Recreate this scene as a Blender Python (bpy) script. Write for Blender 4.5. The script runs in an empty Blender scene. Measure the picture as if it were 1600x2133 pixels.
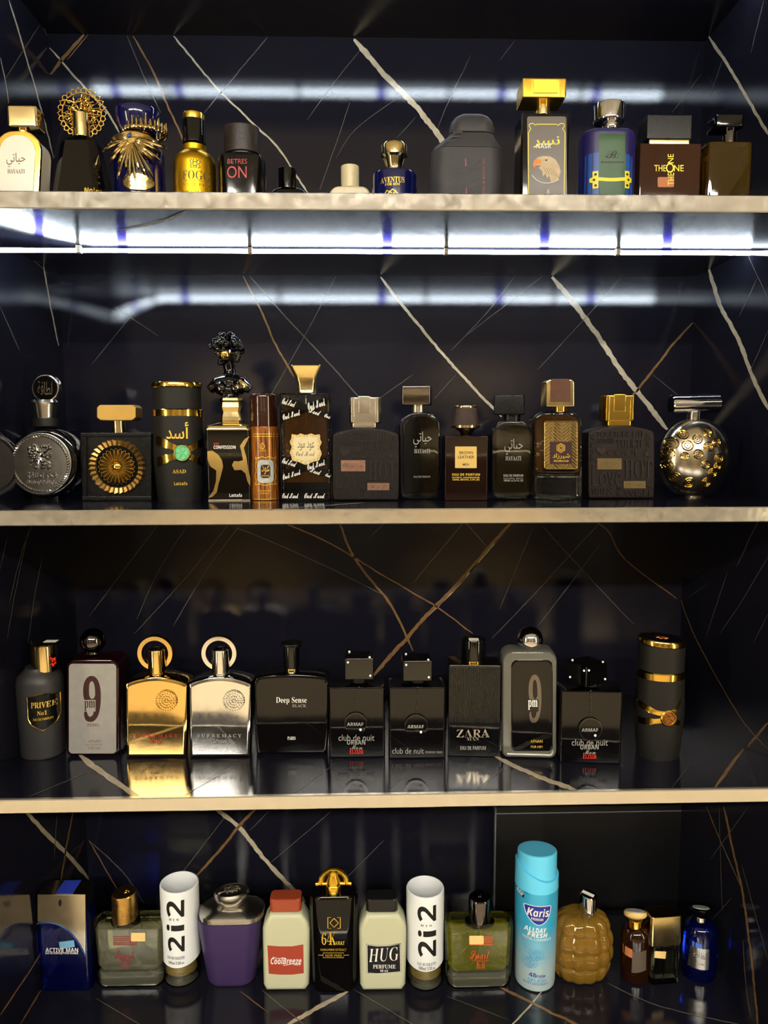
import bpy, bmesh, math, random, unicodedata
from mathutils import Vector, Matrix
from mathutils.bvhtree import BVHTree
random.seed(7)
V = Vector
sc = bpy.context.scene
COL = sc.collection

# ------------------------------------------------------------------ camera
FPX, PITCH, YAW, ROLL = 1483.63, 0.10385, 0.02519, -0.00253
EYE = V((0.0, -0.92, 1.45))
cyw, syw, cpt, spt = math.cos(YAW), math.sin(YAW), math.cos(PITCH), math.sin(PITCH)
RIGHT = V((cyw, -syw, 0)); FWD = V((syw*cpt, cyw*cpt, -spt)); UP = V((syw*spt, cyw*spt, cpt))
cr, sr = math.cos(ROLL), math.sin(ROLL)
R2 = RIGHT*cr + UP*sr; U2 = UP*cr - RIGHT*sr
cam = bpy.data.cameras.new('camera'); cam.sensor_fit = 'HORIZONTAL'; cam.sensor_width = 36
cam.lens = 36*FPX/1600; cam.clip_start = 0.01; cam.clip_end = 50
camo = bpy.data.objects.new('camera', cam); COL.objects.link(camo)
camo.matrix_world = Matrix(((R2.x, U2.x, -FWD.x, EYE.x), (R2.y, U2.y, -FWD.y, EYE.y), (R2.z, U2.z, -FWD.z, EYE.z), (0, 0, 0, 1)))
sc.camera = camo
# ------------------------------------------------------------------ world, exposure
w = bpy.data.worlds.new('world'); sc.world = w; w.use_nodes = True
w.node_tree.nodes['Background'].inputs[0].default_value = (0.9, 0.85, 0.75, 1)
w.node_tree.nodes['Background'].inputs[1].default_value = 0.05
sc.view_settings.view_transform = 'Standard'; sc.view_settings.look = 'None'
sc.view_settings.gamma = 1; sc.view_settings.use_curve_mapping = False
sc.view_settings.exposure = 0.15
sc.cycles.use_denoising = True
sc.cycles.caustics_reflective = False; sc.cycles.caustics_refractive = False
sc.cycles.sample_clamp_indirect = 6
sc.cycles.max_bounces = 7; sc.cycles.diffuse_bounces = 2; sc.cycles.glossy_bounces = 4; sc.cycles.transmission_bounces = 7; sc.cycles.transparent_max_bounces = 10
sc.cycles.use_adaptive_sampling = True; sc.cycles.adaptive_threshold = .07
LED_POWER, LAMP_POWER = 58.0, 150.0

# measured photograph pixel -> point on a real plane of the place
def ray(px, py):
    u, v = px-800, py-1066.5
    return RIGHT*((u*cr+v*sr)/FPX) + FWD - UP*((-u*sr+v*cr)/FPX)
def hit(px, py, ax, val):
    d = ray(px, py); return EYE + d*((val-EYE[ax])/d[ax])

# shelf unit: x range, depth, heights of tops (T) and undersides (Bm)
XL, XR, DEP = -0.527, 0.582, 0.358
S = {0: 1.45+0.6905, 1: 1.45+0.3003, 2: 1.45-0.0919, 3: 1.45-0.4793, 4: 1.45-0.8812}
TH = 0.019

# ------------------------------------------------------------------ materials
def lin(h):
    if isinstance(h, str):
        c = [int(h[i:i+2], 16)/255 for i in (0, 2, 4)]
        return tuple(((x+.055)/1.055)**2.4 if x > .04045 else x/12.92 for x in c)
    return h
MATS = {}
def mat(k, col, m=0, r=.4, t=0, ior=1.45, coat=0, es=0, ec=None, bump=None, var=.05, spec=.5, var_col=None, aniso=0):
    a = bpy.data.materials.new(k); a.use_nodes = True; nt = a.node_tree; n = nt.nodes; b = n['Principled BSDF']
    b.inputs['Base Color'].default_value = (*lin(col), 1)
    b.inputs['Metallic'].default_value = m; b.inputs['Roughness'].default_value = r
    b.inputs['IOR'].default_value = ior; b.inputs['Transmission Weight'].default_value = t
    b.inputs['Coat Weight'].default_value = coat; b.inputs['Coat Roughness'].default_value = .04
    b.inputs['Specular IOR Level'].default_value = spec
    if es:
        b.inputs['Emission Color'].default_value = (*lin(ec or col), 1); b.inputs['Emission Strength'].default_value = es
    tc = n.new('ShaderNodeTexCoord')
    if var and not t:
        nz = n.new('ShaderNodeTexNoise'); nz.inputs['Scale'].default_value = 90; nz.inputs['Detail'].default_value = 4
        nt.links.new(tc.outputs['Object'], nz.inputs['Vector'])
        mr = n.new('ShaderNodeMapRange'); mr.inputs[3].default_value = max(0, r-var); mr.inputs[4].default_value = min(1, r+var)
        nt.links.new(nz.outputs[0], mr.inputs[0]); nt.links.new(mr.outputs[0], b.inputs['Roughness'])
        if var_col:
            mx = n.new('ShaderNodeMix'); mx.data_type = 'RGBA'
            mx.inputs[6].default_value = (*lin(col), 1); mx.inputs[7].default_value = (*lin(var_col), 1)
            nt.links.new(nz.outputs[0], mx.inputs[0]); nt.links.new(mx.outputs[2], b.inputs['Base Color'])
    if bump:
        nb = n.new('ShaderNodeTexNoise'); nb.inputs['Scale'].default_value = bump[0]; nb.inputs['Detail'].default_value = 3
        nt.links.new(tc.outputs['Object'], nb.inputs['Vector'])
        bp = n.new('ShaderNodeBump'); bp.inputs['Strength'].default_value = bump[1]; bp.inputs['Distance'].default_value = .001
        nt.links.new(nb.outputs[0], bp.inputs['Height']); nt.links.new(bp.outputs[0], b.inputs['Normal'])
    MATS[k] = a
    return a
mat('marble', '101019', r=.05, bump=(1100, .045), var=.015, var_col='16161f', spec=.5)
mat('marble_satin', '101019', r=.19, bump=(900, .10), var=.03, var_col='16161f', spec=.5)
mat('vein_cream', 'c0b49c', r=.12, bump=(900, .05), var_col='857860')
mat('vein_rust', '86663e', r=.12, bump=(900, .05), var_col='543c26')
mat('vein_fine', '4e4a44', r=.12, bump=(900, .05))
mat('trim', 'd8d2c4', m=.86, r=.17, bump=(120, .05), var=.1)
mat('led', 'ffffff', es=LED_POWER, ec=(.78, .9, 1))
mat('led_blue', '4040ff', es=LED_POWER*.45, ec=(.16, .16, 1))
mat('gold', 'dcb452', m=1, r=.14); mat('gold_pale', 'e2cc92', m=1, r=.14); mat('gold_satin', 'd2a51e', m=1, r=.33)
mat('gold_bright', 'f4c848', m=1, r=.24); mat('gold_bronze', 'cfa75e', m=1, r=.28); mat('gold_glitter', 'c9a358', m=1, r=.36, bump=(2500, .6))
mat('chrome', 'dcdcde', m=1, r=.08); mat('silver_satin', 'c4c0b8', m=1, r=.24); mat('mirror_gold', 'e2c078', m=1, r=.06); mat('mirror_silver', 'dcdcda', m=1, r=.06); mat('chrome_dark', '6a6666', m=1, r=.08); mat('steel_warm', 'c8beaa', m=1, r=.2)
mat('black_gloss', '050506', r=.07, coat=.15); mat('black_satin', '0a0a0b', r=.28, spec=.3); mat('black_matte', '151412', r=.5, spec=.3); mat('grey_matte', '2b2a2b', r=.5)
mat('charcoal_soft', '343438', r=.5, spec=.35); mat('black_soft', '17130f', r=.5, spec=.2); mat('brown_soft', '1a110e', r=.5, spec=.2); mat('emboss', '1c1612', r=.3, spec=.5)
mat('black_glass', '060506', r=.05, spec=.42); mat('maroon_glass', '180406', r=.05, spec=.42); mat('brown_glass', '160808', r=.05, spec=.42)
mat('yellow_liquid', 'f4f060', t=.86, r=.02, ior=1.12); mat('pale_liquid', 'f6f2c4', t=.89, r=.02, ior=1.12)
mat('amber_liquid', 'ffdf90', t=.76, r=.02, ior=1.12); mat('brown_liquid', '7a4e22', t=.75, r=.03, ior=1.12); mat('grey_liquid', '8c8c88', t=.9, r=.02, ior=1.12)
mat('blue_glass', '1434d8', t=.97, r=.02, ior=1.45); mat('base_glass', 'f0eedc', t=.88, r=.08, ior=1.3); mat('honey_thick', 'f2ba4c', t=.84, r=.02, ior=1.4); mat('thick_glass', 'f2f5f0', t=1, r=.02, ior=1.48); mat('amber_glass', '8a6a1c', t=.88, r=.03, ior=1.45); mat('cognac_glass', '5a3018', t=.7, r=.03, ior=1.45)
mat('dark_amber', '2a1206', t=.5, r=.04, ior=1.45)
mat('frost_glass', 'c6c8a8', r=.42, t=.25, ior=1.4); mat('royal_blue', '0a1048', r=.1, coat=.8); mat('navy_gloss', '0a0c40', r=.12, coat=.7)
mat('white_gloss', 'd8d2c4', r=.22, coat=.3); mat('white_plastic', 'd6dadc', r=.3); mat('cream', 'd0c49c', r=.28, coat=.3); mat('paper', 'e4e2da', r=.6)
mat('brown_wood', '1e1512', r=.4, bump=(400, .3)); mat('leather', '3a281f', r=.5, bump=(1400, .8), var_col='2a1c16'); mat('leather_tan', '5a3520', r=.5, bump=(1400, .7), var_col='462818')
mat('choc_gloss', '2e140b', r=.12, coat=.7); mat('red_print', 'a81e20', r=.4); mat('red_bright', 'd8281c', r=.4); mat('white_print', 'd8d6d0', r=.45); mat('grey_print', '8a8884', r=.4)
mat('gold_print', 'd8b43c', r=.35, m=.4); mat('yellow_print', 'd8cc30', r=.4); mat('brown_print', '5a4a30', r=.5); mat('black_print', '0a0a0a', r=.45); mat('tan_label', 'c9a85a', r=.45)
mat('taupe', '4c443a', r=.3); mat('green_paint', '2e5232', r=.4); mat('blue_paint', '1a4a98', r=.35); mat('violet_paint', '201a55', r=.35)
mat('grey_label', '8d8a86', r=.35, var_col='7c7a76'); mat('purple_paint', '2e2046', r=.42, var_col='382852', bump=(300, .1)); mat('brick_plastic', '8c3a22', r=.25, coat=.3)
mat('brick_label', '943a28', r=.4); mat('black_plastic', '141415', r=.3); mat('orange_sticker', 'b06a3c', r=.5); mat('gem_green', '3aa06a', r=.25, var_col='8ad8a0'); mat('rose_metal', 'd8a898', m=1, r=.22)
mat('silver_glitter', 'e8ece8', r=.3, var_col='6a726a', bump=(1500, 1)); mat('copper', '9a5f3c', m=1, r=.35); mat('blue_patch', '2a3ca8', r=.3); mat('sky_sticker', '6aa0c0', r=.5); mat('maroon_label', '2a0a0c', r=.35)
mat('can_cap', '5ac0e6', r=.25, coat=.3); mat('badge_blue', '1c2c8c', r=.3); mat('gem_clear', 'ffffff', r=.05, spec=1); mat('beige_plastic', 'd6b878', r=.35)
mat('blue_sticker', '4a6ec8', r=.45); mat('eagle_white', 'c8b898', r=.5, var_col='a08c70'); mat('beak', 'c87a2c', r=.5); mat('box_board', '070709', r=.38, bump=(1800, .35)); mat('box_edge', '5a5a60', r=.5)
mat('glass_tube', 'cfcab8', r=.2); mat('pale_blue_wave', '3d8fb8', r=.3); mat('red_print_dim', '8a2a34', r=.4); mat('orange_print', 'c8502a', r=.4)
mat('floor_tile', 'b0a082', r=.5); mat('cabinet_back', 'a08c68', r=.6); mat('added_dark_slab', '1c1a1a', r=.9); mat('shop_wall', '4c463e', r=.7); mat('shop_ceiling', 'd0ccc4', r=.8); mat('lamp_glow', 'fff0d0', es=LAMP_POWER, ec=(1, .93, .82)); mat('lamp_frame', 'b0b0b0', r=.4)
mat('cabinet_dark', '241a14', r=.4); mat('warm_strip', 'ffd070', es=6, ec=(1, .78, .4)); mat('column_glow', 'ffe0a0', es=62, ec=(1, .86, .58)); mat('cabinet_tan', '8a7450', r=.5); mat('magenta_cloth', '8a2044', r=.8)

def shell(k, tint):      # thin clear wall of a bottle: Fresnel mirror over a transparent tint
    a = bpy.data.materials.new(k); a.use_nodes = True; nt = a.node_tree; n = nt.nodes; n.clear()
    o = n.new('ShaderNodeOutputMaterial'); mx = n.new('ShaderNodeMixShader'); fr = n.new('ShaderNodeFresnel'); fr.inputs[0].default_value = 1.5
    tr = n.new('ShaderNodeBsdfTransparent'); gl = n.new('ShaderNodeBsdfGlossy'); gl.inputs['Roughness'].default_value = .03; tc = n.new('ShaderNodeTexCoord'); nz = n.new('ShaderNodeTexNoise'); nz.inputs['Scale'].default_value = 60
    bp = n.new('ShaderNodeBump'); bp.inputs['Strength'].default_value = .12; bp.inputs['Distance'].default_value = .002
    tr.inputs[0].default_value = (*lin(tint), 1)
    for p, q in ((tc.outputs['Object'], nz.inputs['Vector']), (nz.outputs[0], bp.inputs['Height']), (bp.outputs[0], gl.inputs['Normal']), (bp.outputs[0], fr.inputs['Normal']), (fr.outputs[0], mx.inputs[0]), (tr.outputs[0], mx.inputs[1]), (gl.outputs[0], mx.inputs[2]), (mx.outputs[0], o.inputs[0])): nt.links.new(p, q)
    MATS[k] = a
shell('clear_glass', 'f2f4ec'); shell('honey_glass', 'f4dca8')
def wood_can(k):
    a = mat(k, '7a4216', r=.2, coat=.5, var=0); nt = a.node_tree; n = nt.nodes; b = n['Principled BSDF']
    tc = n.new('ShaderNodeTexCoord'); mp = n.new('ShaderNodeMapping'); mp.inputs['Scale'].default_value = (900, 900, 30)
    nz = n.new('ShaderNodeTexNoise'); nz.inputs['Scale'].default_value = 1; nz.inputs['Detail'].default_value = 4
    rp = n.new('ShaderNodeValToRGB'); rp.color_ramp.elements[0].color = (*lin('4a220a'), 1); rp.color_ramp.elements[1].color = (*lin('b06a26'), 1)
    rp.color_ramp.elements[0].position = .38; rp.color_ramp.elements[1].position = .64
    nt.links.new(tc.outputs['Object'], mp.inputs[0]); nt.links.new(mp.outputs[0], nz.inputs[0]); nt.links.new(nz.outputs[0], rp.inputs[0]); nt.links.new(rp.outputs[0], b.inputs['Base Color'])
wood_can('wood_can')
def grad_can(k, z0, z1):   # printed colour of the deodorant can, cyan above and pale silver below
    a = mat(k, '2b9cc4', r=.24, coat=.4, m=.25, var=0); nt = a.node_tree; n = nt.nodes; b = n['Principled BSDF']
    tc = n.new('ShaderNodeTexCoord'); sp = n.new('ShaderNodeSeparateXYZ'); mr = n.new('ShaderNodeMapRange'); mr.inputs[1].default_value = z0; mr.inputs[2].default_value = z1
    rp = n.new('ShaderNodeValToRGB'); rp.color_ramp.elements[0].color = (*lin('a9c0c4'), 1); rp.color_ramp.elements[1].color = (*lin('38a8d4'), 1)
    nt.links.new(tc.outputs['Object'], sp.inputs[0]); nt.links.new(sp.outputs[2], mr.inputs[0]); nt.links.new(mr.outputs[0], rp.inputs[0]); nt.links.new(rp.outputs[0], b.inputs['Base Color'])
grad_can('can_print', .03, .11)

# ------------------------------------------------------------------ mesh helpers
def mk(name, verts, faces, m, parent=None, ang=35, mi=None, recalc=True):
    me = bpy.data.meshes.new(name); me.from_pydata([tuple(v) for v in verts], [], faces)
    for k in (m if isinstance(m, (list, tuple)) else [m]): me.materials.append(MATS[k])
    if mi: me.polygons.foreach_set('material_index', mi)
    if recalc:
        bm = bmesh.new(); bm.from_mesh(me); bmesh.ops.recalc_face_normals(bm, faces=bm.faces); bm.to_mesh(me); bm.free()
    me.polygons.foreach_set('use_smooth', [True]*len(me.polygons)); me.set_sharp_from_angle(angle=math.radians(ang)); me.update()
    o = bpy.data.objects.new(name, me); COL.objects.link(o)
    if len(me.polygons) > 5:      # keeps big flat faces flat beside their rounded edges
        wn = o.modifiers.new('n', 'WEIGHTED_NORMAL'); wn.keep_sharp = True
    if parent: o.parent = parent
    return o
def tag(o, label=None, cat=None, group=None, kind=None):
    for k, v in (('label', label), ('category', cat), ('group', group), ('kind', kind)):
        if v: o[k] = v
    return o
def empty(name, loc, rz=0):
    o = bpy.data.objects.new(name, None); o.location = loc; o.rotation_euler = (0, 0, rz); o.empty_display_size = .02; COL.objects.link(o); return o
class Mesh:
    def __init__(s): s.v = []; s.f = []; s.mi = []
    def add(s, v, f, mi=0):
        k = len(s.v); s.v += [V(x) for x in v]; s.f += [[i+k for i in q] for q in f]; s.mi += [mi]*len(f)
    def box(s, a, b, mi=0):
        x0, y0, z0 = a; x1, y1, z1 = b
        s.add([(x0, y0, z0), (x1, y0, z0), (x1, y1, z0), (x0, y1, z0), (x0, y0, z1), (x1, y0, z1), (x1, y1, z1), (x0, y1, z1)],
              [(0, 3, 2, 1), (4, 5, 6, 7), (0, 1, 5, 4), (1, 2, 6, 5), (2, 3, 7, 6), (3, 0, 4, 7)], mi)
    def tube(s, pts, rad, n=8, closed=False, mi=0, mis=None):
        pts = [V(p) for p in pts]; N = len(pts); R = rad if isinstance(rad, (list, tuple)) else [rad]*N
        k = len(s.v); up = None
        for i, p in enumerate(pts):
            t = (pts[(i+1) % N]-pts[i-1]) if closed else (pts[min(i+1, N-1)]-pts[max(i-1, 0)])
            t.normalize()
            if up is None: up = V((0, 1, 0)) if abs(t.y) < .9 else V((1, 0, 0))
            a = (up-t*up.dot(t)).normalized(); b = t.cross(a); up = a
            for j in range(n):
                q = 2*math.pi*j/n; s.v.append(p+(a*math.cos(q)+b*math.sin(q))*R[i])
        for i in range(N if closed else N-1):
            for j in range(n):
                i2 = (i+1) % N; j2 = (j+1) % n
                s.f.append([k+i*n+j, k+i*n+j2, k+i2*n+j2, k+i2*n+j]); s.mi.append(mis[i] if mis else mi)
        if not closed:
            s.f.append([k+j for j in range(n)][::-1]); s.f.append([k+(N-1)*n+j for j in range(n)]); s.mi += [mi, mi]
    def ball(s, c, r, n=8, mi=0, sc3=(1, 1, 1)):
        c = V(c); k = len(s.v); m = max(3, n//2)
        s.v.append(c+V((0, 0, r*sc3[2])))
        for i in range(1, m):
            a = math.pi*i/m
            for j in range(n):
                q = 2*math.pi*j/n; s.v.append(c+V((r*sc3[0]*math.sin(a)*math.cos(q), r*sc3[1]*math.sin(a)*math.sin(q), r*sc3[2]*math.cos(a))))
        s.v.append(c-V((0, 0, r*sc3[2]))); e = len(s.v)-1
        for j in range(n):
            j2 = (j+1) % n; s.f.append([k, k+1+j, k+1+j2]); s.f.append([e, e-n+j2, e-n+j]); s.mi += [mi, mi]
            for i in range(m-2):
                s.f.append([k+1+i*n+j, k+1+(i+1)*n+j, k+1+(i+1)*n+j2, k+1+i*n+j2]); s.mi.append(mi)
    def obj(s, name, m, parent=None, ang=35, recalc=True): return mk(name, s.v, s.f, m, parent, ang, s.mi, recalc)

def section(w, d, r, n=7):
    pts = []
    for i in range(4):
        for j in range(n):
            if r == 'o':
                a = math.pi/2*(i+(j+.5)/n); pts.append((w/2*math.cos(a), d/2*math.sin(a)))
            else:
                rr = min(r, w/2-.01, d/2-.01); a = math.pi/2*(i+j/(n-1)); sx = (1, -1, -1, 1)[i]; sy = (1, 1, -1, -1)[i]
                pts.append((sx*(w/2-rr)+rr*math.cos(a), sy*(d/2-rr)+rr*math.sin(a)))
    return pts

# ------------------------------------------------------------------ writing
BOLD, SCRIPT, SANSB, BITAL, SBI = (0x1D400, 0x1D41A, 0x1D7CE), (0x1D4D0, 0x1D4EA, 0x1D7CE), (0x1D5D4, 0x1D5EE, 0x1D7EC), (0x1D468, 0x1D482, 0x1D7CE), (0x1D63C, 0x1D656, 0x1D7EC)
def sty(s, st):
    if not st: return s
    o = ''
    for c in s:
        if 'A' <= c <= 'Z': o += chr(st[0]+ord(c)-65)
        elif 'a' <= c <= 'z': o += chr(st[1]+ord(c)-97)
        elif '0' <= c <= '9': o += chr(st[2]+ord(c)-48)
        else: o += c
    return o
def ar(wd):
    NC = 'اأدذرزوة '; o = ''
    for i, c in enumerate(wd):
        if c == ' ': o += c; continue
        p = i > 0 and wd[i-1] not in NC; q = i < len(wd)-1 and wd[i+1] != ' ' and c not in NC
        o += unicodedata.lookup(unicodedata.name(c)+(' MEDIAL' if p and q else ' FINAL' if p else ' INITIAL' if q else ' ISOLATED')+' FORM')
    return o[::-1]
TCACHE = {}
GL = {}      # outlines of the serif, script and bold letters: advance|contour|contour..., thousandths of an em
GL = {
' ': '278',
'%': '680|502 222 558 199 581 143 558 87 502 64 446 87 423 143 446 199|502 296 425 275 370 220 349 143 370 66 425 11 502 -10 579 11 634 66 655 143 634 220 579 275|602 691 527 691 78 -10 153 -10|178 690 101 669 46 614 25 537 46 460 101 405 178 384 255 405 310 460 331 537 310 614 255 669|178 616 234 593 257 537 234 481 178 458 122 481 99 537 122 593',
'.': '219|109 111 67 93 49 51 67 9 109 -9 151 9 169 51 151 93',
'\U0001d400': '650|-13 0 -13 27 13 32 35 45 54 71 73 111 307 694 334 693 572 129 594 83 612 51 632 33 660 27 660 0 341 0 341 27 402 37 422 68 418 88 406 121 376 197 154 197 117 105 114 97 113 88 111 78 111 72 129 38 184 27 190 27 190 0|169 239 360 239 263 475',
'\U0001d401': '659|24 0 24 26 67 33 93 48 107 77 111 122 111 549 109 587 103 614 92 633 76 645 53 651 23 653 23 678 328 678 474 661 561 609 590 522 572 450 518 399 427 368 536 332 601 275 623 196 615 139 592 90 553 52 499 23 433 6 354 0|271 375 280 375 348 383 392 406 416 448 424 514 418 573 401 614 370 638 322 646 294 643 280 633 273 613 271 582|330 36 385 45 422 73 436 103 445 142 448 191 444 241 432 280 413 309 384 328 344 340 294 344 271 344 271 97 274 68 284 50 301 39',
'\U0001d402': '697|382 -16 318 -11 259 4 205 30 157 64 116 106 83 156 59 212 44 273 39 340 44 406 59 467 84 523 117 572 158 613 207 648 261 673 321 688 386 693 434 689 488 676 547 655 562 650 577 648 607 659 624 693 650 693 650 459 625 459 599 517 568 566 531 606 489 636 443 654 395 660 294 624 234 516 214 337 236 169 303 69 414 35 454 38 494 49 533 67 571 91 606 121 638 158 666 132 589 50 494 0',
'\U0001d403': '738|30 0 30 26 69 32 94 44 106 69 110 111 110 557 105 606 91 635 64 648 22 653 22 678 330 678 440 668 532 639 604 590 655 523 687 439 697 339 657 151 538 38 340 0|331 36 391 44 439 70 476 112 501 171 517 247 522 341 501 510 438 611 332 645 301 641 282 631 274 609 271 573 271 107 274 72 282 51 300 40',
'\U0001d404': '658|21 0 21 25 65 30 93 44 107 72 112 116 112 549 107 603 93 634 66 648 24 653 24 678 594 678 594 476 571 476 559 532 537 575 507 605 465 625 411 637 345 641 317 640 298 638 285 632 277 621 273 603 272 578 272 366 288 366 346 375 386 401 405 428 419 466 429 514 453 514 453 176 428 176 420 229 407 270 386 299 359 318 322 328 276 331 272 331 272 100 275 69 286 52 307 44 343 41 389 43 430 48 467 58 513 79 552 112 585 156 612 213 640 213 599 0',
'\U0001d405': '602|23 0 23 26 67 34 93 50 107 79 111 125 111 558 106 603 92 630 64 645 21 653 21 678 586 678 586 476 562 476 549 532 529 574 501 605 462 626 428 635 389 640 342 642 316 641 298 640 285 635 277 627 272 614 271 593 271 368 283 368 340 377 381 403 400 430 414 468 423 516 450 516 450 176 424 176 415 229 401 270 382 299 341 324 281 333 271 333 271 120 273 88 280 64 292 46 312 35 342 29 382 26 382 0',
'\U0001d406': '756|399 -15 330 -10 267 5 211 29 161 62 119 104 86 153 61 209 46 272 41 341 46 408 61 469 86 524 119 573 160 614 208 648 261 673 320 688 383 693 436 689 492 677 550 656 564 651 577 649 592 652 604 660 614 673 624 693 651 693 651 458 625 458 600 515 569 564 532 604 490 635 445 654 398 660 297 624 237 517 217 339 223 243 240 163 268 101 306 55 354 28 410 19 458 24 489 41 505 68 510 106 510 190 505 229 490 254 460 266 410 271 410 295 745 295 745 271 704 266 680 254 668 230 664 191 664 43 576 11 488 -9',
'\U0001d407': '779|23 0 23 26 67 32 93 47 107 75 111 120 111 564 106 605 93 631 66 646 24 653 24 678 360 678 360 653 328 649 304 643 288 633 278 618 273 595 271 564 271 373 509 373 509 564 507 595 502 618 493 633 477 643 453 649 420 653 420 678 755 678 755 653 712 646 686 632 673 606 669 564 669 120 673 77 687 49 712 33 755 26 755 0 420 0 420 26 463 32 490 46 504 73 509 120 509 329 271 329 271 120 275 75 289 47 316 32 360 26 360 0',
'\U0001d408': '388|20 0 20 26 63 34 91 48 107 73 112 112 112 576 107 614 94 637 67 648 20 653 20 678 364 678 364 653 319 648 292 637 277 614 272 576 272 115 274 87 279 66 289 50 307 39 332 31 366 26 366 0',
'\U0001d40a': '760|24 0 24 26 68 32 94 47 108 75 112 120 112 564 107 605 94 632 67 647 25 653 25 678 361 678 361 653 329 649 305 643 289 633 279 618 274 595 272 564 272 348 478 556 509 593 519 623 498 646 433 653 433 678 723 678 723 653 710 653 650 640 584 601 513 537 403 424 690 69 708 50 725 37 746 29 773 26 773 0 418 0 418 26 438 26 456 27 469 28 479 31 493 40 497 51 491 70 471 98 297 318 272 295 272 120 277 75 290 47 317 32 361 26 361 0',
'\U0001d40b': '635|23 0 23 26 67 32 93 47 107 75 111 120 111 564 106 606 93 633 66 647 24 653 24 678 372 678 372 653 336 651 310 646 291 636 280 620 273 597 271 564 271 123 272 92 276 70 284 55 298 47 318 42 348 41 393 43 434 49 469 59 513 83 551 119 572 149 591 187 609 230 636 230 598 0',
'\U0001d40c': '944|21 0 21 26 64 32 92 47 107 74 112 118 112 569 110 598 105 619 95 634 79 644 55 650 22 653 22 678 275 678 472 212 669 678 919 678 919 653 878 645 853 630 839 604 834 563 834 127 836 90 841 64 851 45 866 35 888 29 918 26 918 0 589 0 589 26 621 30 644 37 660 48 670 66 675 90 677 124 677 594 429 0 402 0 157 579 157 119 162 72 178 44 207 30 252 26 252 0',
'\U0001d40d': '735|600 -16 159 521 159 117 163 73 177 46 203 32 248 26 248 0 27 0 27 26 58 29 81 35 96 45 106 62 111 85 113 117 113 578 73 626 54 645 42 650 27 653 27 678 233 678 582 251 582 562 580 594 575 617 565 632 549 643 526 649 493 653 493 678 714 678 714 653 671 647 645 633 632 605 628 561 628 -16',
'\U0001d40e': '782|388 -16 340 -13 294 -4 251 11 211 31 174 56 141 86 111 120 87 158 67 199 53 243 44 290 41 339 44 388 53 434 67 479 87 520 111 557 141 592 175 621 212 647 254 667 298 682 345 691 395 694 443 691 489 682 532 668 572 648 609 623 642 594 671 560 696 522 716 481 730 436 739 389 742 339 739 290 730 243 716 199 695 158 671 120 641 86 607 56 570 31 529 11 484 -4 437 -13|394 18 489 54 546 161 565 339 560 436 544 516 518 579 482 624 438 651 387 660 292 624 235 517 216 339 221 243 237 163 264 100 300 54 343 27',
'\U0001d40f': '622|23 0 23 26 67 32 93 47 107 75 111 120 111 564 106 605 93 631 66 646 24 653 24 678 318 678 395 675 456 668 500 655 546 628 580 592 602 547 609 494 602 441 581 396 546 358 497 329 435 312 360 306 271 306 271 120 275 75 289 47 316 32 360 26 360 0|271 342 300 342 363 351 405 376 427 422 435 490 429 558 410 605 375 633 322 642 297 639 282 631 274 616 271 593',
'\U0001d411': '704|23 0 23 26 67 32 93 47 107 75 111 120 111 564 106 605 93 631 66 646 24 653 24 678 323 678 415 673 489 658 547 634 588 599 613 554 621 498 604 425 553 370 469 333 643 75 659 53 674 38 690 29 712 26 715 26 715 0 504 0 300 316 271 316 271 120 275 75 289 47 316 32 360 26 360 0|271 348 303 348 370 357 417 385 436 414 448 452 452 500 439 579 400 626 334 642 301 639 282 629 274 609 271 574',
'\U0001d412': '581|64 -16 64 235 93 235 112 169 136 115 166 74 202 45 244 28 293 22 344 30 383 54 407 89 415 133 406 174 379 209 335 238 242 284 189 313 147 344 115 376 92 411 79 450 74 494 81 551 100 600 131 639 172 669 220 688 275 694 307 692 342 687 379 679 420 667 434 664 440 662 446 662 467 670 477 694 505 694 505 475 480 475 462 528 437 573 406 610 370 639 330 656 289 662 243 655 208 635 185 604 178 566 185 530 204 501 236 476 281 451 377 406 431 377 473 347 502 315 521 280 531 241 535 198 527 138 505 86 468 43 418 12 378 -3 334 -12 286 -15 261 -14 236 -12 211 -7 187 1 164 9 147 14 134 17 126 18 112 16 103 11 97 0 91 -16',
'\U0001d413': '630|137 0 137 26 183 31 212 46 227 75 232 120 232 645 222 645 173 640 131 625 97 601 71 567 53 524 43 473 16 473 16 678 611 678 611 472 586 472 558 568 496 626 400 645 392 645 392 120 397 73 412 45 440 31 488 26 488 0',
'\U0001d414': '733|369 -19 286 -12 219 8 170 43 136 91 116 154 109 231 109 564 104 605 91 631 64 646 22 653 22 678 358 678 358 653 325 649 302 643 285 633 275 618 271 595 269 564 269 208 273 154 284 110 303 77 346 44 409 33 506 56 565 124 584 237 584 563 579 604 565 631 537 645 489 653 489 678 706 678 706 653 668 644 645 628 633 602 629 563 629 270 622 176 601 102 566 48 515 11 450 -12',
'\U0001d415': '637|316 -19 66 567 50 600 34 626 12 644 -21 653 -21 678 314 678 314 653 274 651 248 644 232 630 227 610 230 591 240 563 385 213 518 562 525 587 528 609 523 630 509 643 483 650 445 653 445 678 658 678 658 653 630 649 608 637 589 612 569 570 342 -19',
'\U0001d417': '701|17 0 17 26 59 34 98 58 134 99 288 310 116 575 92 609 71 633 49 648 24 653 21 653 21 678 363 678 363 653 341 653 298 644 283 618 287 601 300 578 394 431 479 556 498 590 505 616 488 643 436 653 436 678 682 678 682 653 677 653 636 647 600 630 566 599 531 556 418 394 615 85 633 60 650 41 667 30 687 26 691 26 691 0 355 0 355 26 362 26 414 35 432 61 426 85 409 118 312 272 205 120 190 93 185 67 204 36 259 26 259 0',
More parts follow.
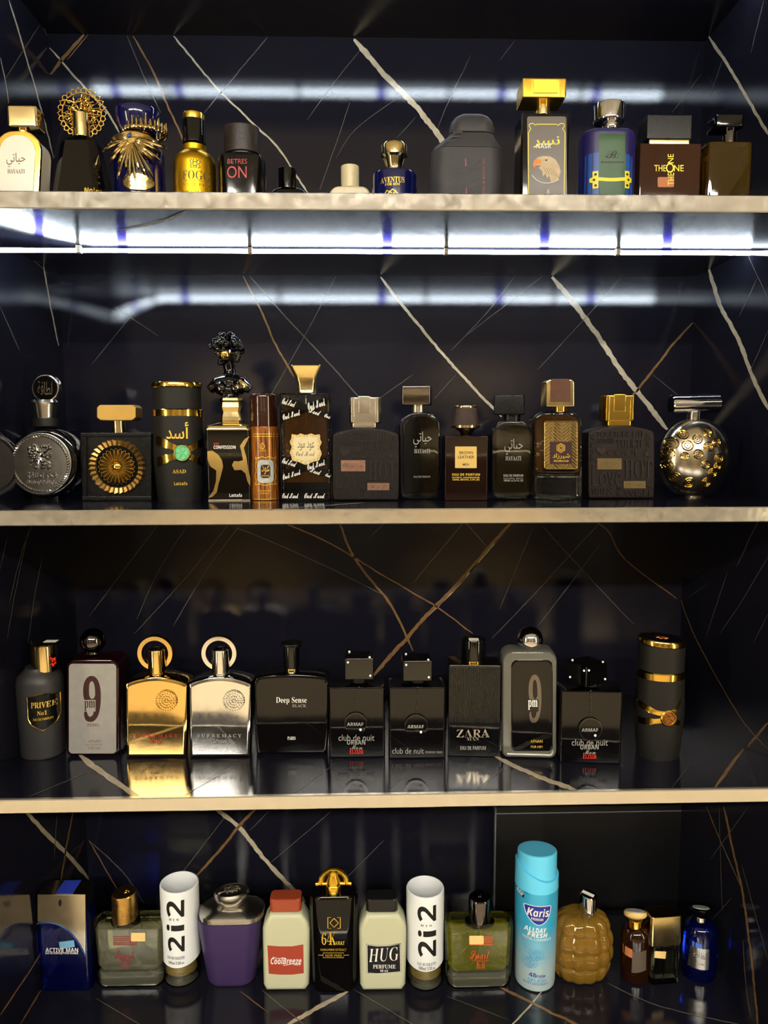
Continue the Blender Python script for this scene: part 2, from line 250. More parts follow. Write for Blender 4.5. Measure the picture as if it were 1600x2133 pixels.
'\U0001d418': '634|151 0 151 26 195 32 221 47 235 75 239 120 239 266 69 576 44 617 21 639 11 644 1 648 -9 650 -20 652 -20 678 308 678 308 652 291 652 267 650 248 644 236 633 232 620 235 604 244 583 370 336 496 545 513 580 519 607 500 641 444 652 439 652 439 678 654 678 654 652 630 646 609 632 590 611 570 583 399 303 399 120 404 75 417 47 444 32 488 26 488 0',
'\U0001d419': '658|30 0 30 16 411 640 319 640 259 636 211 626 172 605 140 575 114 530 91 471 66 471 85 678 605 678 605 660 228 43 356 43 420 48 475 64 520 91 556 129 585 180 606 244 631 244 606 0',
'\U0001d41e': '448|229 -15 174 -7 126 16 86 52 55 102 41 142 32 186 29 234 32 279 41 320 56 358 88 406 130 443 179 466 234 474 287 468 333 449 371 417 399 374 415 321 421 258 421 247 174 247 189 145 230 83 297 63 335 70 370 92 402 128 424 108 370 40 305 -1|173 286 300 286 300 320 297 375 288 413 269 435 240 442 203 427 180 380 173 303',
'\U0001d41f': '318|22 0 22 24 44 27 59 33 68 41 74 52 77 72 78 109 78 412 24 412 24 462 78 462 78 526 83 575 99 616 126 649 162 673 206 687 259 692 315 685 357 664 383 632 392 595 388 567 375 546 356 533 334 529 310 533 291 544 279 560 275 582 278 603 287 626 289 630 292 635 293 640 294 644 288 656 268 660 243 655 229 640 222 615 220 581 220 462 303 462 303 412 220 412 220 97 224 60 235 38 258 28 297 24 297 0',
'\U0001d425': '297|27 0 27 24 52 29 68 38 75 55 78 83 78 592 76 620 70 639 56 650 30 654 30 678 221 678 221 83 223 56 230 39 244 29 268 24 268 0',
'\U0001d426': '825|27 0 27 24 52 28 67 38 75 56 78 83 78 377 76 404 68 423 53 434 28 438 28 462 218 462 218 394 258 438 303 465 353 474 412 465 453 436 477 389 519 436 567 465 622 474 693 456 736 403 750 315 750 83 752 56 760 39 774 28 798 24 798 0 562 0 562 24 586 28 600 39 608 57 610 83 610 323 608 359 601 384 587 399 562 404 520 391 483 353 483 83 485 57 493 39 507 28 530 24 530 0 297 0 297 24 321 28 335 39 343 57 345 83 345 323 343 358 336 384 322 399 297 404 254 391 218 350 218 83 220 57 227 40 241 29 264 24 264 0',
'\U0001d427': '567|27 0 27 24 52 28 67 38 75 56 78 83 78 377 76 404 68 423 53 434 28 438 28 462 220 462 220 398 260 440 308 466 362 474 434 456 478 403 492 315 492 83 495 56 502 39 517 28 541 24 541 0 301 0 301 24 308 24 340 39 350 83 350 323 348 359 341 384 327 399 302 404 258 391 220 350 220 83 222 56 230 39 244 28 268 24 268 0',
'\U0001d428': '501|251 -15 209 -11 170 -1 135 17 90 55 56 105 40 143 31 185 28 229 31 275 40 317 56 356 90 405 135 443 189 466 250 474 311 466 365 443 410 406 444 357 459 318 469 276 472 229 469 183 459 141 444 102 410 53 366 16 312 -7|251 17 287 27 311 58 319 84 324 121 326 170 327 229 325 307 319 365 309 403 285 435 251 445 214 434 191 403 182 365 176 307 174 230 175 170 178 122 183 84 191 58 215 27',
'\U0001d429': '553|26 -207 26 -184 46 -181 60 -175 69 -164 75 -150 77 -129 78 -95 78 362 76 400 69 422 55 433 29 439 29 462 213 462 213 391 247 438 291 466 343 475 393 467 436 444 472 407 499 360 511 322 519 282 521 238 518 191 511 148 498 108 470 56 434 18 389 -7 338 -15 292 -8 253 13 220 48 220 -86 222 -121 226 -147 235 -164 249 -175 268 -181 294 -183 294 -207|291 42 330 54 356 88 367 125 374 172 376 230 374 286 368 332 359 369 335 403 296 414 254 398 220 350 220 102 249 57',
'\U0001d42c': '429|225 -15 181 -9 129 9 120 12 109 13 89 6 76 -13 53 -13 53 157 79 157 99 101 129 58 167 31 209 22 242 26 266 40 281 60 286 87 273 125 232 156 159 193 113 221 81 252 62 288 55 328 65 386 97 433 128 456 165 470 210 475 227 474 247 471 270 465 296 458 301 457 307 456 312 454 317 454 332 459 343 475 363 475 363 330 340 330 320 378 293 413 259 434 222 441 194 437 173 426 160 408 156 386 160 364 172 346 191 330 218 315 285 282 329 255 360 226 377 189 383 141 378 96 364 58 340 27 307 4 269 -10',
'\U0001d433': '436|19 0 19 21 250 428 191 428 143 422 108 405 83 372 65 322 39 322 47 462 409 462 409 433 187 37 227 37 288 44 332 65 363 103 387 160 411 160 399 0',
'\U0001d46e': '743|329 -17 241 -9 168 16 109 58 66 114 40 182 31 261 34 310 42 357 57 404 76 449 100 491 130 532 163 568 201 601 243 629 294 655 346 674 399 685 455 689 486 688 520 684 556 677 595 666 610 662 623 661 641 668 656 689 681 689 638 472 610 472 605 527 591 572 569 607 521 641 459 653 415 647 372 627 331 596 291 551 256 495 224 427 199 354 184 283 179 215 184 157 199 109 225 71 260 43 303 27 354 21 398 26 429 43 449 70 464 110 491 215 498 246 500 266 496 287 484 299 461 305 426 308 426 332 707 332 707 307 699 307 672 302 656 285 644 259 633 223 588 46 506 11 420 -10',
'\U0001d46f': '756|-50 0 -50 23 -22 25 1 31 18 42 33 61 46 88 58 127 171 549 175 563 177 576 179 588 179 601 175 621 162 635 140 644 109 647 109 671 422 671 422 647 393 645 371 639 353 628 339 609 327 582 315 544 269 375 508 375 555 549 561 577 563 601 559 621 546 635 524 644 492 647 492 671 806 671 806 647 778 645 756 641 739 630 725 613 712 587 700 549 586 122 579 91 577 71 581 50 594 36 615 27 647 23 647 0 334 0 334 23 362 25 385 31 402 42 417 61 430 88 442 127 496 329 257 329 202 122 195 91 193 70 211 36 263 23 263 0',
'\U0001d47c': '711|288 -17 222 -12 166 5 122 32 90 68 70 111 64 161 69 205 83 266 164 562 167 573 169 583 171 592 171 600 167 623 155 638 132 645 99 649 99 671 407 671 407 648 379 646 358 641 341 631 328 615 317 592 307 560 216 227 206 184 203 146 211 104 236 71 273 48 320 41 367 47 408 63 444 93 477 139 497 180 516 230 535 289 589 476 605 543 611 586 591 629 531 647 531 671 737 671 737 646 709 637 686 619 667 584 645 519 562 238 542 178 521 128 497 86 457 38 410 7 374 -7 333 -14',
'\U0001d4d1': '860|612 -7 579 -3 553 11 537 32 532 61 535 81 544 101 557 119 573 137 590 152 607 164 621 171 633 174 641 172 643 165 637 157 619 144 596 126 579 106 567 83 563 62 569 34 588 25 607 30 629 46 652 69 674 99 694 133 710 170 720 207 724 243 722 266 717 283 710 294 704 298 660 294 652 295 645 300 641 307 639 314 641 321 646 328 654 331 662 332 705 327 728 333 753 350 775 376 795 409 808 446 812 484 804 535 779 566 750 550 724 528 700 497 678 456 662 421 644 380 626 333 562 198 484 99 392 36 342 17 286 6 226 2 176 6 135 16 101 35 66 72 55 118 62 155 84 185 115 204 154 211 183 207 206 196 220 178 225 157 221 136 210 121 194 110 177 105 169 104 161 104 153 102 146 101 132 94 127 79 133 60 152 44 181 32 219 28 258 34 296 51 331 81 365 125 389 164 418 214 452 275 487 336 521 388 553 431 585 467 617 500 651 528 677 546 702 562 726 575 751 584 715 594 671 600 620 602 578 600 536 594 493 585 450 572 409 557 370 539 316 508 271 473 237 436 216 399 209 363 225 320 272 305 301 310 333 324 366 345 399 372 429 402 454 435 473 468 482 501 486 517 490 522 502 511 506 477 499 421 476 369 441 325 397 292 346 270 290 263 242 270 208 293 186 326 179 366 186 405 209 445 244 485 293 524 331 547 374 568 421 587 494 609 565 622 633 626 693 623 748 613 797 597 837 606 861 609 873 607 877 600 873 594 860 589 830 580 866 561 897 535 918 502 925 464 913 421 879 379 843 353 797 331 741 312 797 282 830 241 841 188 836 153 822 119 799 86 770 56 735 30 696 10 655 -3',
'\U0001d4db': '681|185 -7 131 -2 95 14 74 35 67 60 73 84 91 105 122 118 168 123 209 119 256 107 310 86 339 126 367 177 394 240 343 248 299 264 263 289 226 337 214 396 219 435 233 472 256 509 288 542 327 570 373 593 425 611 480 621 538 625 554 625 567 625 577 624 585 622 596 616 600 607 593 600 573 597 529 595 488 587 452 576 403 551 364 520 332 484 310 446 296 407 292 370 300 326 322 293 358 271 404 264 435 332 469 394 507 452 546 502 586 545 627 580 667 605 705 621 742 626 779 620 809 603 829 576 835 542 830 506 814 468 788 428 753 390 711 353 662 320 626 299 589 280 550 264 504 176 448 104 382 50 419 35 453 30 481 35 513 50 548 72 584 100 619 131 653 163 684 193 711 220 736 243 758 259 776 268 791 271 812 267 797 258 780 245 759 227 735 204 700 170 663 133 624 96 587 63 554 36 526 19 489 5 453 0 400 8 347 31 296 10 242 -3|562 296 607 318 648 346 685 378 717 413 742 447 758 480 772 523 776 555 768 588 745 599 701 581 654 525 630 483 608 431 592 390 577 345|176 19 221 24 260 38 293 62 251 81 209 93 166 97 138 94 116 86 102 74 97 60 103 46 119 33 144 22',
'\U0001d4dc': '829|61 -7 19 0 -13 20 -32 50 -39 87 -36 115 -25 140 -9 161 12 177 34 187 58 190 104 178 119 140 116 120 106 106 86 96 56 88 29 76 20 52 23 42 33 30 48 21 67 18 103 29 144 61 167 87 193 121 222 164 254 216 300 289 345 355 389 417 432 472 474 522 514 565 563 610 594 625 613 621 620 609 616 582 602 542 580 491 558 444 535 392 510 337 487 282 466 230 449 183 436 143 431 114 466 181 502 244 539 304 575 359 612 410 648 456 682 497 715 533 746 563 801 609 831 625 850 622 856 611 855 608 854 603 851 596 849 591 825 538 802 488 782 440 762 394 745 351 729 310 707 253 689 205 672 164 658 130 639 79 633 41 635 34 641 32 664 38 696 58 734 87 777 123 807 150 837 178 867 206 924 255 959 271 973 270 983 267 958 250 919 217 868 167 813 114 763 70 720 37 662 4 614 -7 582 -1 557 19 540 49 534 89 535 109 539 130 544 152 551 175 560 199 576 231 596 269 619 312 644 356 671 401 696 443 721 483 743 517 760 543 731 512 702 479 675 446 645 408 614 364 579 314 553 273 527 231 502 186 478 139 456 96 438 61 424 36 413 19 393 1 370 -5 345 2 327 24 315 56 311 97 317 142 336 201 355 246 378 295 405 347 435 402 468 457 504 514 469 474 428 424 399 386 371 346 343 305 315 264 290 223 266 184 233 129 200 83 169 45 118 6',
'\U0001d4de': '566|249 -7 205 -2 167 13 135 39 110 73 95 115 90 164 93 202 102 241 118 281 139 321 165 360 196 399 233 438 277 478 309 504 342 528 376 551 426 580 474 601 520 615 560 624 596 627 659 617 697 588 710 540 704 510 686 500 676 504 673 516 673 522 674 528 675 534 675 538 670 564 654 585 630 598 603 602 557 595 510 573 461 537 429 506 396 467 361 420 328 368 307 332 286 296 268 260 243 207 224 157 212 113 208 77 220 34 254 19 297 28 346 53 380 78 414 109 448 146 480 187 510 232 537 281 570 350 589 407 596 451 590 485 570 496 542 489 511 469 477 436 440 391 421 364 402 332 383 298 365 263 349 229 336 196 326 166 319 141 311 107 305 92 299 89 290 88 281 89 277 93 275 98 274 107 277 132 288 167 303 208 324 255 349 304 378 353 409 400 442 441 487 484 531 510 575 519 608 513 635 495 652 466 658 428 653 386 638 340 614 290 583 239 559 205 533 172 505 141 462 97 418 60 360 23 304 0',
'\U0001d4df': '720|241 -7 194 -3 155 7 122 25 89 60 78 105 85 142 106 172 137 192 174 198 202 194 224 183 237 165 241 143 236 123 220 107 197 97 174 91 157 84 151 70 157 54 174 37 200 23 233 19 274 25 312 43 349 74 383 118 418 176 453 248 406 232 402 231 398 229 392 227 383 223 374 220 367 217 360 216 354 215 347 218 345 226 350 234 365 244 386 254 412 264 440 273 466 278 544 411 633 510 732 576 697 589 658 596 613 599 549 596 487 586 427 570 371 546 321 516 276 478 241 438 220 400 213 363 218 337 234 318 255 306 278 302 310 307 343 321 375 342 406 369 432 401 453 435 465 460 474 482 480 501 483 517 490 539 499 546 510 533 514 494 507 432 487 378 454 332 412 297 362 274 307 267 255 273 216 293 191 322 183 361 190 400 209 441 241 481 285 520 320 543 359 565 402 584 472 607 542 620 613 625 667 621 718 610 766 592 791 600 816 606 838 610 860 611 870 609 874 602 868 597 848 590 797 575 827 552 850 524 864 492 869 460 860 415 835 373 794 335 741 303 698 286 651 273 600 264 578 211 551 162 518 119 481 82 440 50 395 26 346 7 295 -3|612 294 653 309 691 335 723 369 748 410 765 455 770 501 766 534 755 557 719 523 684 469 661 420 637 362',
'\U0001d4e2': '689|209 -7 157 -3 114 7 79 25 45 62 33 109 40 146 62 176 93 195 131 202 160 198 183 187 197 170 202 149 198 128 188 112 172 101 154 96 145 95 137 95 130 94 123 93 117 91 111 86 106 79 105 69 111 52 131 36 159 25 194 21 231 27 268 45 304 75 338 116 370 171 400 238 351 246 309 263 274 289 238 338 226 396 237 452 269 507 300 540 339 568 384 592 422 607 462 617 503 622 546 624 579 623 600 621 610 616 614 607 609 597 594 594 586 594 578 595 570 595 562 595 511 590 464 576 420 554 381 525 349 491 325 453 309 411 304 369 311 326 333 294 367 272 412 264 433 314 457 361 484 406 512 447 542 486 573 521 604 551 636 577 668 598 713 618 756 625 791 619 819 601 837 574 843 542 834 494 808 444 781 410 748 377 709 345 664 314 615 287 561 263 538 212 510 166 476 123 438 85 396 53 352 28 305 8 257 -3|570 297 614 323 655 353 692 387 724 423 750 459 770 495 782 527 786 554 777 586 751 597 708 578 662 522 630 463 599 388',
'\U0001d4ea': '529|313 -7 289 -3 268 11 254 32 249 60 210 23 168 1 124 -6 84 0 52 19 31 48 24 86 30 124 47 163 74 201 108 235 148 265 191 288 236 303 279 308 326 297 349 264 368 304 480 308 387 118 375 93 367 75 361 62 359 55 361 48 368 45 378 48 393 56 410 67 429 82 447 98 463 112 483 92 434 50 390 19 349 -1|145 18 179 28 217 60 243 89 268 124 292 162 319 213 328 244 325 258 318 270 306 277 293 280 275 276 255 263 233 242 210 217 187 187 167 156 149 124 135 93 125 64 122 40 124 33 130 26 138 20',
'\U0001d4ed': '604|130 -6 89 0 55 19 32 50 24 91 30 130 49 169 77 205 112 239 153 267 196 289 240 303 282 308 333 297 360 266 528 575 652 586 402 136 383 100 368 73 359 55 356 44 359 34 369 31 392 40 428 67 476 112 497 92 451 51 412 20 376 1 341 -6 307 -1 281 12 265 32 259 57 259 64 218 25 175 2|156 20 176 25 200 40 226 63 254 93 280 126 303 163 328 213 336 250 329 273 309 281 291 277 270 263 247 243 225 218 203 191 182 164 164 138 150 116 132 79 126 47 134 27',
'\U0001d4ee': '411|150 -7 97 1 55 25 26 59 17 99 23 134 42 170 70 205 105 238 145 266 188 289 231 303 271 308 305 303 333 290 352 268 358 241 351 211 330 183 297 157 254 135 203 116 145 102 132 71 127 44 135 28 158 23 201 28 246 44 292 72 339 112 357 92 324 62 289 37 252 18 199 -1|155 128 187 135 219 150 246 170 269 195 284 221 289 246 285 269 271 277 256 272 237 257 216 234 195 203 174 167',
'\U0001d4ef': '533|320 92 287 54 257 27 228 9 201 -3 175 -8 149 -10 141 -10 135 -9 -16 -272 -140 -286 48 37 38 51 35 67 39 85 52 100 68 110 85 113 90 113 167 237 150 219 131 202 112 185 91 169 74 189 103 213 125 233 143 250 161 269 181 292 205 322 233 359 265 406 309 469 349 520 386 559 438 595 490 607 546 592 564 547 555 501 529 451 502 416 469 382 430 347 386 313 337 280 283 248 153 23 161 23 190 27 222 40 258 67 298 112|283 283 350 326 405 370 447 415 476 460 494 503 500 545 498 559 491 569 482 573 474 575 442 556 397 499 362 441 324 369',
'\U0001d4f2': '344|274 362 253 365 237 374 227 387 223 406 228 427 242 445 263 457 287 461 306 458 322 449 332 435 336 418 331 397 318 379 297 366|289 92 259 62 232 39 209 21 192 10 160 -3 127 -7 71 10 52 61 56 84 70 118 93 163 125 220 114 208 101 195 87 182 73 169 53 189 65 199 82 215 101 234 122 256 142 278 160 299 300 308 198 124 167 67 157 40 158 33 162 31 178 36 200 49 231 74 270 112',
'\U0001d4f6': '801|-2 -8 24 28 47 62 68 92 94 131 116 163 145 207 154 228 153 233 148 235 141 231 127 220 106 199 76 169 57 189 89 221 118 249 145 273 182 298 219 306 250 290 261 242 259 222 254 196 318 258 373 296 419 308 440 304 457 291 468 269 472 241 471 220 466 196 530 258 586 296 634 308 663 303 687 288 703 263 708 228 702 190 685 151 661 115 637 84 619 60 613 41 615 34 620 31 631 36 653 51 684 76 723 112 744 92 715 65 691 44 670 28 655 17 639 8 624 1 608 -4 592 -6 564 0 541 16 525 43 520 78 522 98 527 117 535 136 549 157 567 181 590 210 618 248 628 269 627 274 623 275 586 259 534 210 502 173 466 126 438 88 408 46 376 0 226 -8 262 43 292 88 319 127 348 171 367 201 379 222 387 238 392 250 393 256 391 264 385 266 336 236 257 148 148 0',
'\U0001d4f7': '577|-2 -8 24 28 47 62 68 92 94 131 116 163 145 207 154 228 153 233 148 235 141 231 127 220 106 199 76 169 57 189 89 221 118 249 145 273 182 298 219 306 250 289 260 238 259 220 254 196 319 258 375 296 423 308 452 303 475 286 489 259 494 224 491 202 480 177 465 151 447 126 429 102 412 82 395 59 389 41 391 34 396 31 407 36 429 51 460 76 499 112 520 92 491 65 467 44 446 28 431 17 415 8 400 1 384 -4 368 -6 340 0 317 16 301 43 296 78 298 101 305 124 322 154 356 196 413 261 415 264 417 267 417 268 417 269 416 274 412 275 374 259 316 210 280 173 240 125 211 88 180 46 148 0',
'\U0001d4f8': '447|136 -7 92 0 57 22 34 54 26 96 32 132 49 169 76 204 110 238 150 266 193 289 237 303 280 308 323 302 356 285 375 256 382 217 378 183 365 151 344 119 313 84 330 90 348 98 365 109 384 124 403 102 369 75 334 56 298 44 263 40 221 14 179 -2|158 25 181 31 209 49 206 55 205 64 209 78 221 91 239 102 261 107 297 158 318 204 325 246 319 269 301 276 280 268 251 242 234 223 215 199 197 172 180 145 165 117 153 91 145 68 142 50 146 31',
'\U0001d4fb': '410|353 92 318 60 292 36 271 20 256 9 230 -2 202 -6 160 -1 128 15 106 38 99 69 103 96 115 126 133 157 157 189 186 219 220 245 199 243 178 242 151 242 133 224 115 206 95 187 74 169 54 189 71 204 90 220 107 236 121 250 133 299 141 321 149 328 158 330 167 329 171 327 172 322 173 313 173 309 173 306 172 303 172 299 182 287 213 281 239 278 265 274 287 267 304 257 315 243 319 223 317 211 309 195 298 174 284 153 269 132 255 111 232 80 219 60 215 44 219 34 229 31 242 36 264 49 294 74 335 113',
'\U0001d4fd': '442|53 189 86 220 114 248 139 276 163 305 185 338 209 375 320 561 447 566 373 439 440 439 431 407 351 407 327 367 303 327 281 287 259 248 237 211 217 174 187 119 168 82 158 58 154 42 157 33 165 30 183 35 209 49 241 74 283 112 302 92 257 51 214 20 172 1 130 -6 99 -1 76 14 62 37 57 66 60 86 67 110 74 127 86 151 102 181 124 220 94 191 70 169',
'\U0001d4fe': '590|534 92 480 42 445 15 412 0 378 -5 340 0 312 14 295 35 289 63 289 71 291 78 292 85 294 92 255 50 213 20 171 1 131 -5 100 0 76 14 60 35 55 63 59 85 71 118 92 161 121 215 106 201 93 189 71 169 54 189 80 214 109 242 137 271 163 299 308 308 204 124 182 82 175 55 179 44 191 40 223 58 277 114 309 153 340 198 369 246 398 299 543 308 423 96 403 60 397 44 401 35 411 32 433 41 468 68 515 112',
'\U0001d5d4': '690|0 0 252 717 437 717 690 0 527 0 475 170 215 170 163 0|253 297 439 297 386 463 374 506 366 532 358 559 351 584 345 606 339 584 332 557 316 501 309 478 304 463',
'\U0001d5d5': '672|90 0 90 714 312 714 400 710 472 696 528 674 569 641 593 594 601 533 594 477 573 430 538 396 491 379 491 374 525 364 556 349 582 327 602 297 615 258 619 207 611 147 588 96 549 55 497 24 433 6 357 0|241 431 329 431 385 436 421 452 440 478 446 513 438 548 416 572 377 586 321 590 241 590|241 125 340 125 398 132 435 152 455 182 462 222 455 258 435 287 396 305 335 311 241 311',
'\U0001d5d6': '637|379 -10 310 -5 249 10 198 36 154 70 119 113 92 164 73 222 62 286 58 356 62 425 75 489 97 547 127 598 165 642 211 677 264 703 325 719 393 724 446 721 500 711 552 695 602 674 553 551 513 569 473 584 432 595 393 598 340 591 295 569 260 533 234 484 219 425 214 355 219 285 233 226 257 179 291 144 336 123 393 116 437 119 481 126 526 138 575 154 575 27 528 10 482 -1 433 -8',
'\U0001d5d7': '740|90 0 90 714 314 714 385 710 450 696 509 674 559 643 602 604 637 557 662 501 677 437 682 364 671 253 636 162 580 92 502 41 406 10 292 0|241 125 306 125 428 151 501 229 525 360 519 432 502 490 473 535 433 565 383 584 322 590 241 590',
'\U0001d5d8': '560|90 0 90 714 501 714 501 590 241 590 241 433 483 433 483 309 241 309 241 125 501 125 501 0',
'\U0001d5d9': '549|90 0 90 714 499 714 499 590 239 590 239 406 481 406 481 282 239 282 239 0',
'\U0001d5db': '765|90 0 90 714 241 714 241 434 524 434 524 714 675 714 675 0 524 0 524 308 241 308 241 0',
'\U0001d5dc': '389|32 0 32 86 119 126 119 588 32 628 32 714 357 714 357 628 270 588 270 126 357 86 357 0',
'\U0001d5df': '565|90 0 90 714 241 714 241 125 531 125 531 0',
'\U0001d5e0': '943|90 0 90 714 296 714 465 168 468 168 647 714 853 714 853 0 712 0 712 338 712 375 714 416 715 459 717 500 718 534 719 559 715 559 531 0 392 0 220 560 216 560 218 535 220 500 222 459 224 415 225 371 225 332 225 0',
'\U0001d5e1': '813|90 0 90 714 281 714 591 179 594 179 591 229 589 278 587 327 587 376 587 714 723 714 723 0 531 0 220 540 216 540 220 489 223 438 224 387 225 336 225 0',
'\U0001d5e2': '796|398 -10 325 -5 261 10 207 36 161 71 123 114 95 165 74 223 62 288 58 359 62 430 74 494 95 552 123 603 160 645 207 680 261 705 326 720 399 725 472 720 535 705 590 680 636 645 673 602 702 552 722 493 734 429 738 358 734 287 722 223 702 165 673 114 636 71 590 36 535 10 471 -5|398 117 457 124 503 146 537 182 560 230 574 289 579 358 574 428 560 487 537 535 503 571 457 592 399 599 341 592 295 571 260 535 236 487 222 428 217 358 222 289 236 230 260 182 294 146 340 124',
'\U0001d5e3': '628|90 0 90 714 318 714 402 707 469 688 520 655 555 610 576 555 583 491 577 431 557 375 536 341 507 311 471 287 425 269 371 258 306 254 241 254 241 0|241 378 291 378 348 384 393 404 421 437 430 486 417 544 377 578 310 590 241 590',
'\U0001d5e5': '660|90 0 90 714 298 714 387 708 459 690 514 661 552 620 575 566 583 500 578 454 565 415 543 381 516 353 484 329 450 311 660 0 492 0 322 274 241 274 241 0|241 397 290 397 354 403 398 422 422 453 430 496 421 540 396 569 351 585 287 590 241 590',
'\U0001d5e6': '551|248 -10 175 -5 108 9 46 33 46 174 98 153 152 134 206 120 260 115 308 120 340 137 357 161 363 191 353 227 323 256 278 282 224 308 198 320 170 336 142 354 115 377 90 405 71 437 58 475 54 521 61 580 83 630 119 671 168 700 227 718 296 724 351 721 403 711 454 695 508 674 459 556 413 574 371 587 331 595 291 598 253 593 225 578 208 555 202 526 211 492 236 466 278 441 337 412 388 386 431 359 465 328 490 292 506 250 511 198 503 139 481 88 443 47 390 15 326 -4',
'\U0001d5e7': '579|214 0 214 588 20 588 20 714 559 714 559 588 365 588 365 0',
'\U0001d5e8': '756|375 -10 288 -2 216 22 159 62 118 116 93 180 85 254 85 714 236 714 236 277 240 224 252 183 272 153 317 126 379 117 443 127 487 156 505 187 516 228 520 278 520 714 671 714 671 252 667 204 657 160 639 119 613 82 581 50 541 25 493 5 438 -6',
'\U0001d5e9': '650|242 0 0 714 153 714 287 289 292 273 299 249 306 218 314 187 321 157 325 132 329 157 336 187 343 218 351 249 362 289 497 714 650 714 407 0',
'\U0001d5ea': '967|182 0 0 714 149 714 240 324 246 298 253 266 260 231 266 196 271 164 275 137 279 164 284 197 290 231 297 264 303 292 308 314 412 714 555 714 659 314 664 293 671 264 677 230 683 196 688 164 692 137 696 164 701 197 707 231 715 266 727 324 818 714 967 714 785 0 613 0 516 375 513 389 509 408 504 431 499 456 493 481 489 506 486 526 483 542 481 526 478 506 468 457 463 432 458 409 454 389 450 374 354 0',
'\U0001d5ed': '579|24 0 24 98 366 589 33 589 33 714 546 714 546 616 204 125 555 125 555 0',
'\U0001d5ee': '604|211 -10 165 -5 125 9 90 33 63 66 47 109 42 163 49 216 69 259 103 292 150 315 211 330 286 337 381 340 381 364 375 401 359 427 332 442 296 447 257 444 218 436 180 423 142 407 93 508 139 529 191 544 245 554 302 557 370 552 426 536 471 510 503 472 523 424 529 364 529 0 425 0 396 74 392 74 356 36 318 10 272 -5|267 99 311 106 348 128 373 162 381 208 381 253 323 251 262 244 223 225 202 197 195 162 200 133 215 114 238 103',
'\U0001d5f2': '591|325 -10 272 -7 224 4 180 21 141 44 108 75 81 113 61 158 49 210 45 269 49 329 59 383 78 429 102 467 132 499 168 524 209 542 254 552 303 556 373 549 433 527 482 492 519 442 541 381 548 308 548 236 196 236 206 180 234 137 276 110 332 101 382 104 428 112 472 125 517 144 517 29 476 12 433 -1 383 -8|199 335 408 335 401 381 382 418 350 442 304 450 265 443 233 422 210 386',
'\U0001d5f3': '387|102 0 102 434 20 434 20 506 102 546 102 586 108 648 126 695 154 727 193 749 240 761 295 765 337 763 375 758 407 751 432 742 394 633 376 638 357 643 336 646 311 647 284 642 266 628 255 607 251 580 251 546 380 546 380 434 251 434 251 0',
'\U0001d5f6': '305|153 614 122 618 96 630 78 652 72 687 78 722 96 745 122 756 153 760 184 756 210 745 228 722 234 687 228 652 210 630 184 618|78 0 78 546 227 546 227 0',
'\U0001d5f9': '305|78 0 78 760 227 760 227 0',
'\U0001d5fa': '982|78 0 78 546 192 546 212 476 220 476 250 512 289 537 333 551 379 556 435 551 481 537 518 512 545 476 558 476 588 512 628 537 673 551 719 556 776 551 823 535 860 509 886 470 902 420 907 356 907 0 758 0 758 319 749 385 722 424 676 437 626 427 592 395 578 363 570 323 567 274 567 0 418 0 418 319 409 385 382 424 336 437 284 425 251 391 237 355 230 311 227 257 227 0',
'\U0001d5fc': '619|308 -10 259 -6 214 5 173 23 136 48 105 81 79 120 60 165 49 216 45 274 53 358 77 427 116 483 169 524 234 548 311 556 360 552 406 541 447 523 484 498 515 466 540 428 559 383 570 332 574 274 566 190 542 120 502 64 449 23 384 -2|310 110 361 120 396 152 410 184 419 224 422 274 419 323 410 364 396 396 361 426 309 436 258 426 224 396 209 364 200 324 197 274 200 224 209 184 224 152 258 120',
'\U0001d5ff': '454|78 0 78 546 191 546 213 454 220 454 249 493 286 526 331 549 383 556 395 556 409 555 423 554 433 552 422 412 413 414 402 416 389 417 378 417 341 414 305 404 273 386 249 360 232 325 227 278 227 0',
'\U0001d601': '434|265 -10 219 -6 178 6 143 28 117 62 100 109 94 171 94 434 23 434 23 497 105 547 148 662 243 662 243 546 396 546 396 434 243 434 243 171 248 144 261 125 282 113 308 109 333 110 356 114 379 120 402 126 402 15 375 6 343 -3 305 -8',
'\U0001d63c': '628|-60 0 314 714 496 714 568 0 423 0 411 170 180 170 96 0|241 297 404 297 391 481 387 540 386 570 386 601 384 601 374 574 362 548 349 520 335 490',
'\U0001d63d': '620|26 0 177 714 385 714 449 710 503 698 549 678 583 648 604 607 611 555 606 509 593 469 570 435 539 407 501 386 455 372 455 368 499 350 533 321 555 281 562 233 558 182 546 138 525 101 497 69 464 44 425 25 380 11 333 3 281 0|266 431 339 431 387 436 425 453 449 481 457 523 436 573 374 590 300 590|201 125 289 125 339 132 378 153 403 186 411 232 406 266 389 291 361 306 322 311 241 311',
'\U0001d63e': '612|322 -10 242 -2 177 24 126 66 89 122 67 190 60 270 62 312 66 355 75 398 86 440 101 481 119 521 140 558 165 593 193 626 225 654 261 679 301 699 344 713 391 722 442 725 505 722 558 713 605 697 652 674 594 552 559 570 524 586 485 596 442 599 386 592 339 569 299 535 267 491 243 441 226 387 215 332 212 278 216 229 227 188 246 157 289 127 352 117 393 120 435 128 476 140 517 155 517 28 482 16 437 3 383 -7',
'\U0001d63f': '677|26 0 177 714 370 714 451 706 519 683 574 645 614 591 638 525 646 444 641 358 625 280 600 209 564 147 518 96 464 55 400 24 327 6 246 0|201 125 253 125 304 130 349 144 388 169 420 201 447 239 467 283 481 332 490 383 493 436 489 484 477 523 457 553 413 581 356 590 300 590',
'\U0001d640': '542|26 0 177 714 576 714 550 590 300 590 267 433 500 433 473 309 240 309 201 125 451 125 425 0',
'\U0001d641': '531|26 0 177 714 574 714 548 590 300 590 261 406 492 406 465 282 234 282 175 0',
'\U0001d643': '700|26 0 177 714 326 714 267 434 497 434 556 714 705 714 554 0 405 0 470 308 240 308 175 0',
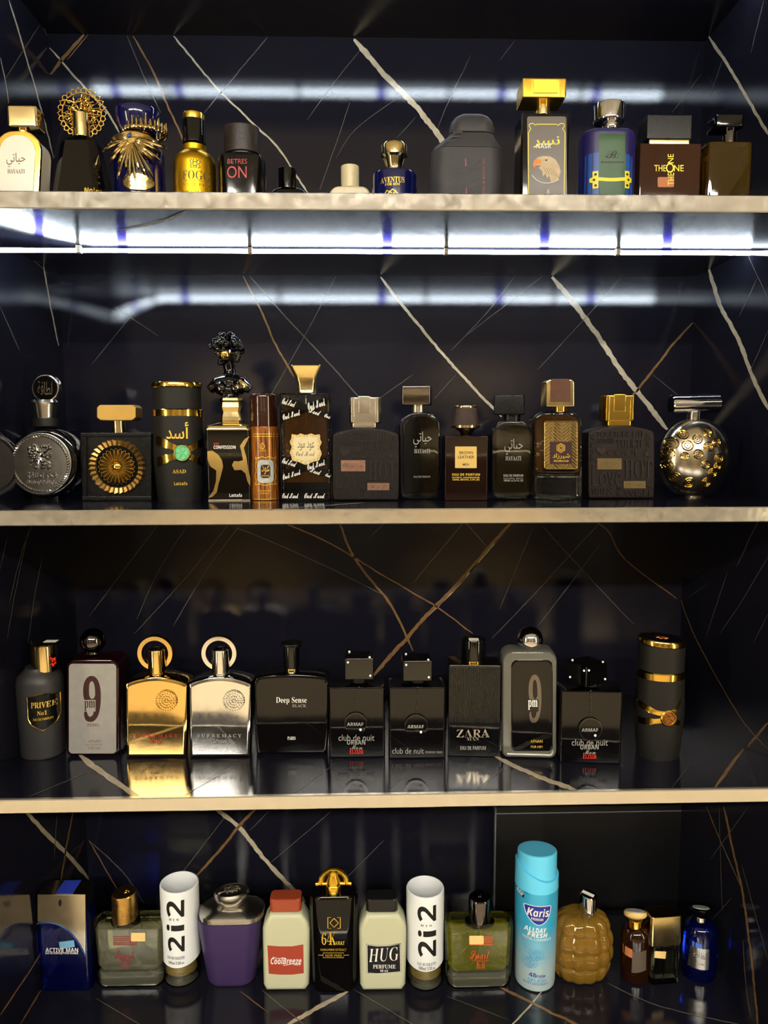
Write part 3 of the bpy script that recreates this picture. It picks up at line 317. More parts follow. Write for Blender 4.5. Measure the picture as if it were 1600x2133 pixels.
'\U0001d646': '613|26 0 177 714 326 714 251 369 327 471 529 714 705 714 415 372 557 0 392 0 289 289 228 255 175 0',
'\U0001d647': '518|26 0 177 714 326 714 201 125 451 125 425 0',
'\U0001d64b': '610|26 0 177 714 376 714 430 711 477 702 516 688 561 657 592 615 609 564 615 506 610 453 597 406 574 365 543 331 506 303 463 282 414 266 361 257 304 254 228 254 175 0|255 378 316 378 377 386 424 411 455 450 465 502 454 551 423 580 370 590 300 590',
'\U0001d64d': '609|26 0 177 714 352 714 418 709 475 694 522 668 556 631 577 581 584 518 579 465 564 419 539 380 507 347 470 322 427 303 554 0 392 0 291 274 233 274 175 0|259 397 297 397 354 404 397 425 423 460 432 510 421 554 389 581 336 590 300 590',
'\U0001d64e': '530|194 -10 142 -7 96 2 54 16 20 34 20 168 64 146 107 129 151 118 195 115 241 120 278 134 303 158 311 193 305 230 288 258 260 283 225 309 196 332 167 358 142 387 121 422 108 461 103 507 111 567 133 620 169 663 219 696 258 712 301 721 348 724 402 721 451 712 497 697 542 676 489 562 440 582 393 594 348 598 312 593 282 576 262 551 256 518 262 484 279 458 307 434 344 407 380 380 410 351 433 321 455 270 462 211 458 164 446 123 426 87 399 57 366 33 329 14 287 1 242 -7',
'\U0001d654': '564|148 0 206 273 91 714 243 714 306 425 489 714 656 714 354 273 296 0',
'\U0001d656': '594|198 -10 160 -5 124 10 91 35 66 73 50 123 44 188 46 232 52 276 62 320 76 362 93 402 113 439 149 487 193 524 242 548 297 556 344 551 382 534 410 509 432 476 436 476 464 546 577 546 461 0 351 0 358 71 354 71 323 38 288 13 246 -4|256 109 285 115 312 133 336 161 357 195 372 234 383 275 388 314 390 357 386 389 372 415 351 431 322 437 296 432 272 416 250 391 231 359 215 322 203 281 196 238 193 195 209 131',
'\U0001d658': '483|247 -10 193 -5 145 11 103 37 71 75 51 126 44 191 46 239 52 286 63 331 78 373 96 411 119 447 146 479 176 505 210 527 248 543 289 553 333 556 379 554 421 547 458 536 493 521 448 409 422 419 397 429 369 435 339 437 296 428 260 403 231 363 210 315 197 260 193 203 199 163 215 133 242 115 277 109 313 112 346 121 378 133 411 149 411 29 376 13 338 1 295 -7',
'\U0001d65a': '557|260 -10 200 -4 148 13 104 43 71 83 51 136 44 201 46 246 53 291 64 334 79 374 98 412 122 447 149 478 181 505 217 527 257 543 301 553 349 556 405 551 451 537 487 514 521 466 532 407 523 353 498 307 455 269 394 240 315 223 218 217 193 217 192 211 192 207 192 197 198 158 218 127 248 108 289 101 330 104 367 111 405 124 450 143 450 32 407 14 363 1 315 -7|209 316 231 316 282 319 323 328 354 343 382 371 391 404 378 439 340 450 313 446 286 433 261 413 239 386 221 354',
'\U0001d65b': '373|-22 -240 -69 -237 -107 -228 -107 -110 -78 -118 -51 -120 -23 -115 2 -100 21 -74 33 -37 133 434 53 434 68 505 157 546 166 587 184 646 208 693 238 726 274 747 317 761 367 765 400 763 430 759 457 751 482 741 443 632 429 638 414 643 397 646 378 647 353 642 333 628 319 605 310 576 304 546 411 546 387 434 280 434 175 -59 162 -107 142 -150 115 -187 80 -216 34 -234',
'\U0001d65e': '297|231 614 202 617 179 628 162 646 157 674 163 711 181 738 209 755 246 760 273 757 297 747 314 729 319 701 314 666 298 638 270 620|18 0 134 546 281 546 165 0',
'\U0001d661': '297|18 0 179 760 326 760 165 0',
'\U0001d662': '905|18 0 134 546 246 546 236 445 240 445 274 490 314 525 359 548 412 556 462 549 499 527 525 491 540 445 544 445 578 490 618 525 665 548 718 556 778 545 820 514 845 464 854 399 851 359 843 311 778 0 631 0 698 319 704 351 706 377 694 422 658 437 627 430 598 409 573 376 551 334 533 283 519 227 472 0 325 0 392 319 398 351 400 377 388 422 352 437 321 430 292 409 267 375 246 332 228 282 213 226 165 0',
'\U0001d664': '585|253 -10 195 -4 145 16 102 46 71 88 51 140 44 200 46 247 52 293 62 337 76 378 94 416 116 451 157 495 207 528 245 544 287 553 334 556 393 550 443 531 485 499 516 456 535 403 541 340 539 295 533 251 524 208 511 168 493 130 472 96 431 52 382 19 343 3 300 -7|265 110 303 118 335 143 360 181 378 229 389 283 393 340 389 378 378 409 356 429 323 436 292 430 265 414 242 388 224 355 210 318 200 278 194 238 192 200 210 133',
'\U0001d667': '421|18 0 134 546 246 546 236 445 241 445 276 491 316 527 361 549 411 556 423 556 437 555 449 553 458 551 426 409 417 412 405 415 392 416 377 417 325 406 279 374 252 340 232 297 217 244 165 0',
'\U0001d668': '473|175 -10 126 -8 84 -3 46 7 11 22 11 143 49 124 87 111 127 102 167 99 200 103 229 114 249 132 256 158 252 177 240 194 215 213 174 238 129 268 96 299 75 335 68 382 74 434 93 477 124 512 165 536 216 551 276 556 322 553 367 546 411 531 453 510 405 405 375 421 344 434 311 443 279 446 256 443 236 435 222 420 217 400 221 382 233 367 255 350 291 330 337 303 373 271 397 231 405 180 398 122 377 75 343 38 296 11 240 -5',
'\U0001d669': '410|200 -10 142 -3 97 18 68 56 58 116 60 142 64 171 120 434 46 434 60 506 156 547 220 662 315 662 291 546 429 546 405 434 267 434 211 171 209 157 208 145 211 129 220 118 234 111 251 109 271 110 290 114 309 119 330 126 330 16 305 6 274 -3 239 -8',
'\U0001d66a': '604|193 -10 132 1 89 33 63 82 54 147 55 168 57 194 61 222 66 251 128 546 275 546 208 227 202 195 200 169 213 124 253 109 285 116 314 138 338 171 360 214 378 265 392 320 440 546 587 546 471 0 359 0 369 101 364 101 330 56 292 21 246 -2',
'\U0001d66b': '512|117 0 50 546 194 546 216 260 218 237 219 208 219 176 219 147 224 147 233 174 245 205 256 234 267 256 412 546 570 546 275 0',
'\U0001d66f': '455|-23 0 -6 88 275 432 81 432 106 546 472 546 451 448 175 114 389 114 365 0',
'\U0001d7ce': '559|280 -10 223 -5 175 10 135 36 102 71 77 114 58 165 44 223 37 288 34 359 37 430 44 494 58 552 77 603 102 645 135 679 175 704 224 719 281 724 335 719 382 704 422 679 454 645 480 602 500 552 514 493 522 429 525 358 522 287 514 223 500 165 480 114 454 71 421 36 381 10 334 -5|280 55 326 75 353 135 362 195 368 270 370 358 368 446 362 520 353 580 327 639 281 659 235 639 207 580 197 520 191 446 189 358 191 270 197 195 207 135 234 75',
'\U0001d7cf': '559|97 0 97 53 179 53 202 57 217 67 226 87 229 118 229 619 193 577 161 544 130 522 100 515 78 520 59 535 46 559 42 589 74 599 110 613 150 634 196 666 266 718 378 718 378 118 381 91 388 70 403 57 429 53 510 53 510 0',
'\U0001d7d1': '559|243 -10 196 -8 155 -2 121 7 79 27 51 52 34 80 28 110 34 144 54 168 81 183 113 188 122 132 147 92 186 68 236 60 268 63 297 73 322 91 342 118 355 156 359 207 349 259 319 301 288 322 250 334 204 338 142 338 142 400 208 400 265 410 304 441 327 487 335 547 330 595 314 632 288 655 252 663 220 657 198 641 182 615 173 583 168 546 166 508 111 513 70 530 45 557 36 597 50 646 92 687 135 708 190 720 257 724 323 719 380 705 426 682 460 649 481 609 488 561 483 519 468 481 444 449 412 421 376 398 335 381 375 371 416 355 454 331 485 300 506 258 513 206 507 150 491 104 464 66 430 37 389 15 343 1 294 -7',
'\U0001d7d2': '559|180 0 180 53 208 53 240 56 266 66 284 87 290 125 290 186 13 186 13 247 297 714 436 714 436 252 540 252 540 186 436 186 436 125 442 87 460 66 487 56 518 53 531 53 531 0|83 252 290 252 290 427 290 473 292 522 294 572 297 619 291 605 282 587 271 566 259 545 246 523 235 503 225 487 218 475',
'\U0001d7d4': '559|293 -10 246 -6 202 6 163 27 128 55 99 93 76 139 59 193 48 257 45 330 47 384 53 436 62 485 76 530 94 572 115 610 140 643 170 671 204 694 242 710 284 721 330 724 388 720 434 709 467 691 490 668 503 642 507 614 500 585 480 560 443 542 387 536 386 566 382 596 374 623 362 646 345 660 321 665 268 648 227 597 207 544 193 479 186 401 209 414 240 427 277 435 324 438 381 432 429 414 470 384 500 342 518 292 524 231 518 164 498 106 466 57 420 20 363 -3|296 56 330 66 357 96 369 127 377 169 379 221 376 270 368 310 355 340 325 368 287 377 259 373 230 362 203 346 186 329 190 242 201 172 219 121 254 72',
'\U0001d7d7': '559|227 -10 173 -6 131 7 100 25 79 49 67 76 63 103 66 123 75 140 90 152 112 160 130 119 154 84 188 61 232 53 305 85 352 182 373 343 348 316 316 295 277 280 231 275 177 281 130 299 90 328 59 369 41 420 35 482 38 528 47 570 62 609 96 657 142 694 178 710 219 721 264 724 311 720 354 708 393 689 428 661 457 625 482 580 500 526 510 462 514 388 512 334 507 283 498 234 485 187 468 145 448 107 422 73 393 44 359 21 320 4 276 -7|274 347 307 352 334 366 356 387 373 414 369 492 360 553 344 600 312 643 270 657 232 646 204 615 190 582 183 539 180 488 190 410 222 363',
'\U0001d7ec': '572|285 -10 207 1 144 33 96 88 63 161 43 251 36 357 39 431 47 497 60 555 79 605 106 647 139 681 180 705 228 720 285 725 363 714 426 682 474 628 508 555 528 464 535 357 532 284 524 218 511 160 491 110 465 68 432 34 391 10 342 -5|285 112 332 127 363 173 375 221 383 282 385 357 383 432 375 493 363 541 333 588 285 603 237 588 207 541 195 493 188 432 186 357 188 282 195 221 207 174 237 127',
'\U0001d7ed': '572|262 0 262 413 262 443 264 481 265 521 266 555 258 547 245 534 229 519 214 506 132 440 59 531 289 714 413 714 413 0',
'\U0001d7ee': '572|40 0 40 105 219 286 253 321 282 352 307 379 335 414 354 447 365 479 369 513 363 551 346 577 318 593 282 598 242 593 202 579 162 556 120 525 38 622 70 648 104 672 141 693 184 710 234 720 293 724 338 721 378 713 414 699 458 669 492 630 512 583 519 531 513 475 496 424 467 375 428 327 396 294 360 258 320 220 228 134 228 127 539 127 539 0',
'\U0001d7ef': '572|244 -10 170 -6 101 7 38 29 38 157 85 137 135 122 183 113 228 110 297 117 342 138 366 172 374 217 370 245 359 268 338 286 307 299 262 306 202 309 148 309 148 425 203 425 261 428 304 438 333 452 351 472 360 495 363 521 357 555 340 581 308 597 261 602 213 598 173 585 138 567 109 550 39 654 85 682 138 704 178 715 222 722 272 724 340 719 398 704 447 680 482 646 504 604 511 554 506 508 491 469 467 436 435 410 398 390 357 376 357 373 410 363 453 345 488 321 512 290 527 252 532 208 524 149 502 97 478 66 446 40 408 19 361 3 307 -7',
'\U0001d7f0': '572|322 0 322 148 17 148 17 253 330 714 469 714 469 265 555 265 555 148 469 148 469 0|150 265 322 265 322 386 322 412 323 442 324 474 326 504 327 527 328 541 324 541 315 521 305 502 294 483 281 463',
'\U0001d7f1': '572|241 -10 187 -7 136 0 89 12 49 29 49 159 90 141 138 127 189 116 236 113 295 120 339 141 365 176 374 226 358 286 310 322 231 334 203 333 173 329 146 323 123 318 63 350 90 714 477 714 477 586 222 586 209 446 227 450 246 453 269 455 300 456 362 450 416 431 462 400 497 358 513 323 523 284 526 239 518 167 494 106 454 57 398 20 327 -3',
'\U0001d7f4': '572|286 -10 212 -4 150 13 101 41 64 79 42 126 35 181 39 227 53 267 75 300 104 328 136 352 172 373 128 406 91 446 65 493 57 552 65 604 89 647 126 680 174 704 228 718 286 723 345 718 400 704 446 680 483 647 506 604 514 551 505 493 478 446 436 408 386 377 423 355 459 331 490 302 515 269 531 230 536 185 528 130 505 82 467 43 417 14 377 1 333 -7|286 440 318 458 346 479 366 505 372 540 366 571 348 594 320 608 285 613 251 608 224 594 205 571 199 540 206 507 225 480 253 459|284 101 333 107 368 125 389 153 396 189 392 214 380 237 362 256 341 274 317 289 292 304 279 311 237 287 204 260 182 228 175 190 182 155 203 126 237 107',
}
def tmesh(s, off=0, ext=0, shear=0):
    k = (s, off, ext, shear)
    if k not in TCACHE:
        if GL and any(ord(c_) >= 0x1D400 for c_ in s):
            c = bpy.data.curves.new('t', 'CURVE'); c.dimensions = '2D'; c.fill_mode = 'BOTH'; c.offset = off; c.extrude = ext; x0 = 0
            for c_ in s:
                g = GL[c_].split('|')
                for ct in g[1:]:
                    q = [int(t) for t in ct.split()]; sp = c.splines.new('POLY'); sp.points.add(len(q)//2-1); sp.use_cyclic_u = True
                    for i in range(len(q)//2): sp.points[i].co = (x0+q[2*i]/1000, q[2*i+1]/1000, 0, 1)
                x0 += int(g[0])/1000
        else:
            c = bpy.data.curves.new('t', 'FONT'); c.body = s; c.offset = off; c.extrude = ext; c.shear = shear; c.resolution_u = 3
        o = bpy.data.objects.new('t', c); COL.objects.link(o); bpy.context.view_layer.update()
        me = bpy.data.meshes.new_from_object(o); vs = [v.co.copy() for v in me.vertices]; fs = [list(p.vertices) for p in me.polygons]
        bpy.data.objects.remove(o); bpy.data.curves.remove(c); bpy.data.meshes.remove(me); TCACHE[k] = (vs, fs)
    return TCACHE[k]

# ------------------------------------------------------------------ a thing on a shelf, measured in photograph pixels on its own planes
class Bt:
    def __init__(b, name, label, cat, shelf, px, py, dep, rz=0, Yf=None, group=None, mid=False):
        b.zs = S[shelf]; b.rz = math.radians(rz); b.R = Matrix.Rotation(b.rz, 3, 'Z')
        if Yf is not None:
            P = hit(px, py, 1, Yf); P.z = b.zs
        else: P = hit(px, py, 2, b.zs)
        b.s = (P-EYE).dot(FWD)/FPX; b.dep = dep; b.px = px
        b.c = P + b.R @ V((0, dep/2*b.s, 0))
        if mid: b.c.x = hit(px, py, 1, b.c.y).x      # round things are measured by their outline, which lies at mid depth
        b.py = py if Yf is None else 1e9
        b.root = tag(empty(name, b.c, b.rz), label, cat, group); b.on = None
    def U(b, px, py, yl=None):      # pixel -> local x, z (in bottle pixels) on the plane y = yl
        if yl is None: yl = -b.dep/2
        n = b.R @ V((0, 1, 0)); P0 = b.c + n*(yl*b.s); d = ray(px, py); P = EYE + d*((P0-EYE).dot(n)/d.dot(n))
        q = b.R.transposed() @ (P-b.c); return q.x/b.s, q.z/b.s
    def z(b, py, d, px=None):
        if py >= b.py-.5 or py == 0: return 0.0
        z_ = b.U(px or b.px, py, -d/2)[1]
        return z_ if z_ > 0 else 2.0
    def part(b, name, vs, fs, m, parent=None, ang=35, mi=None): return mk(name, [V(v)*b.s for v in vs], fs, m, parent or b.root, ang, mi)
    def mesh(b, name, M, m, parent=None, ang=35):
        M.v = [v*b.s for v in M.v]; return M.obj(name, m, parent or b.root, ang)
    def loft(b, name, rows, m, d0=None, cx=None, n=7, parent=None, ang=35, loc=False, rz=0, cy=0, tilt=None, flute=None, body=False, cap=(1, 1)):
        d0 = d0 or max(r[2] for r in rows); px = cx if cx is not None else b.px
        x0 = 0 if cx is None else b.U(cx, rows[0][0] if not loc else b.tpy, (0 if rows[-1][3] == 'o' else -d0/2)+cy)[0]
        vs = []; fs = []; c, s_ = math.cos(math.radians(rz)), math.sin(math.radians(rz)); N = 4*n
        for r in rows:
            z = r[0] if loc else b.z(r[0], d0-2*cy, px)
            dx = r[4] if len(r) > 4 else 0
            for i, (x, y) in enumerate(section(r[1], r[2], r[3], n)):
                if flute: x, y = flute(i, N, x, y, z)
                X, Y = x*c-y*s_, x*s_+y*c
                zz = z + (tilt(X, Y, z) if tilt else 0)
                vs.append((X+x0+dx, Y+cy, zz))
        for k in range(len(rows)-1):
            for i in range(N): fs.append([k*N+i, k*N+(i+1) % N, (k+1)*N+(i+1) % N, (k+1)*N+i])
        if cap[0]: fs.append(list(range(N))[::-1])
        if cap[1]: fs.append([(len(rows)-1)*N+i for i in range(N)])
        o = b.part(name, vs, fs, m, parent, ang)
        if body: b.setbody(o)
        return o
    def setbody(b, o):
        me = o.data; b.on = BVHTree.FromPolygons([v.co/b.s for v in me.vertices], [list(p.vertices) for p in me.polygons])
    def blk(b, name, ytop, ybot, w, d, r, m, bev=2.5, cx=None, w1=None, d1=None, **k):   # rounded block with softened edges
        px = cx if cx is not None else b.px; cy = k.get('cy', 0)
        zt, zb = b.z(ytop, d-2*cy, px), b.z(ybot, d-2*cy, px); b.tpy = ytop; w1 = w1 or w; d1 = d1 or d; q = .3*bev
        rows = [(zb, w1-2*bev, d1-2*bev, max(.5, r-bev) if r != 'o' else r), (zb+q, w1-2*q, d1-2*q, r), (zb+bev, w1, d1, r), (zt-bev, w, d, r), (zt-q, w-2*q, d-2*q, r), (zt, w-2*bev, d-2*bev, max(.5, r-bev) if r != 'o' else r)]
        return b.loft(name, rows, m, cx=cx, d0=d-2*cy if False else d, loc=True, **k)
    def prism(b, name, outline, d, m, bev=2, yc=0, parent=None, ang=35, body=False, loc=False, clampz=True):   # outline (photo pixels) on the front plane, pushed back by d
        y0 = yc-d/2
        P = [V(p) for p in outline] if loc else [V(b.U(px, py, y0)) for px, py in outline]
        if clampz: P = [V((p.x, max(0, p.y))) for p in P]
        N = len(P); mn = V((min(p.x for p in P), min(p.y for p in P))); mx = V((max(p.x for p in P), max(p.y for p in P))); ce = (mn+mx)/2; sz = (mx-mn)/2
        vs = []; fs = []
        for yy, ins in ((y0, bev), (y0+.3*bev, .3*bev), (y0+bev, 0), (y0+d-bev, 0), (y0+d-.3*bev, .3*bev), (y0+d, bev)):
            k = (1-ins/max(sz.x, .1), 1-ins/max(sz.y, .1))
            for p in P: vs.append((ce.x+(p.x-ce.x)*k[0], yy, ce.y+(p.y-ce.y)*k[1]))
        for k in range(5):
            for i in range(N): fs.append([k*N+i, k*N+(i+1) % N, (k+1)*N+(i+1) % N, (k+1)*N+i])
        fs.append(list(range(N))[::-1]); fs.append([5*N+i for i in range(N)])
        o = b.part(name, vs, fs, m, parent, ang)
        if body: b.setbody(o)
        return o
    def conform(b, vs, eps, yl):
        out = []
        for x, z, h in vs:
            y = yl
            if b.on:
                q = b.on.ray_cast(V((x, -1000, z)), V((0, 1, 0)))
                for f_ in range(60):
                    if q[0] is not None: break
                    x *= .99; q = b.on.ray_cast(V((x, -1000, z)), V((0, 1, 0)))
                if q[0] is not None: y = q[0].y
            out.append((x, y-eps-h, z))
        return out
    def sheet(b, name, vs2, fs, m, eps=.3, yl=None, conf=True, parent=None, cuts=0, th=0):
        if yl is None: yl = -b.dep/2
        if cuts:
            bm = bmesh.new(); vv = [bm.verts.new((v[0], v[1], v[2] if len(v) > 2 else 0)) for v in vs2]
            for f in fs:
                try: bm.faces.new([vv[i] for i in f])
                except ValueError: pass
            xs = [v[0] for v in vs2]; a, e = min(xs), max(xs)
            for i in range(1, cuts):
                bmesh.ops.bisect_plane(bm, geom=bm.verts[:]+bm.edges[:]+bm.faces[:], plane_co=(a+(e-a)*i/cuts, 0, 0), plane_no=(1, 0, 0))
            zs_ = [v[1] for v in vs2]; a, e = min(zs_), max(zs_)
            for i in range(1, cuts):
                bmesh.ops.bisect_plane(bm, geom=bm.verts[:]+bm.edges[:]+bm.faces[:], plane_co=(0, a+(e-a)*i/cuts, 0), plane_no=(0, 1, 0))
            bm.verts.index_update(); vs2 = [tuple(v.co) for v in bm.verts]; fs = [[v.index for v in f.verts] for f in bm.faces]; bm.free()
        vs3 = [(v[0], v[1], v[2] if len(v) > 2 else 0) for v in vs2]
        on = b.on
        if not conf: b.on = None
        P = b.conform(vs3, eps, yl)
        if th:      # give the plate its thickness
            K = len(P); Q = [(p[0], p[1]-th, p[2]) for p in P]; cnt = {}
            for f in fs:
                for i in range(len(f)):
                    e = (f[i], f[(i+1) % len(f)]); cnt[tuple(sorted(e))] = cnt.get(tuple(sorted(e)), []) + [e]
            fs = [[i+K for i in f] for f in fs] + [f[::-1] for f in fs] + [[e[0][0], e[0][1], e[0][1]+K, e[0][0]+K] for e in cnt.values() if len(e) == 1]
            P = P+Q
        b.on = on
        return b.part(name, P, fs, m, parent)
    def flat(b, name, poly, m, **k):       # one printed or raised shape, photo pixels
        yl = k.get('yl'); P = [b.U(x, y, yl) for x, y in poly]
        return b.sheet(name, P, [list(range(len(P)))], m, **k)
    def flats(b, name, polys, m, **k):
        yl = k.get('yl'); vs = []; fs = []
        for poly in polys:
            n0 = len(vs); vs += [b.U(x, y, yl) for x, y in poly]; fs.append(list(range(n0, len(vs))))
        return b.sheet(name, vs, fs, m, **k)
    def txt(b, items, m, name='lettering', ext=0, eps=.35, yl=None, conf=True, parent=None, cuts=0, off=0):
        # items: (string, (x0,y0,x1,y1), style, rotation degrees, shear)
        vs = []; fs = []
        for it in items:
            s_, bb = it[0], it[1]; st = it[2] if len(it) > 2 else None; rot = it[3] if len(it) > 3 else 0; sh = it[4] if len(it) > 4 else 0
            tv, tf = tmesh(sty(s_, st), off, .05 if ext else 0, sh)
            if not tv: continue
            x0, x1 = min(v.x for v in tv), max(v.x for v in tv); y0, y1 = min(v.y for v in tv), max(v.y for v in tv)
            cx, cy, W, H = (bb[0]+bb[2])/2, (bb[1]+bb[3])/2, bb[2]-bb[0], bb[3]-bb[1]
            if rot in (90, -90): W, H = H, W
            ca, sa = math.cos(math.radians(rot)), math.sin(math.radians(rot)); n0 = len(vs)
            for v in tv:
                X = ((v.x-x0)/max(1e-6, x1-x0)-.5)*W; Y = ((v.y-y0)/max(1e-6, y1-y0)-.5)*H
                p = b.U(cx+X*ca-Y*sa, cy-(X*sa+Y*ca), yl)
                vs.append((p[0], p[1], ext if (ext and v.z > 0) else 0))
            fs += [[i+n0 for i in f] for f in tf]
        return b.sheet(name, vs, fs, m, eps=eps, yl=yl, conf=conf, parent=parent, cuts=cuts)
    def strokes(b, name, lines, wd, m, eps=.35, yl=None, conf=True, parent=None, r=False):   # drawn lines: flat strokes, or round wire when r
        yy = -b.dep/2 if yl is None else yl
        if r:
            M = Mesh()
            for l in lines:
                cl = l[0] == l[-1]; pts = [b.U(x, y, yl) for x, y in (l[:-1] if cl else l)]
                P = b.conform([(p[0], p[1], 0) for p in pts], eps, yy) if conf else [(p[0], yy-eps, p[1]) for p in pts]
                M.tube(P, wd/2, 6, cl)
            return b.mesh(name, M, m, parent)
        vs = []; fs = []
        for l in lines:
            P = [V(b.U(x, y, yl)) for x, y in l]; n0 = len(vs)
            for i, p in enumerate(P):
                t = P[min(i+1, len(P)-1)]-P[max(i-1, 0)]; t = t.normalized() if t.length else V((1, 0)); nn = V((-t.y, t.x))*wd/2
                vs += [p+nn, p-nn]
            for i in range(len(P)-1): fs.append([n0+2*i, n0+2*i+1, n0+2*i+3, n0+2*i+2])
        return b.sheet(name, [tuple(v) for v in vs], fs, m, eps=eps, yl=yl, conf=conf, parent=parent)
def circ(cx, cy, r, n=36, ry=None, a0=0, a1=360):
    return [(cx+r*math.cos(math.radians(a0+(a1-a0)*i/n)), cy+(ry or r)*math.sin(math.radians(a0+(a1-a0)*i/n))) for i in range(n)]
def rrect(x0, y0, x1, y1, r, n=6):
    rr = r if isinstance(r, (list, tuple)) else [r]*4; P = []      # radii: top-left, top-right, bottom-right, bottom-left
    for (cx, cy, a, q) in ((x0+rr[0], y0+rr[0], 180, rr[0]), (x1-rr[1], y0+rr[1], 270, rr[1]), (x1-rr[2], y1-rr[2], 0, rr[2]), (x0+rr[3], y1-rr[3], 90, rr[3])):
        if q == 0: P.append((cx, cy)); continue
        for j in range(n+1):
            t = math.radians(a+90*j/n); P.append((cx+q*math.cos(t), cy+q*math.sin(t)))
    return P
def frame_lines(x0, y0, x1, y1): return [[(x0, y0), (x1, y0), (x1, y1), (x0, y1), (x0, y0)]]
def smooth(pts, n=4):
    out = []
    for i in range(len(pts)-1):
        p0, p1, p2, p3 = [V(pts[max(0, min(len(pts)-1, i+k))]) for k in (-1, 0, 1, 2)]
        for j in range(n):
            t = j/n; q = .5*((2*p1)+(p2-p0)*t+(2*p0-5*p1+4*p2-p3)*t*t+(3*p1-p0-3*p2+p3)*t**3); out.append(tuple(q))
    out.append(tuple(pts[-1])); return out

# ------------------------------------------------------------------ shelf unit: marble panels with veins set in
VM = ['marble', 'vein_cream', 'vein_rust', 'vein_fine', 'marble_satin']
def veins(M, ax, val, off, lst):
    for k, wd, pts in lst:
        P = smooth(pts, 5); Q = []
        for i in range(len(P)-1):      # short steps, so that the edges can wander
            n = max(1, int((V(P[i+1])-V(P[i])).length/6))
            for j in range(n): Q.append(V(P[i]).lerp(V(P[i+1]), j/n))
        Q.append(V(P[-1])); vs = []; wob = 0
        for i, p in enumerate(Q):
            t = (Q[min(i+1, len(Q)-1)]-Q[max(i-1, 0)]).normalized(); n = V((-t.y, t.x)); e = min(1, .45+min(i, len(Q)-1-i)*.2)
            wob = .7*wob+random.uniform(-.3, .3)*min(wd, 4)*.5
            a, c = [wd/2*e*random.uniform(.72, 1.15) for _ in '12']
            for q in (p+n*(a+wob), p+n*(wob-c)):
                h = hit(q.x, q.y, ax, val); h[ax] += off; vs.append(h)
        M.add(vs, [[2*i, 2*i+1, 2*i+3, 2*i+2] for i in range(len(Q)-1)], k)
C_, R_, F_ = 1, 2, 3
M = Mesh(); M.box((XL-.02, DEP, S[4]-TH), (XR+.02, DEP+.02, S[0]))
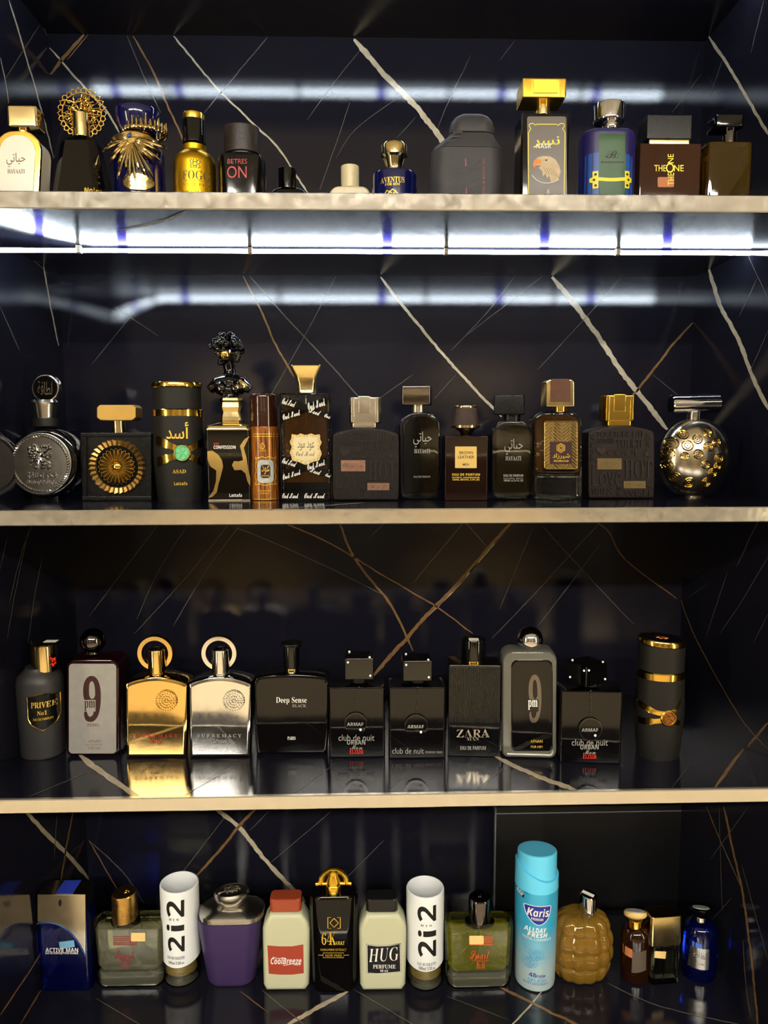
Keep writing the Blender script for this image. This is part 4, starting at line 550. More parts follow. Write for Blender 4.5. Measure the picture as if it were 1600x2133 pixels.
veins(M, 1, DEP, -.0003, [
 (C_, 12, [(737, 82), (800, 155), (860, 215), (925, 298), (985, 380)]), (C_, 4, [(362, 75), (450, 180), (520, 250), (580, 310), (645, 410)]), (C_, 4, [(103, 100), (170, 175), (220, 230), (265, 300)]),
 (R_, 8, [(175, 72), (140, 112), (105, 155)]), (R_, 2.5, [(184, 72), (140, 125)]), (R_, 4, [(277, 75), (320, 150), (345, 210), (390, 310)]), (F_, 2, [(265, 75), (300, 160), (335, 235)]), (F_, 2.5, [(557, 78), (480, 170), (425, 235)]),
 (F_, 1.5, [(729, 213), (700, 300), (666, 395)]), (F_, 1.5, [(962, 153), (935, 210), (911, 269)]), (F_, 1.5, [(865, 245), (827, 287)]), (F_, 1.5, [(750, 105), (690, 180), (640, 250)]), (F_, 1.5, [(1072, 85), (1042, 125)]),
 (F_, 1.5, [(980, 115), (960, 160)]), (F_, 1.2, [(1460, 155), (1400, 235)]), (F_, 1.2, [(820, 210), (740, 270), (700, 330)]),
 (R_, 4, [(507, 575), (545, 650), (570, 710), (612, 785)]), (F_, 2.5, [(520, 575), (600, 665), (670, 740), (760, 840)]), (C_, 6, [(793, 577), (850, 650), (895, 705), (960, 780), (1045, 868)]),
 (C_, 11, [(1150, 577), (1190, 625), (1245, 700), (1300, 780), (1390, 895)]), (R_, 5, [(1443, 672), (1400, 720), (1345, 790), (1308, 835)]), (F_, 1.5, [(1130, 575), (1060, 630), (970, 700)]), (F_, 1.5, [(1073, 575), (1015, 650), (940, 730)]),
 (F_, 1.5, [(1295, 575), (1240, 640), (1120, 770)]), (F_, 1.5, [(280, 650), (190, 760)]), (F_, 1.5, [(240, 640), (330, 700)]), (F_, 1.5, [(700, 575), (640, 690), (560, 830)]), (F_, 1.5, [(950, 780), (905, 830)]), (F_, 1.5, [(860, 780), (790, 830)]), (F_, 1.5, [(1360, 780), (1420, 830)]),
 (R_, 8, [(1068, 1085), (1015, 1145), (960, 1210), (900, 1270), (850, 1325), (775, 1410)]), (C_, 2.5, [(1060, 1098), (1010, 1155), (950, 1225), (890, 1285)]), (R_, 5, [(705, 1085), (740, 1165), (800, 1240), (830, 1290), (860, 1355)]),
 (R_, 3, [(590, 1088), (675, 1125), (740, 1162), (800, 1200), (855, 1232), (907, 1262), (985, 1320)]), (R_, 2.5, [(1240, 1085), (1270, 1110), (1302, 1165), (1410, 1247)]), (F_, 2, [(970, 1088), (1015, 1140)]), (F_, 1.6, [(968, 1085), (860, 1215)]),
 (F_, 1.6, [(1248, 1090), (1120, 1230), (1025, 1330)]), (F_, 1.6, [(1252, 1132), (1120, 1305)]), (F_, 1.6, [(330, 1092), (275, 1165), (185, 1285)]), (F_, 1.8, [(505, 1088), (435, 1180), (360, 1305)]), (F_, 1.6, [(478, 1090), (390, 1200), (280, 1320)]),
 (F_, 1.5, [(485, 1097), (570, 1130), (700, 1190), (800, 1240)]), (F_, 1.5, [(1130, 1095), (1220, 1195), (1320, 1300)]), (F_, 1.3, [(392, 1092), (330, 1190), (285, 1290)]), (F_, 1.3, [(1110, 1100), (1040, 1270)]), (F_, 1.3, [(800, 1090), (770, 1120)]),
 (C_, 9, [(445, 1682), (500, 1725), (560, 1800), (645, 1888)]), (R_, 6, [(535, 1682), (495, 1725), (455, 1775), (405, 1828)]), (R_, 2.5, [(185, 1750), (220, 1810), (255, 1870)]), (F_, 2.5, [(187, 1752), (255, 1815), (300, 1880)]), (F_, 1.5, [(560, 1690), (520, 1730)]),
 (F_, 1.5, [(800, 1750), (720, 1830)]), (F_, 1.5, [(470, 1700), (370, 1830)]), (F_, 1.5, [(690, 1690), (560, 1800)])])
tag(M.obj('wall_back', VM, recalc=False), kind='structure')
M = Mesh(); M.box((XL-.02, -.004, S[4]-TH), (XL, DEP, S[0]))
veins(M, 0, XL, .0003, [(C_, 3, [(18, 0), (50, 105), (90, 245), (112, 330)]), (F_, 2.2, [(82, 52), (45, 110), (8, 168)]), (F_, 2, [(60, 0), (82, 40), (98, 75)]), (C_, 2, [(0, 120), (10, 165), (18, 215)]),
 (C_, 3, [(90, 552), (105, 640), (122, 720)]), (F_, 2, [(0, 640), (18, 680), (40, 730)]), (F_, 1.5, [(55, 530), (100, 570)]), (F_, 1.5, [(0, 900), (30, 940)]),
 (F_, 1.5, [(14, 1120), (0, 1185)]), (F_, 1.5, [(67, 1095), (45, 1150), (18, 1260)]), (F_, 1.7, [(88, 1160), (72, 1240), (58, 1340)]), (F_, 1.5, [(60, 1100), (30, 1240), (15, 1330)]),
 (C_, 9, [(45, 1682), (100, 1740), (140, 1780), (186, 1834)]), (R_, 3, [(153, 1685), (137, 1770), (125, 1840)]), (R_, 3, [(95, 1965), (70, 2010), (0, 2115)]), (F_, 1.5, [(118, 1700), (112, 1790)])])
tag(M.obj('wall_left', VM, recalc=False), kind='structure')
M = Mesh(); M.box((XR, -.004, S[4]-TH), (XR+.02, DEP, S[0]))
veins(M, 0, XR, -.0003, [(C_, 7, [(1477, 75), (1520, 140), (1560, 210), (1605, 285)]), (F_, 1.8, [(1592, 0), (1578, 55), (1565, 110)]), (F_, 1.5, [(1505, 125), (1480, 200)]), (C_, 9, [(1477, 560), (1500, 635), (1535, 700), (1570, 790), (1605, 860)]),
 (F_, 1.6, [(1578, 580), (1540, 660)]), (F_, 1.6, [(1560, 535), (1600, 620)]), (F_, 1.5, [(1600, 690), (1560, 780)]), (F_, 2, [(1584, 1080), (1570, 1105), (1535, 1180)]), (F_, 1.6, [(1600, 1160), (1550, 1245), (1500, 1320)]), (F_, 1.6, [(1516, 1190), (1470, 1330)]),
 (R_, 2, [(1416, 1240), (1450, 1330), (1540, 1490), (1600, 1560)]), (R_, 6, [(1600, 1505), (1575, 1535), (1558, 1556)]), (F_, 1.5, [(1600, 1280), (1570, 1340)]),
 (R_, 4.5, [(1508, 1680), (1525, 1760), (1545, 1850), (1562, 1960), (1580, 2140)]), (R_, 2, [(1472, 1680), (1505, 1760), (1545, 1850)]), (F_, 1.5, [(1498, 1680), (1505, 1900)]), (F_, 1.5, [(1545, 1800), (1600, 2000)]), (F_, 1.5, [(1560, 1680), (1480, 1790)]), (F_, 1.5, [(1525, 1870), (1480, 1920)]), (R_, 1.5, [(1548, 1960), (1555, 2060), (1565, 2120)])])
tag(M.obj('wall_right', VM, recalc=False), kind='structure')
SV = {3: [(C_, 12, [(165, 1572), (210, 1608), (250, 1635), (292, 1663)]), (C_, 9, [(1030, 1574), (1080, 1600), (1140, 1625), (1205, 1648)]), (R_, 8, [(1550, 1560), (1520, 1598), (1490, 1641)]), (F_, 2, [(1055, 1595), (985, 1651)]), (F_, 1.5, [(180, 1610), (60, 1660)]), (F_, 1.5, [(700, 1590), (610, 1655)]), (F_, 1.5, [(860, 1600), (805, 1650)]), (F_, 1.5, [(1440, 1590), (1400, 1640)]), (F_, 1.5, [(480, 1600), (380, 1660)])],
      4: [(C_, 9, [(725, 2065), (660, 2100), (590, 2140)]), (R_, 6, [(1040, 2055), (1100, 2085), (1150, 2110), (1215, 2140)]), (C_, 4, [(1128, 2066), (1100, 2100), (1062, 2140)]), (F_, 2.5, [(545, 2062), (640, 2140)]), (F_, 2.2, [(738, 2062), (870, 2140)]), (F_, 2.2, [(1265, 2048), (1380, 2098), (1570, 2140)]), (R_, 2.5, [(500, 2065), (560, 2110)]), (F_, 2, [(200, 2080), (300, 2140)]), (R_, 2.5, [(85, 2064), (40, 2138)]), (F_, 1.5, [(930, 2075), (1060, 2125)])],
      2: [(C_, 1.5, [(560, 1062), (760, 1047)])]}
SL = {0: 'top marble shelf board above the highest row of bottles', 1: 'uppermost visible marble shelf with polished metal edge and light strip beneath', 2: 'marble shelf with metal edge carrying the row with the black bust bottle',
      3: 'marble shelf with metal edge carrying gold and silver ring bottles', 4: 'bottom marble shelf carrying the blue spray can'}
for i in range(5):
    r_ = tag(empty('display_shelf', (.0275, .17, S[i]-TH)), SL[i], 'shelf', 'marble display shelves')
    M = Mesh(); M.box((XL, 0, S[i]-TH), (XR, DEP, S[i])); M.mi[0] = 4; veins(M, 2, S[i], .0003, SV.get(i, []))
    if i == 1: veins(M, 2, S[1]-TH, -.0003, [(C_, 3, [(390, 440), (330, 462), (245, 480)])])
    o = M.obj('board', VM, None, recalc=False); o.data.transform(Matrix.Translation(-r_.location)); o.parent = r_
    M = Mesh(); x0, x1, z0, z1 = XL-.02, XR+.02, S[i]-TH-.0005, S[i]+.0006; prof = [(0, z0), (-.0016, z0), (-.0028, z0+.0012), (-.0044, z1-.0012), (-.0032, z1), (.0015, z1)]; n = len(prof)
    vs = [(x, y, z) for x in (x0, x1) for y, z in prof]; M.add(vs, [[k, k+1, n+k+1, n+k] for k in range(n-1)]+[[n-1, 0, n, 2*n-1], list(range(n)), list(range(n, 2*n))])
    o = M.obj('edge_trim', 'trim'); o.data.transform(Matrix.Translation(-r_.location)); o.parent = r_; o['label'] = 'polished metal edge strip'

# LED strips on the undersides of the top two boards: a flexible tube, drooping at its left end
for i, lab in ((1, 'glowing white light strip under the uppermost visible shelf, drooping at its left end'), (0, 'white light strip under the top board, seen as reflection above highest row')):
    zu = S[i]-TH; pts = []; mis = []
    for k in range(161):
        px = -60+k*10.2; g = .0055 + (max(0, (195-px)/195)**1.2*.017 if i == 1 else 0)
        p = hit(px, 521+px*.004, 2, S[1]-TH-g); 
        if p.x < XL+.004: continue
        pts.append((p.x, p.y, zu-g)); mis.append(1 if any(abs(px-q) < 11 for q in (80, 250, 800, 1130, 1380)) else 0)
    r_ = tag(empty('led_strip', pts[70]), lab, 'light strip', 'white shelf light strips'); off = V(pts[70])
    M = Mesh(); M.tube([V(p)-off for p in pts], .0032, 8, mis=mis); M.obj('light_tube', ['led', 'led_blue'], r_)
    e = V(pts[-1])-off; M = Mesh(); M.box(e+V((-.002, -.006, -.0065)), e+V((.009, .006, .0045))); M.obj('end_cap', 'white_plastic', r_)
    M = Mesh(); M.tube([e+V((.01, 0, 0)), e+V((.02, -.008, -.006)), e+V((.028, .0, -.004)), e+V((.016, .014, -.003)), e+V((.012, .03, .0))], .0022, 6); M.obj('cable', 'white_plastic', r_)
    for q in (20, 55, 95, 130):
        c = V(pts[q])-off; M = Mesh(); M.box(c+V((-.003, -.0045, -.0036)), c+V((.003, .0045, zu-.0008-pts[q][2]))); M.obj('mounting_clip', 'glass_tube', r_)

# the shop behind the camera: what the polished bottles mirror and what lights them
RX, RY0, RZ = 2.0, -4.2, 2.75
def room(name, a, b, m): M = Mesh(); M.box(a, b); return tag(M.obj(name, m), kind='structure')
room('floor', (-RX, RY0, -.05), (RX, DEP+.02, 0), 'floor_tile'); room('ceiling', (-RX, RY0, RZ), (RX, DEP+.02, RZ+.05), 'shop_ceiling')
room('wall_opposite', (-RX, RY0-.05, 0), (RX, RY0, RZ), 'shop_wall')
room('wall_shop_left', (-RX-.05, RY0, 0), (-RX, DEP, RZ), 'shop_wall'); room('wall_shop_right', (RX, RY0, 0), (RX+.05, DEP, RZ), 'shop_wall')
M = Mesh(); M.box((-1.4, -.5, 0), (1.4, -.1, .012)); tag(M.obj('added_dark_slab', 'added_dark_slab'), 'added dark floor slab in front of the shelves, darkens reflections', 'reflection aid')  # added unseen slab: stands for the dark floor that low bottles mirror
M = Mesh(); M.box((-1.9, -2.42, 0), (1.9, -1.95, .012)); tag(M.obj('added_dark_slab', 'added_dark_slab'), 'added dark floor strip behind the viewer, darkens reflections', 'reflection aid')  # invented dark strip, shaped to darken reflections in the third row
for x, wh in ((-1.25, 'left'), (0, 'middle'), (1.25, 'right')):
    r_ = tag(empty('ceiling_lamp', (x, -3.08, RZ-.03)), 'warm oblong ceiling lamp of the shop behind the viewer, %s one' % wh, 'lamp', 'shop ceiling lamps')
    M = Mesh(); M.box((-.53, -.13, .004), (.53, .13, .03)); M.obj('housing', 'lamp_frame', r_); M = Mesh(); M.box((-.5, -.1, -.004), (.5, .1, .006)); M.obj('diffuser', 'lamp_glow', r_)
for sx, wh in ((-1, 'left'), (1, 'right')):
    r_ = tag(empty('light_column', (sx*(RX-.03), -1.75, .3)), 'upright warm light tube on the %s side wall of the shop' % wh, 'lamp', 'upright shop light tubes')
    M = Mesh(); M.tube([(0, 0, .03), (0, 0, 2.0)], .024, 12); M.obj('tube', 'column_glow', r_)
    for z in (0, 2.0): M = Mesh(); M.tube([(0, 0, z), (0, 0, z+.03)], .028, 12); M.obj('end_cap', 'lamp_frame', r_)
for x in (-.95, .85):
    r_ = tag(empty('display_cabinet', (x, RY0, 0)), 'dark display cabinet with warm light strips on opposite wall, %s one' % ('left' if x < 0 else 'right'), 'cabinet', 'opposite display cabinets')
    M = Mesh(); M.box((-.5, .002, 0), (.5, .3, .5)); M.obj('plinth', 'cabinet_tan', r_); M = Mesh(); M.box((-.5, .002, .5), (-.46, .3, 2.2)); M.box((.46, .002, .5), (.5, .3, 2.2)); M.box((-.5, .002, 2.2), (.5, .3, 2.25)); M.obj('carcass', 'cabinet_dark', r_); M = Mesh(); M.box((-.46, .003, .5), (.46, .02, 2.2)); M.obj('back_panel', 'cabinet_back', r_)
    for z in (.95, 1.35, 1.8): M = Mesh(); M.box((-.46, .01, z), (.46, .29, z+.02)); M.obj('shelf', 'cabinet_dark', r_); M = Mesh(); M.box((-.44, .25, z-.012), (.44, .265, z-.001)); M.obj('light_strip', 'warm_strip', r_)

# ================================================================== highest row
PB = 'perfume_bottle'; PC = 'perfume bottle'
# white arched bottle with gold cap
b = Bt(PB, 'white arched perfume bottle with gold edge and square gold cap, far left of highest row', PC, 1, 37, 340, 58, Yf=.03)
ol = rrect(-8, 275, 82, 520, [38, 38, 4, 4]); b.prism('body', ol, 58, 'white_gloss', 3)
b.prism('edge_band', rrect(-11, 272, 85, 520, [40, 40, 4, 4]), 9, 'gold', 2, yc=-27)
b.setbody(b.prism('front_panel', rrect(-1, 281, 73, 520, [34, 34, 4, 4]), 3, 'white_gloss', 1, yc=-32))
b.blk('neck', 262, 277, 26, 22, 'o', 'gold', cx=48); b.blk('cap', 219, 263, 61, 44, 6, 'gold_pale', 3, cx=43)
b.txt([(ar('حياتي'), (16, 320, 55, 350)), ('HAYAATI', (18, 354, 54, 363), BOLD)], 'brown_print')
# faceted black bottle, filigree fan stopper
b = Bt(PB, 'black faceted pyramid perfume bottle with round gold filigree fan stopper', PC, 1, 172, 340, 84, Yf=.045, mid=True)
b.loft('body', [(0, 124, 96, 22), (400, 114, 90, 20), (286, 74, 60, 14), (281, 66, 52, 12), (279, 50, 40, 12)], 'black_gloss', n=2, ang=15, body=True, d0=84)
b.blk('stopper', 230, 281, 34, 30, 'o', 'gold_pale', 1.5, cx=168)
M = Mesh(); cx, cz = b.U(170, 235, 4)
def arc2(c, r, a0, a1, y, n=8): return [V((c[0]+r*math.cos(a0+(a1-a0)*i/n), y, c[1]+r*math.sin(a0+(a1-a0)*i/n))) for i in range(n+1)]
for k in range(26):
    a = 2*math.pi*k/26; M.tube(arc2((cx+45*math.cos(a), cz+45*math.sin(a)), 5.2, 0, 6.28, 6+random.uniform(-2, 2), 9)[:-1], 1.15, 5, True)
    M.ball((cx+51*math.cos(a), 6, cz+51*math.sin(a)), 1.5, 6)
for k in range(34):
    a = 2*math.pi*k/34+random.uniform(-.06, .06); r1 = random.uniform(38, 45); bend = random.uniform(-.5, .5)
    M.tube([V((cx+r*math.cos(a+bend*(r/45)**2), 6+3*math.sin(r*.15+k), cz+r*math.sin(a+bend*(r/45)**2))) for r in (8, 16, 24, 32, r1)], [1.3, 1.3, 1.1, 1, .8], 5)
    rr = random.uniform(20, 38); aa = a+random.uniform(-.1, .1); M.tube(arc2((cx+rr*math.cos(aa), cz+rr*math.sin(aa)), random.uniform(2.6, 4.2), aa, aa+4.8, random.uniform(3, 9)), 1, 5)
for r in (24, 41): M.tube(arc2((cx, cz), r, 0, 6.283, 6, 40)[:-1], 1.1, 5, True)
b.mesh('filigree_fan', M, 'gold')
b.txt([('Noir', (177, 391, 204, 403), SANSB)], 'gold_print')
# navy bottle with gold sunburst
b = Bt(PB, 'navy blue round perfume bottle with gold sunburst collar and crown cap', PC, 1, 290, 340, 92, Yf=.045, mid=True)
b.loft('body', [(0, 104, 92, 'o'), (420, 106, 92, 'o'), (310, 106, 92, 'o'), (297, 100, 86, 'o'), (288, 84, 72, 'o'), (284, 66, 58, 'o')], 'navy_gloss', body=True, d0=92)
rows = []
for i, y in enumerate((287, 283, 279, 275, 271, 267, 263)): rows.append((y, 62 if i % 2 else 56, 56 if i % 2 else 50, 'o'))
b.loft('ribbed_neck', rows, 'gold', d0=56)
b.loft('cap', [(264, 72, 66, 'o'), (254, 80, 74, 'o'), (232, 92, 84, 'o'), (216, 92, 84, 'o'), (212, 88, 80, 'o')], 'navy_gloss', cx=287, d0=84)
M = Mesh(); x0, z0 = b.U(288, 255, -42); zt = b.U(288, 238, -42)[1]
for k in range(30):
    a = 2*math.pi*k/30; c = V((x0+45*math.cos(a), 41*math.sin(a), 0)); l = (zt-z0)*(1 if k % 3 == 0 else .6)
    M.ball(c+V((0, 0, z0-3)), 4.2, 8); M.tube([c+V((0, 0, z0-2)), c+V((0, 0, z0+l*.5)), c*1.01+V((0, 0, z0+l))], [3, 2.6, 1.6], 6); M.ball(c*1.0+V((0, 0, z0-8)), 3, 6)
M.tube([V((x0+44*math.cos(q/20*math.pi), 40*math.sin(q/20*math.pi), z0-5)) for q in range(40)], 3, 6, True)
b.mesh('crown_ring', M, 'gold_pale')
M = Mesh(); c0 = b.U(273, 290, -50)
for k in range(21):
    a = math.radians(188+k*8.6); l = 58+14*math.sin(k*2.1)+(14 if 6 < k < 14 else 0)
    def P(t, w=0): return V((c0[0]+l*t*math.cos(a), -46-8*math.sin(math.pi*min(t*.9, 1))+26*max(0, abs(t*math.cos(a))-.35), c0[1]+l*t*math.sin(a)))
    M.tube([P(.1), P(.35), P(.6), P(.8), P(.93), P(1)], [1.2, 2.0, 2.8, 3.3, 2.6, .6], 6)
for k in range(7):
    h = (k-3)*3.2; M.tube([V((c0[0]+x-2, -49+.0105*x*x*.9, c0[1]+5+h*math.cos(x/52*math.pi/2)**.8 if abs(x) < 52 else c0[1]+5)) for x in (-46, -36, -24, -12, 0, 12, 24, 36, 50)], [.8, 1.8, 2.4, 2.6, 2.6, 2.6, 2.4, 1.8, .8], 6)
b.mesh('sunburst', M, 'gold_pale'); M = Mesh(); M.ball((c0[0]-3, -54, c0[1]+5), 4.5, 10); b.mesh('gem', M, 'blue_paint')
o = b.flat('plaque', circ(287, 378, 31, 32, 19), 'gold_pale', cuts=8, eps=.5, th=2)
b.strokes('plaque_rim', [circ(287, 378, 30, 32, 18)+[(317, 378)]], 2.4, 'gold', eps=3, r=True); b.txt([(ar('نسر'), (268, 364, 306, 380)), (ar('عود'), (270, 380, 305, 393))], 'gold', eps=2.8)
# gold can-shaped bottle
b = Bt(PB, 'satin gold bottle with dome shoulder and black gold-topped cap', PC, 1, 406, 340, 91, Yf=.045, mid=True)
b.loft('body', [(0, 88, 88, 'o'), (420, 91, 91, 'o'), (332, 91, 91, 'o'), (322, 88, 88, 'o'), (313, 80, 80, 'o'), (306, 68, 68, 'o'), (301, 54, 54, 'o'), (299, 50, 50, 'o'), (288, 50, 50, 'o')], 'gold_satin', body=True, d0=91)
b.blk('cap', 242, 291, 48, 48, 'o', 'black_gloss', 1); b.blk('cap_top', 228, 245, 46, 46, 'o', 'gold_bright', 3)
b.txt([('FOGG', (379, 354, 436, 373), BOLD)], 'brown_print', cuts=10)
b.txt([('S C E N T', (380, 380, 436, 386)), ('INTENSE OUD', (376, 397, 438, 405), SANSB)], 'brown_print', cuts=10)
b.strokes('rule', [[(378+i*5.8, 375.5) for i in range(11)]], 1, 'brown_print')
L = [circ(406, 340, 4.5, 12)+[(410.5, 340)]]
for q in (-1, 1): L += [[(406+q*5, 333), (406+q*9, 331), (406+q*10, 336), (406+q*7, 341), (406+q*10, 347), (406+q*5, 349)], [(406+q*2, 330), (406+q*5, 336)], [(406+q*1, 349), (406+q*4, 345)]]
b.strokes('crest', L, 2, 'brown_print')
# black bottle with wooden cap and red print
b = Bt(PB, 'glossy black bottle with dark wooden cap and red printing', PC, 1, 505, 340, 70, Yf=.05, mid=True)
b.loft('body', [(0, 94, 68, 24), (400, 96, 70, 24), (323, 96, 70, 24), (318, 92, 66, 23), (316, 84, 58, 20)], 'black_gloss', body=True, d0=70); b.blk('collar', 308, 317, 66, 52, 'o', 'black_satin', 1)
b.blk('cap', 254, 311, 74, 60, 'o', 'brown_wood', 2)
b.txt([('BETRES', (474, 331, 515, 341)), ('ON', (473, 346, 514, 371))], 'red_print', cuts=6)
# little black bottle
b = Bt(PB, 'small black bottle half hidden behind shelf edge, next to wooden-capped one', PC, 1, 600, 380, 36, Yf=.11)
b.loft('body', [(0, 84, 44, 18), (402, 82, 42, 18), (394, 74, 36, 16), (390, 60, 30, 14), (388, 40, 26, 12)], 'black_gloss', d0=36); b.blk('cap', 346, 390, 37, 34, 'o', 'black_gloss', 1.5, cx=598)
# cream bottle
b = Bt(PB, 'small cream bottle with cream cylinder cap, half hidden behind shelf edge', PC, 1, 729, 380, 40, Yf=.12)
b.prism('body', rrect(686, 387, 772, 500, [20, 20, 6, 6]), 40, 'cream', 4); b.blk('cap', 340, 388, 38, 36, 'o', 'cream', 2)
# blue glass bottle, gold mushroom stopper
b = Bt(PB, 'blue glass bottle with gold mushroom stopper and gold lettering', PC, 1, 822, 380, 88, Yf=.08, mid=True)
b.loft('body', [(0, 94, 88, 'o'), (420, 96, 90, 'o'), (354, 96, 90, 'o'), (349, 92, 86, 'o'), (346, 80, 74, 'o')], 'royal_blue', body=True, d0=88)
b.loft('stopper', [(347, 34, 34, 'o'), (342, 32, 32, 'o'), (334, 36, 36, 'o'), (321, 44, 44, 'o'), (317, 56, 56, 'o'), (297, 57, 57, 'o'), (292, 52, 52, 'o'), (290, 44, 44, 'o')], 'gold_pale', cx=821, d0=50)
b.txt([('AVENTUS', (793, 368, 843, 380), BOLD), ('FOR HIM', (802, 381, 833, 386), BOLD)], 'gold_print', cuts=8); b.strokes('emblem', [[(800, 405), (806, 396), (812, 399), (818, 394), (824, 398), (829, 404)], [(806, 404), (812, 400), (822, 403)]], 2.2, 'gold_print')
# charcoal rounded shower bottle
b = Bt('toiletry_bottle', 'matte charcoal rounded toiletry bottle with domed cap and sideways lettering', 'toiletry bottle', 1, 971, 330, 70, Yf=.04, mid=True)
b.loft('body', [(0, 140, 64, 28), (440, 148, 70, 30), (360, 152, 72, 30), (306, 147, 70, 30)], 'charcoal_soft', body=True, d0=70)
b.loft('shoulder', [(305, 146, 69, 30, .5), (296, 138, 66, 29, 2.5), (285, 118, 60, 27, 6), (276, 102, 56, 26, 9), (272, 98, 54, 25, 10)], 'charcoal_soft', d0=70)
b.loft('cap', [(273, 92, 54, 25, 11), (271, 95, 56, 26, 11), (257, 95, 56, 26, 11), (244, 86, 50, 24, 11), (236, 72, 42, 20, 11), (231, 54, 30, 14, 11), (229.5, 36, 18, 8, 11)], 'charcoal_soft', d0=56)
b.txt([('PURE', (938, 346, 965, 428), BOLD, 90), ('BLACK', (975, 332, 1001, 446), BOLD, 90)], 'black_print', off=-.01)
b.strokes('red_rule', [[(970, 331), (970, 430)]], 2.6, 'red_print_dim'); b.txt([('SHAVING & BATH GEL', (1005, 326, 1010, 430), None, 90)], 'red_print_dim', name='side_print')
b.strokes('notch', [[(944, 276), (964, 275)], [(938, 285), (957, 284)], [(931, 294), (950, 293)]], 2, 'black_print', conf=False, yl=-33)
# tall black box bottle with eagle
b = Bt(PB, 'tall black bottle with gold block stopper and printed eagle head', PC, 1, 1136, 320, 74, Yf=.03)
b.blk('body', 235, 0, 100, 74, 6, 'black_gloss', 3, cx=1138, body=True); b.on = None
b.prism('front_panel', rrect(1098, 242, 1180, 520, 5), 2, 'taupe', .8, yc=-37.5); yl = -38.6
b.blk('neck', 201, 236, 32, 30, 'o', 'gold_pale', 1.5, cx=1131); st = b.blk('stopper', 162, 203, 90, 64, 3, 'gold_bright', 3, cx=1135)
b.flat('stopper_plate', [(1111, 167), (1163, 167), (1163, 194), (1111, 194)], 'gold_bright', yl=-32, conf=False, eps=.5, th=1.6, parent=st); 
for gx in (1094, 1167): b.strokes('stopper_ribs', [[(gx+i*3, 165), (gx+i*3, 200)] for i in range(5)], 1, 'gold', yl=-32, conf=False, parent=st, r=True)
F = [[(1102, 262), (1104, 258), (1110, 257), (1116, 261), (1118, 259), (1159, 259), (1163, 261), (1168, 257), (1175, 258), (1176, 263), (1172, 268), (1177, 276), (1175, 420)], [(1102, 262), (1106, 268), (1101, 276), (1101, 420)]]
b.strokes('gold_frame', F, 1.6, 'yellow_print', yl=yl, conf=False)
b.txt([(ar('نسر'), (1111, 284, 1166, 308))], 'yellow_print', yl=yl, conf=False, off=.012); b.txt([('NASR', (1117, 300, 1148, 309), SANSB)], 'white_print', yl=yl, conf=False, eps=.5)
head = [(1110, 345), (1112, 335), (1120, 328), (1132, 325), (1146, 326), (1157, 332), (1165, 345), (1168, 358), (1163, 374), (1148, 379), (1144, 366), (1140, 372), (1136, 362), (1131, 368), (1129, 356), (1122, 350), (1127, 344)]
b.flat('eagle_head', head, 'eagle_white', yl=yl, conf=False); b.flat('eagle_beak', [(1111, 346), (1112, 336), (1118, 331), (1127, 333), (1128, 341), (1120, 342), (1115, 345), (1114, 352)], 'beak', yl=yl, conf=False, eps=.5)
b.strokes('eagle_outline', [smooth([(1108, 365), (1118, 375), (1133, 381), (1150, 380), (1164, 374)])], 1.3, 'white_print', yl=yl, conf=False); b.strokes('eagle_feather', [[(1132+i*5, 348+i), (1139+i*6, 362+i*2)] for i in range(5)]+[[(1130, 334), (1142, 332)]], .8, 'brown_print', yl=yl, conf=False, eps=.6); b.flat('eagle_eye', circ(1138, 334, 2, 10), 'black_print', yl=yl, conf=False, eps=.6)
sp = [(1142+(15 if i % 2 == 0 else 4)*math.sin(i*math.pi/5), 409-(15 if i % 2 == 0 else 4)*math.cos(i*math.pi/5)) for i in range(11)]; b.strokes('star', [sp], 1.2, 'white_print', yl=yl, conf=False)
# blue, violet and green painted bottle
b = Bt(PB, 'blue and violet oval bottle with green band, yellow buckle and chrome cap', PC, 1, 1263, 330, 78, Yf=.04, mid=True)
b.loft('body', [(0, 112, 74, 36), (420, 118, 78, 38), (275, 118, 78, 38), (267, 114, 74, 36), (263, 104, 64, 31), (261, 80, 48, 24)], 'violet_paint', body=True, d0=78)
b.flat('blue_field', [(1204.5, 325), (1215, 321), (1235, 317), (1263, 315), (1290, 317), (1310, 321), (1321, 325), (1320, 415), (1206, 415)], 'blue_paint', cuts=24, eps=.25); b.flat('green_band', [(1248, 265), (1303, 265), (1303, 400), (1296, 420), (1256, 420), (1248, 400)], 'green_paint', cuts=10, eps=.6)
b.strokes('strap', [[(1240+i*5.7, 372+2.5*math.sin(i*math.pi/12)) for i in range(13)]], 7, 'yellow_print', eps=1); 
for bx, q in ((1241, -1), (1307, 1)): b.flat('buckle', [(bx-5.5, 356), (bx+5.5, 356)]+([(bx+5.5, 368), (bx+11, 370), (bx+11, 378), (bx+5.5, 380)] if q > 0 else [])+[(bx+5.5, 392), (bx-5.5, 392)]+([(bx-5.5, 380), (bx-11, 378), (bx-11, 370), (bx-5.5, 368)] if q < 0 else []), 'yellow_print', eps=1.3, cuts=5)
for bx, by in ((1241, 363), (1238, 374), (1241, 386), (1307, 363), (1310, 374), (1307, 386)): b.flat('buckle_hole', circ(bx, by, 2.6, 10), 'black_print', eps=1.8)
b.strokes('band_edge', [[(1248, 266), (1248, 400), (1252, 412)], [(1303, 266), (1303, 400), (1300, 412)]], 1.2, 'black_print', eps=.9)
b.txt([('B.', (1262, 314, 1288, 330), SCRIPT), ('BHARARA', (1252, 336, 1300, 340), SANSB)], 'black_print', eps=1); b.strokes('flourish', [smooth([(1260, 324), (1268, 330), (1280, 322), (1290, 322)])], .9, 'black_print', eps=1)
b.flat('yellow_dot', circ(1212, 408, 7, 14), 'yellow_print', eps=.8, cuts=3)
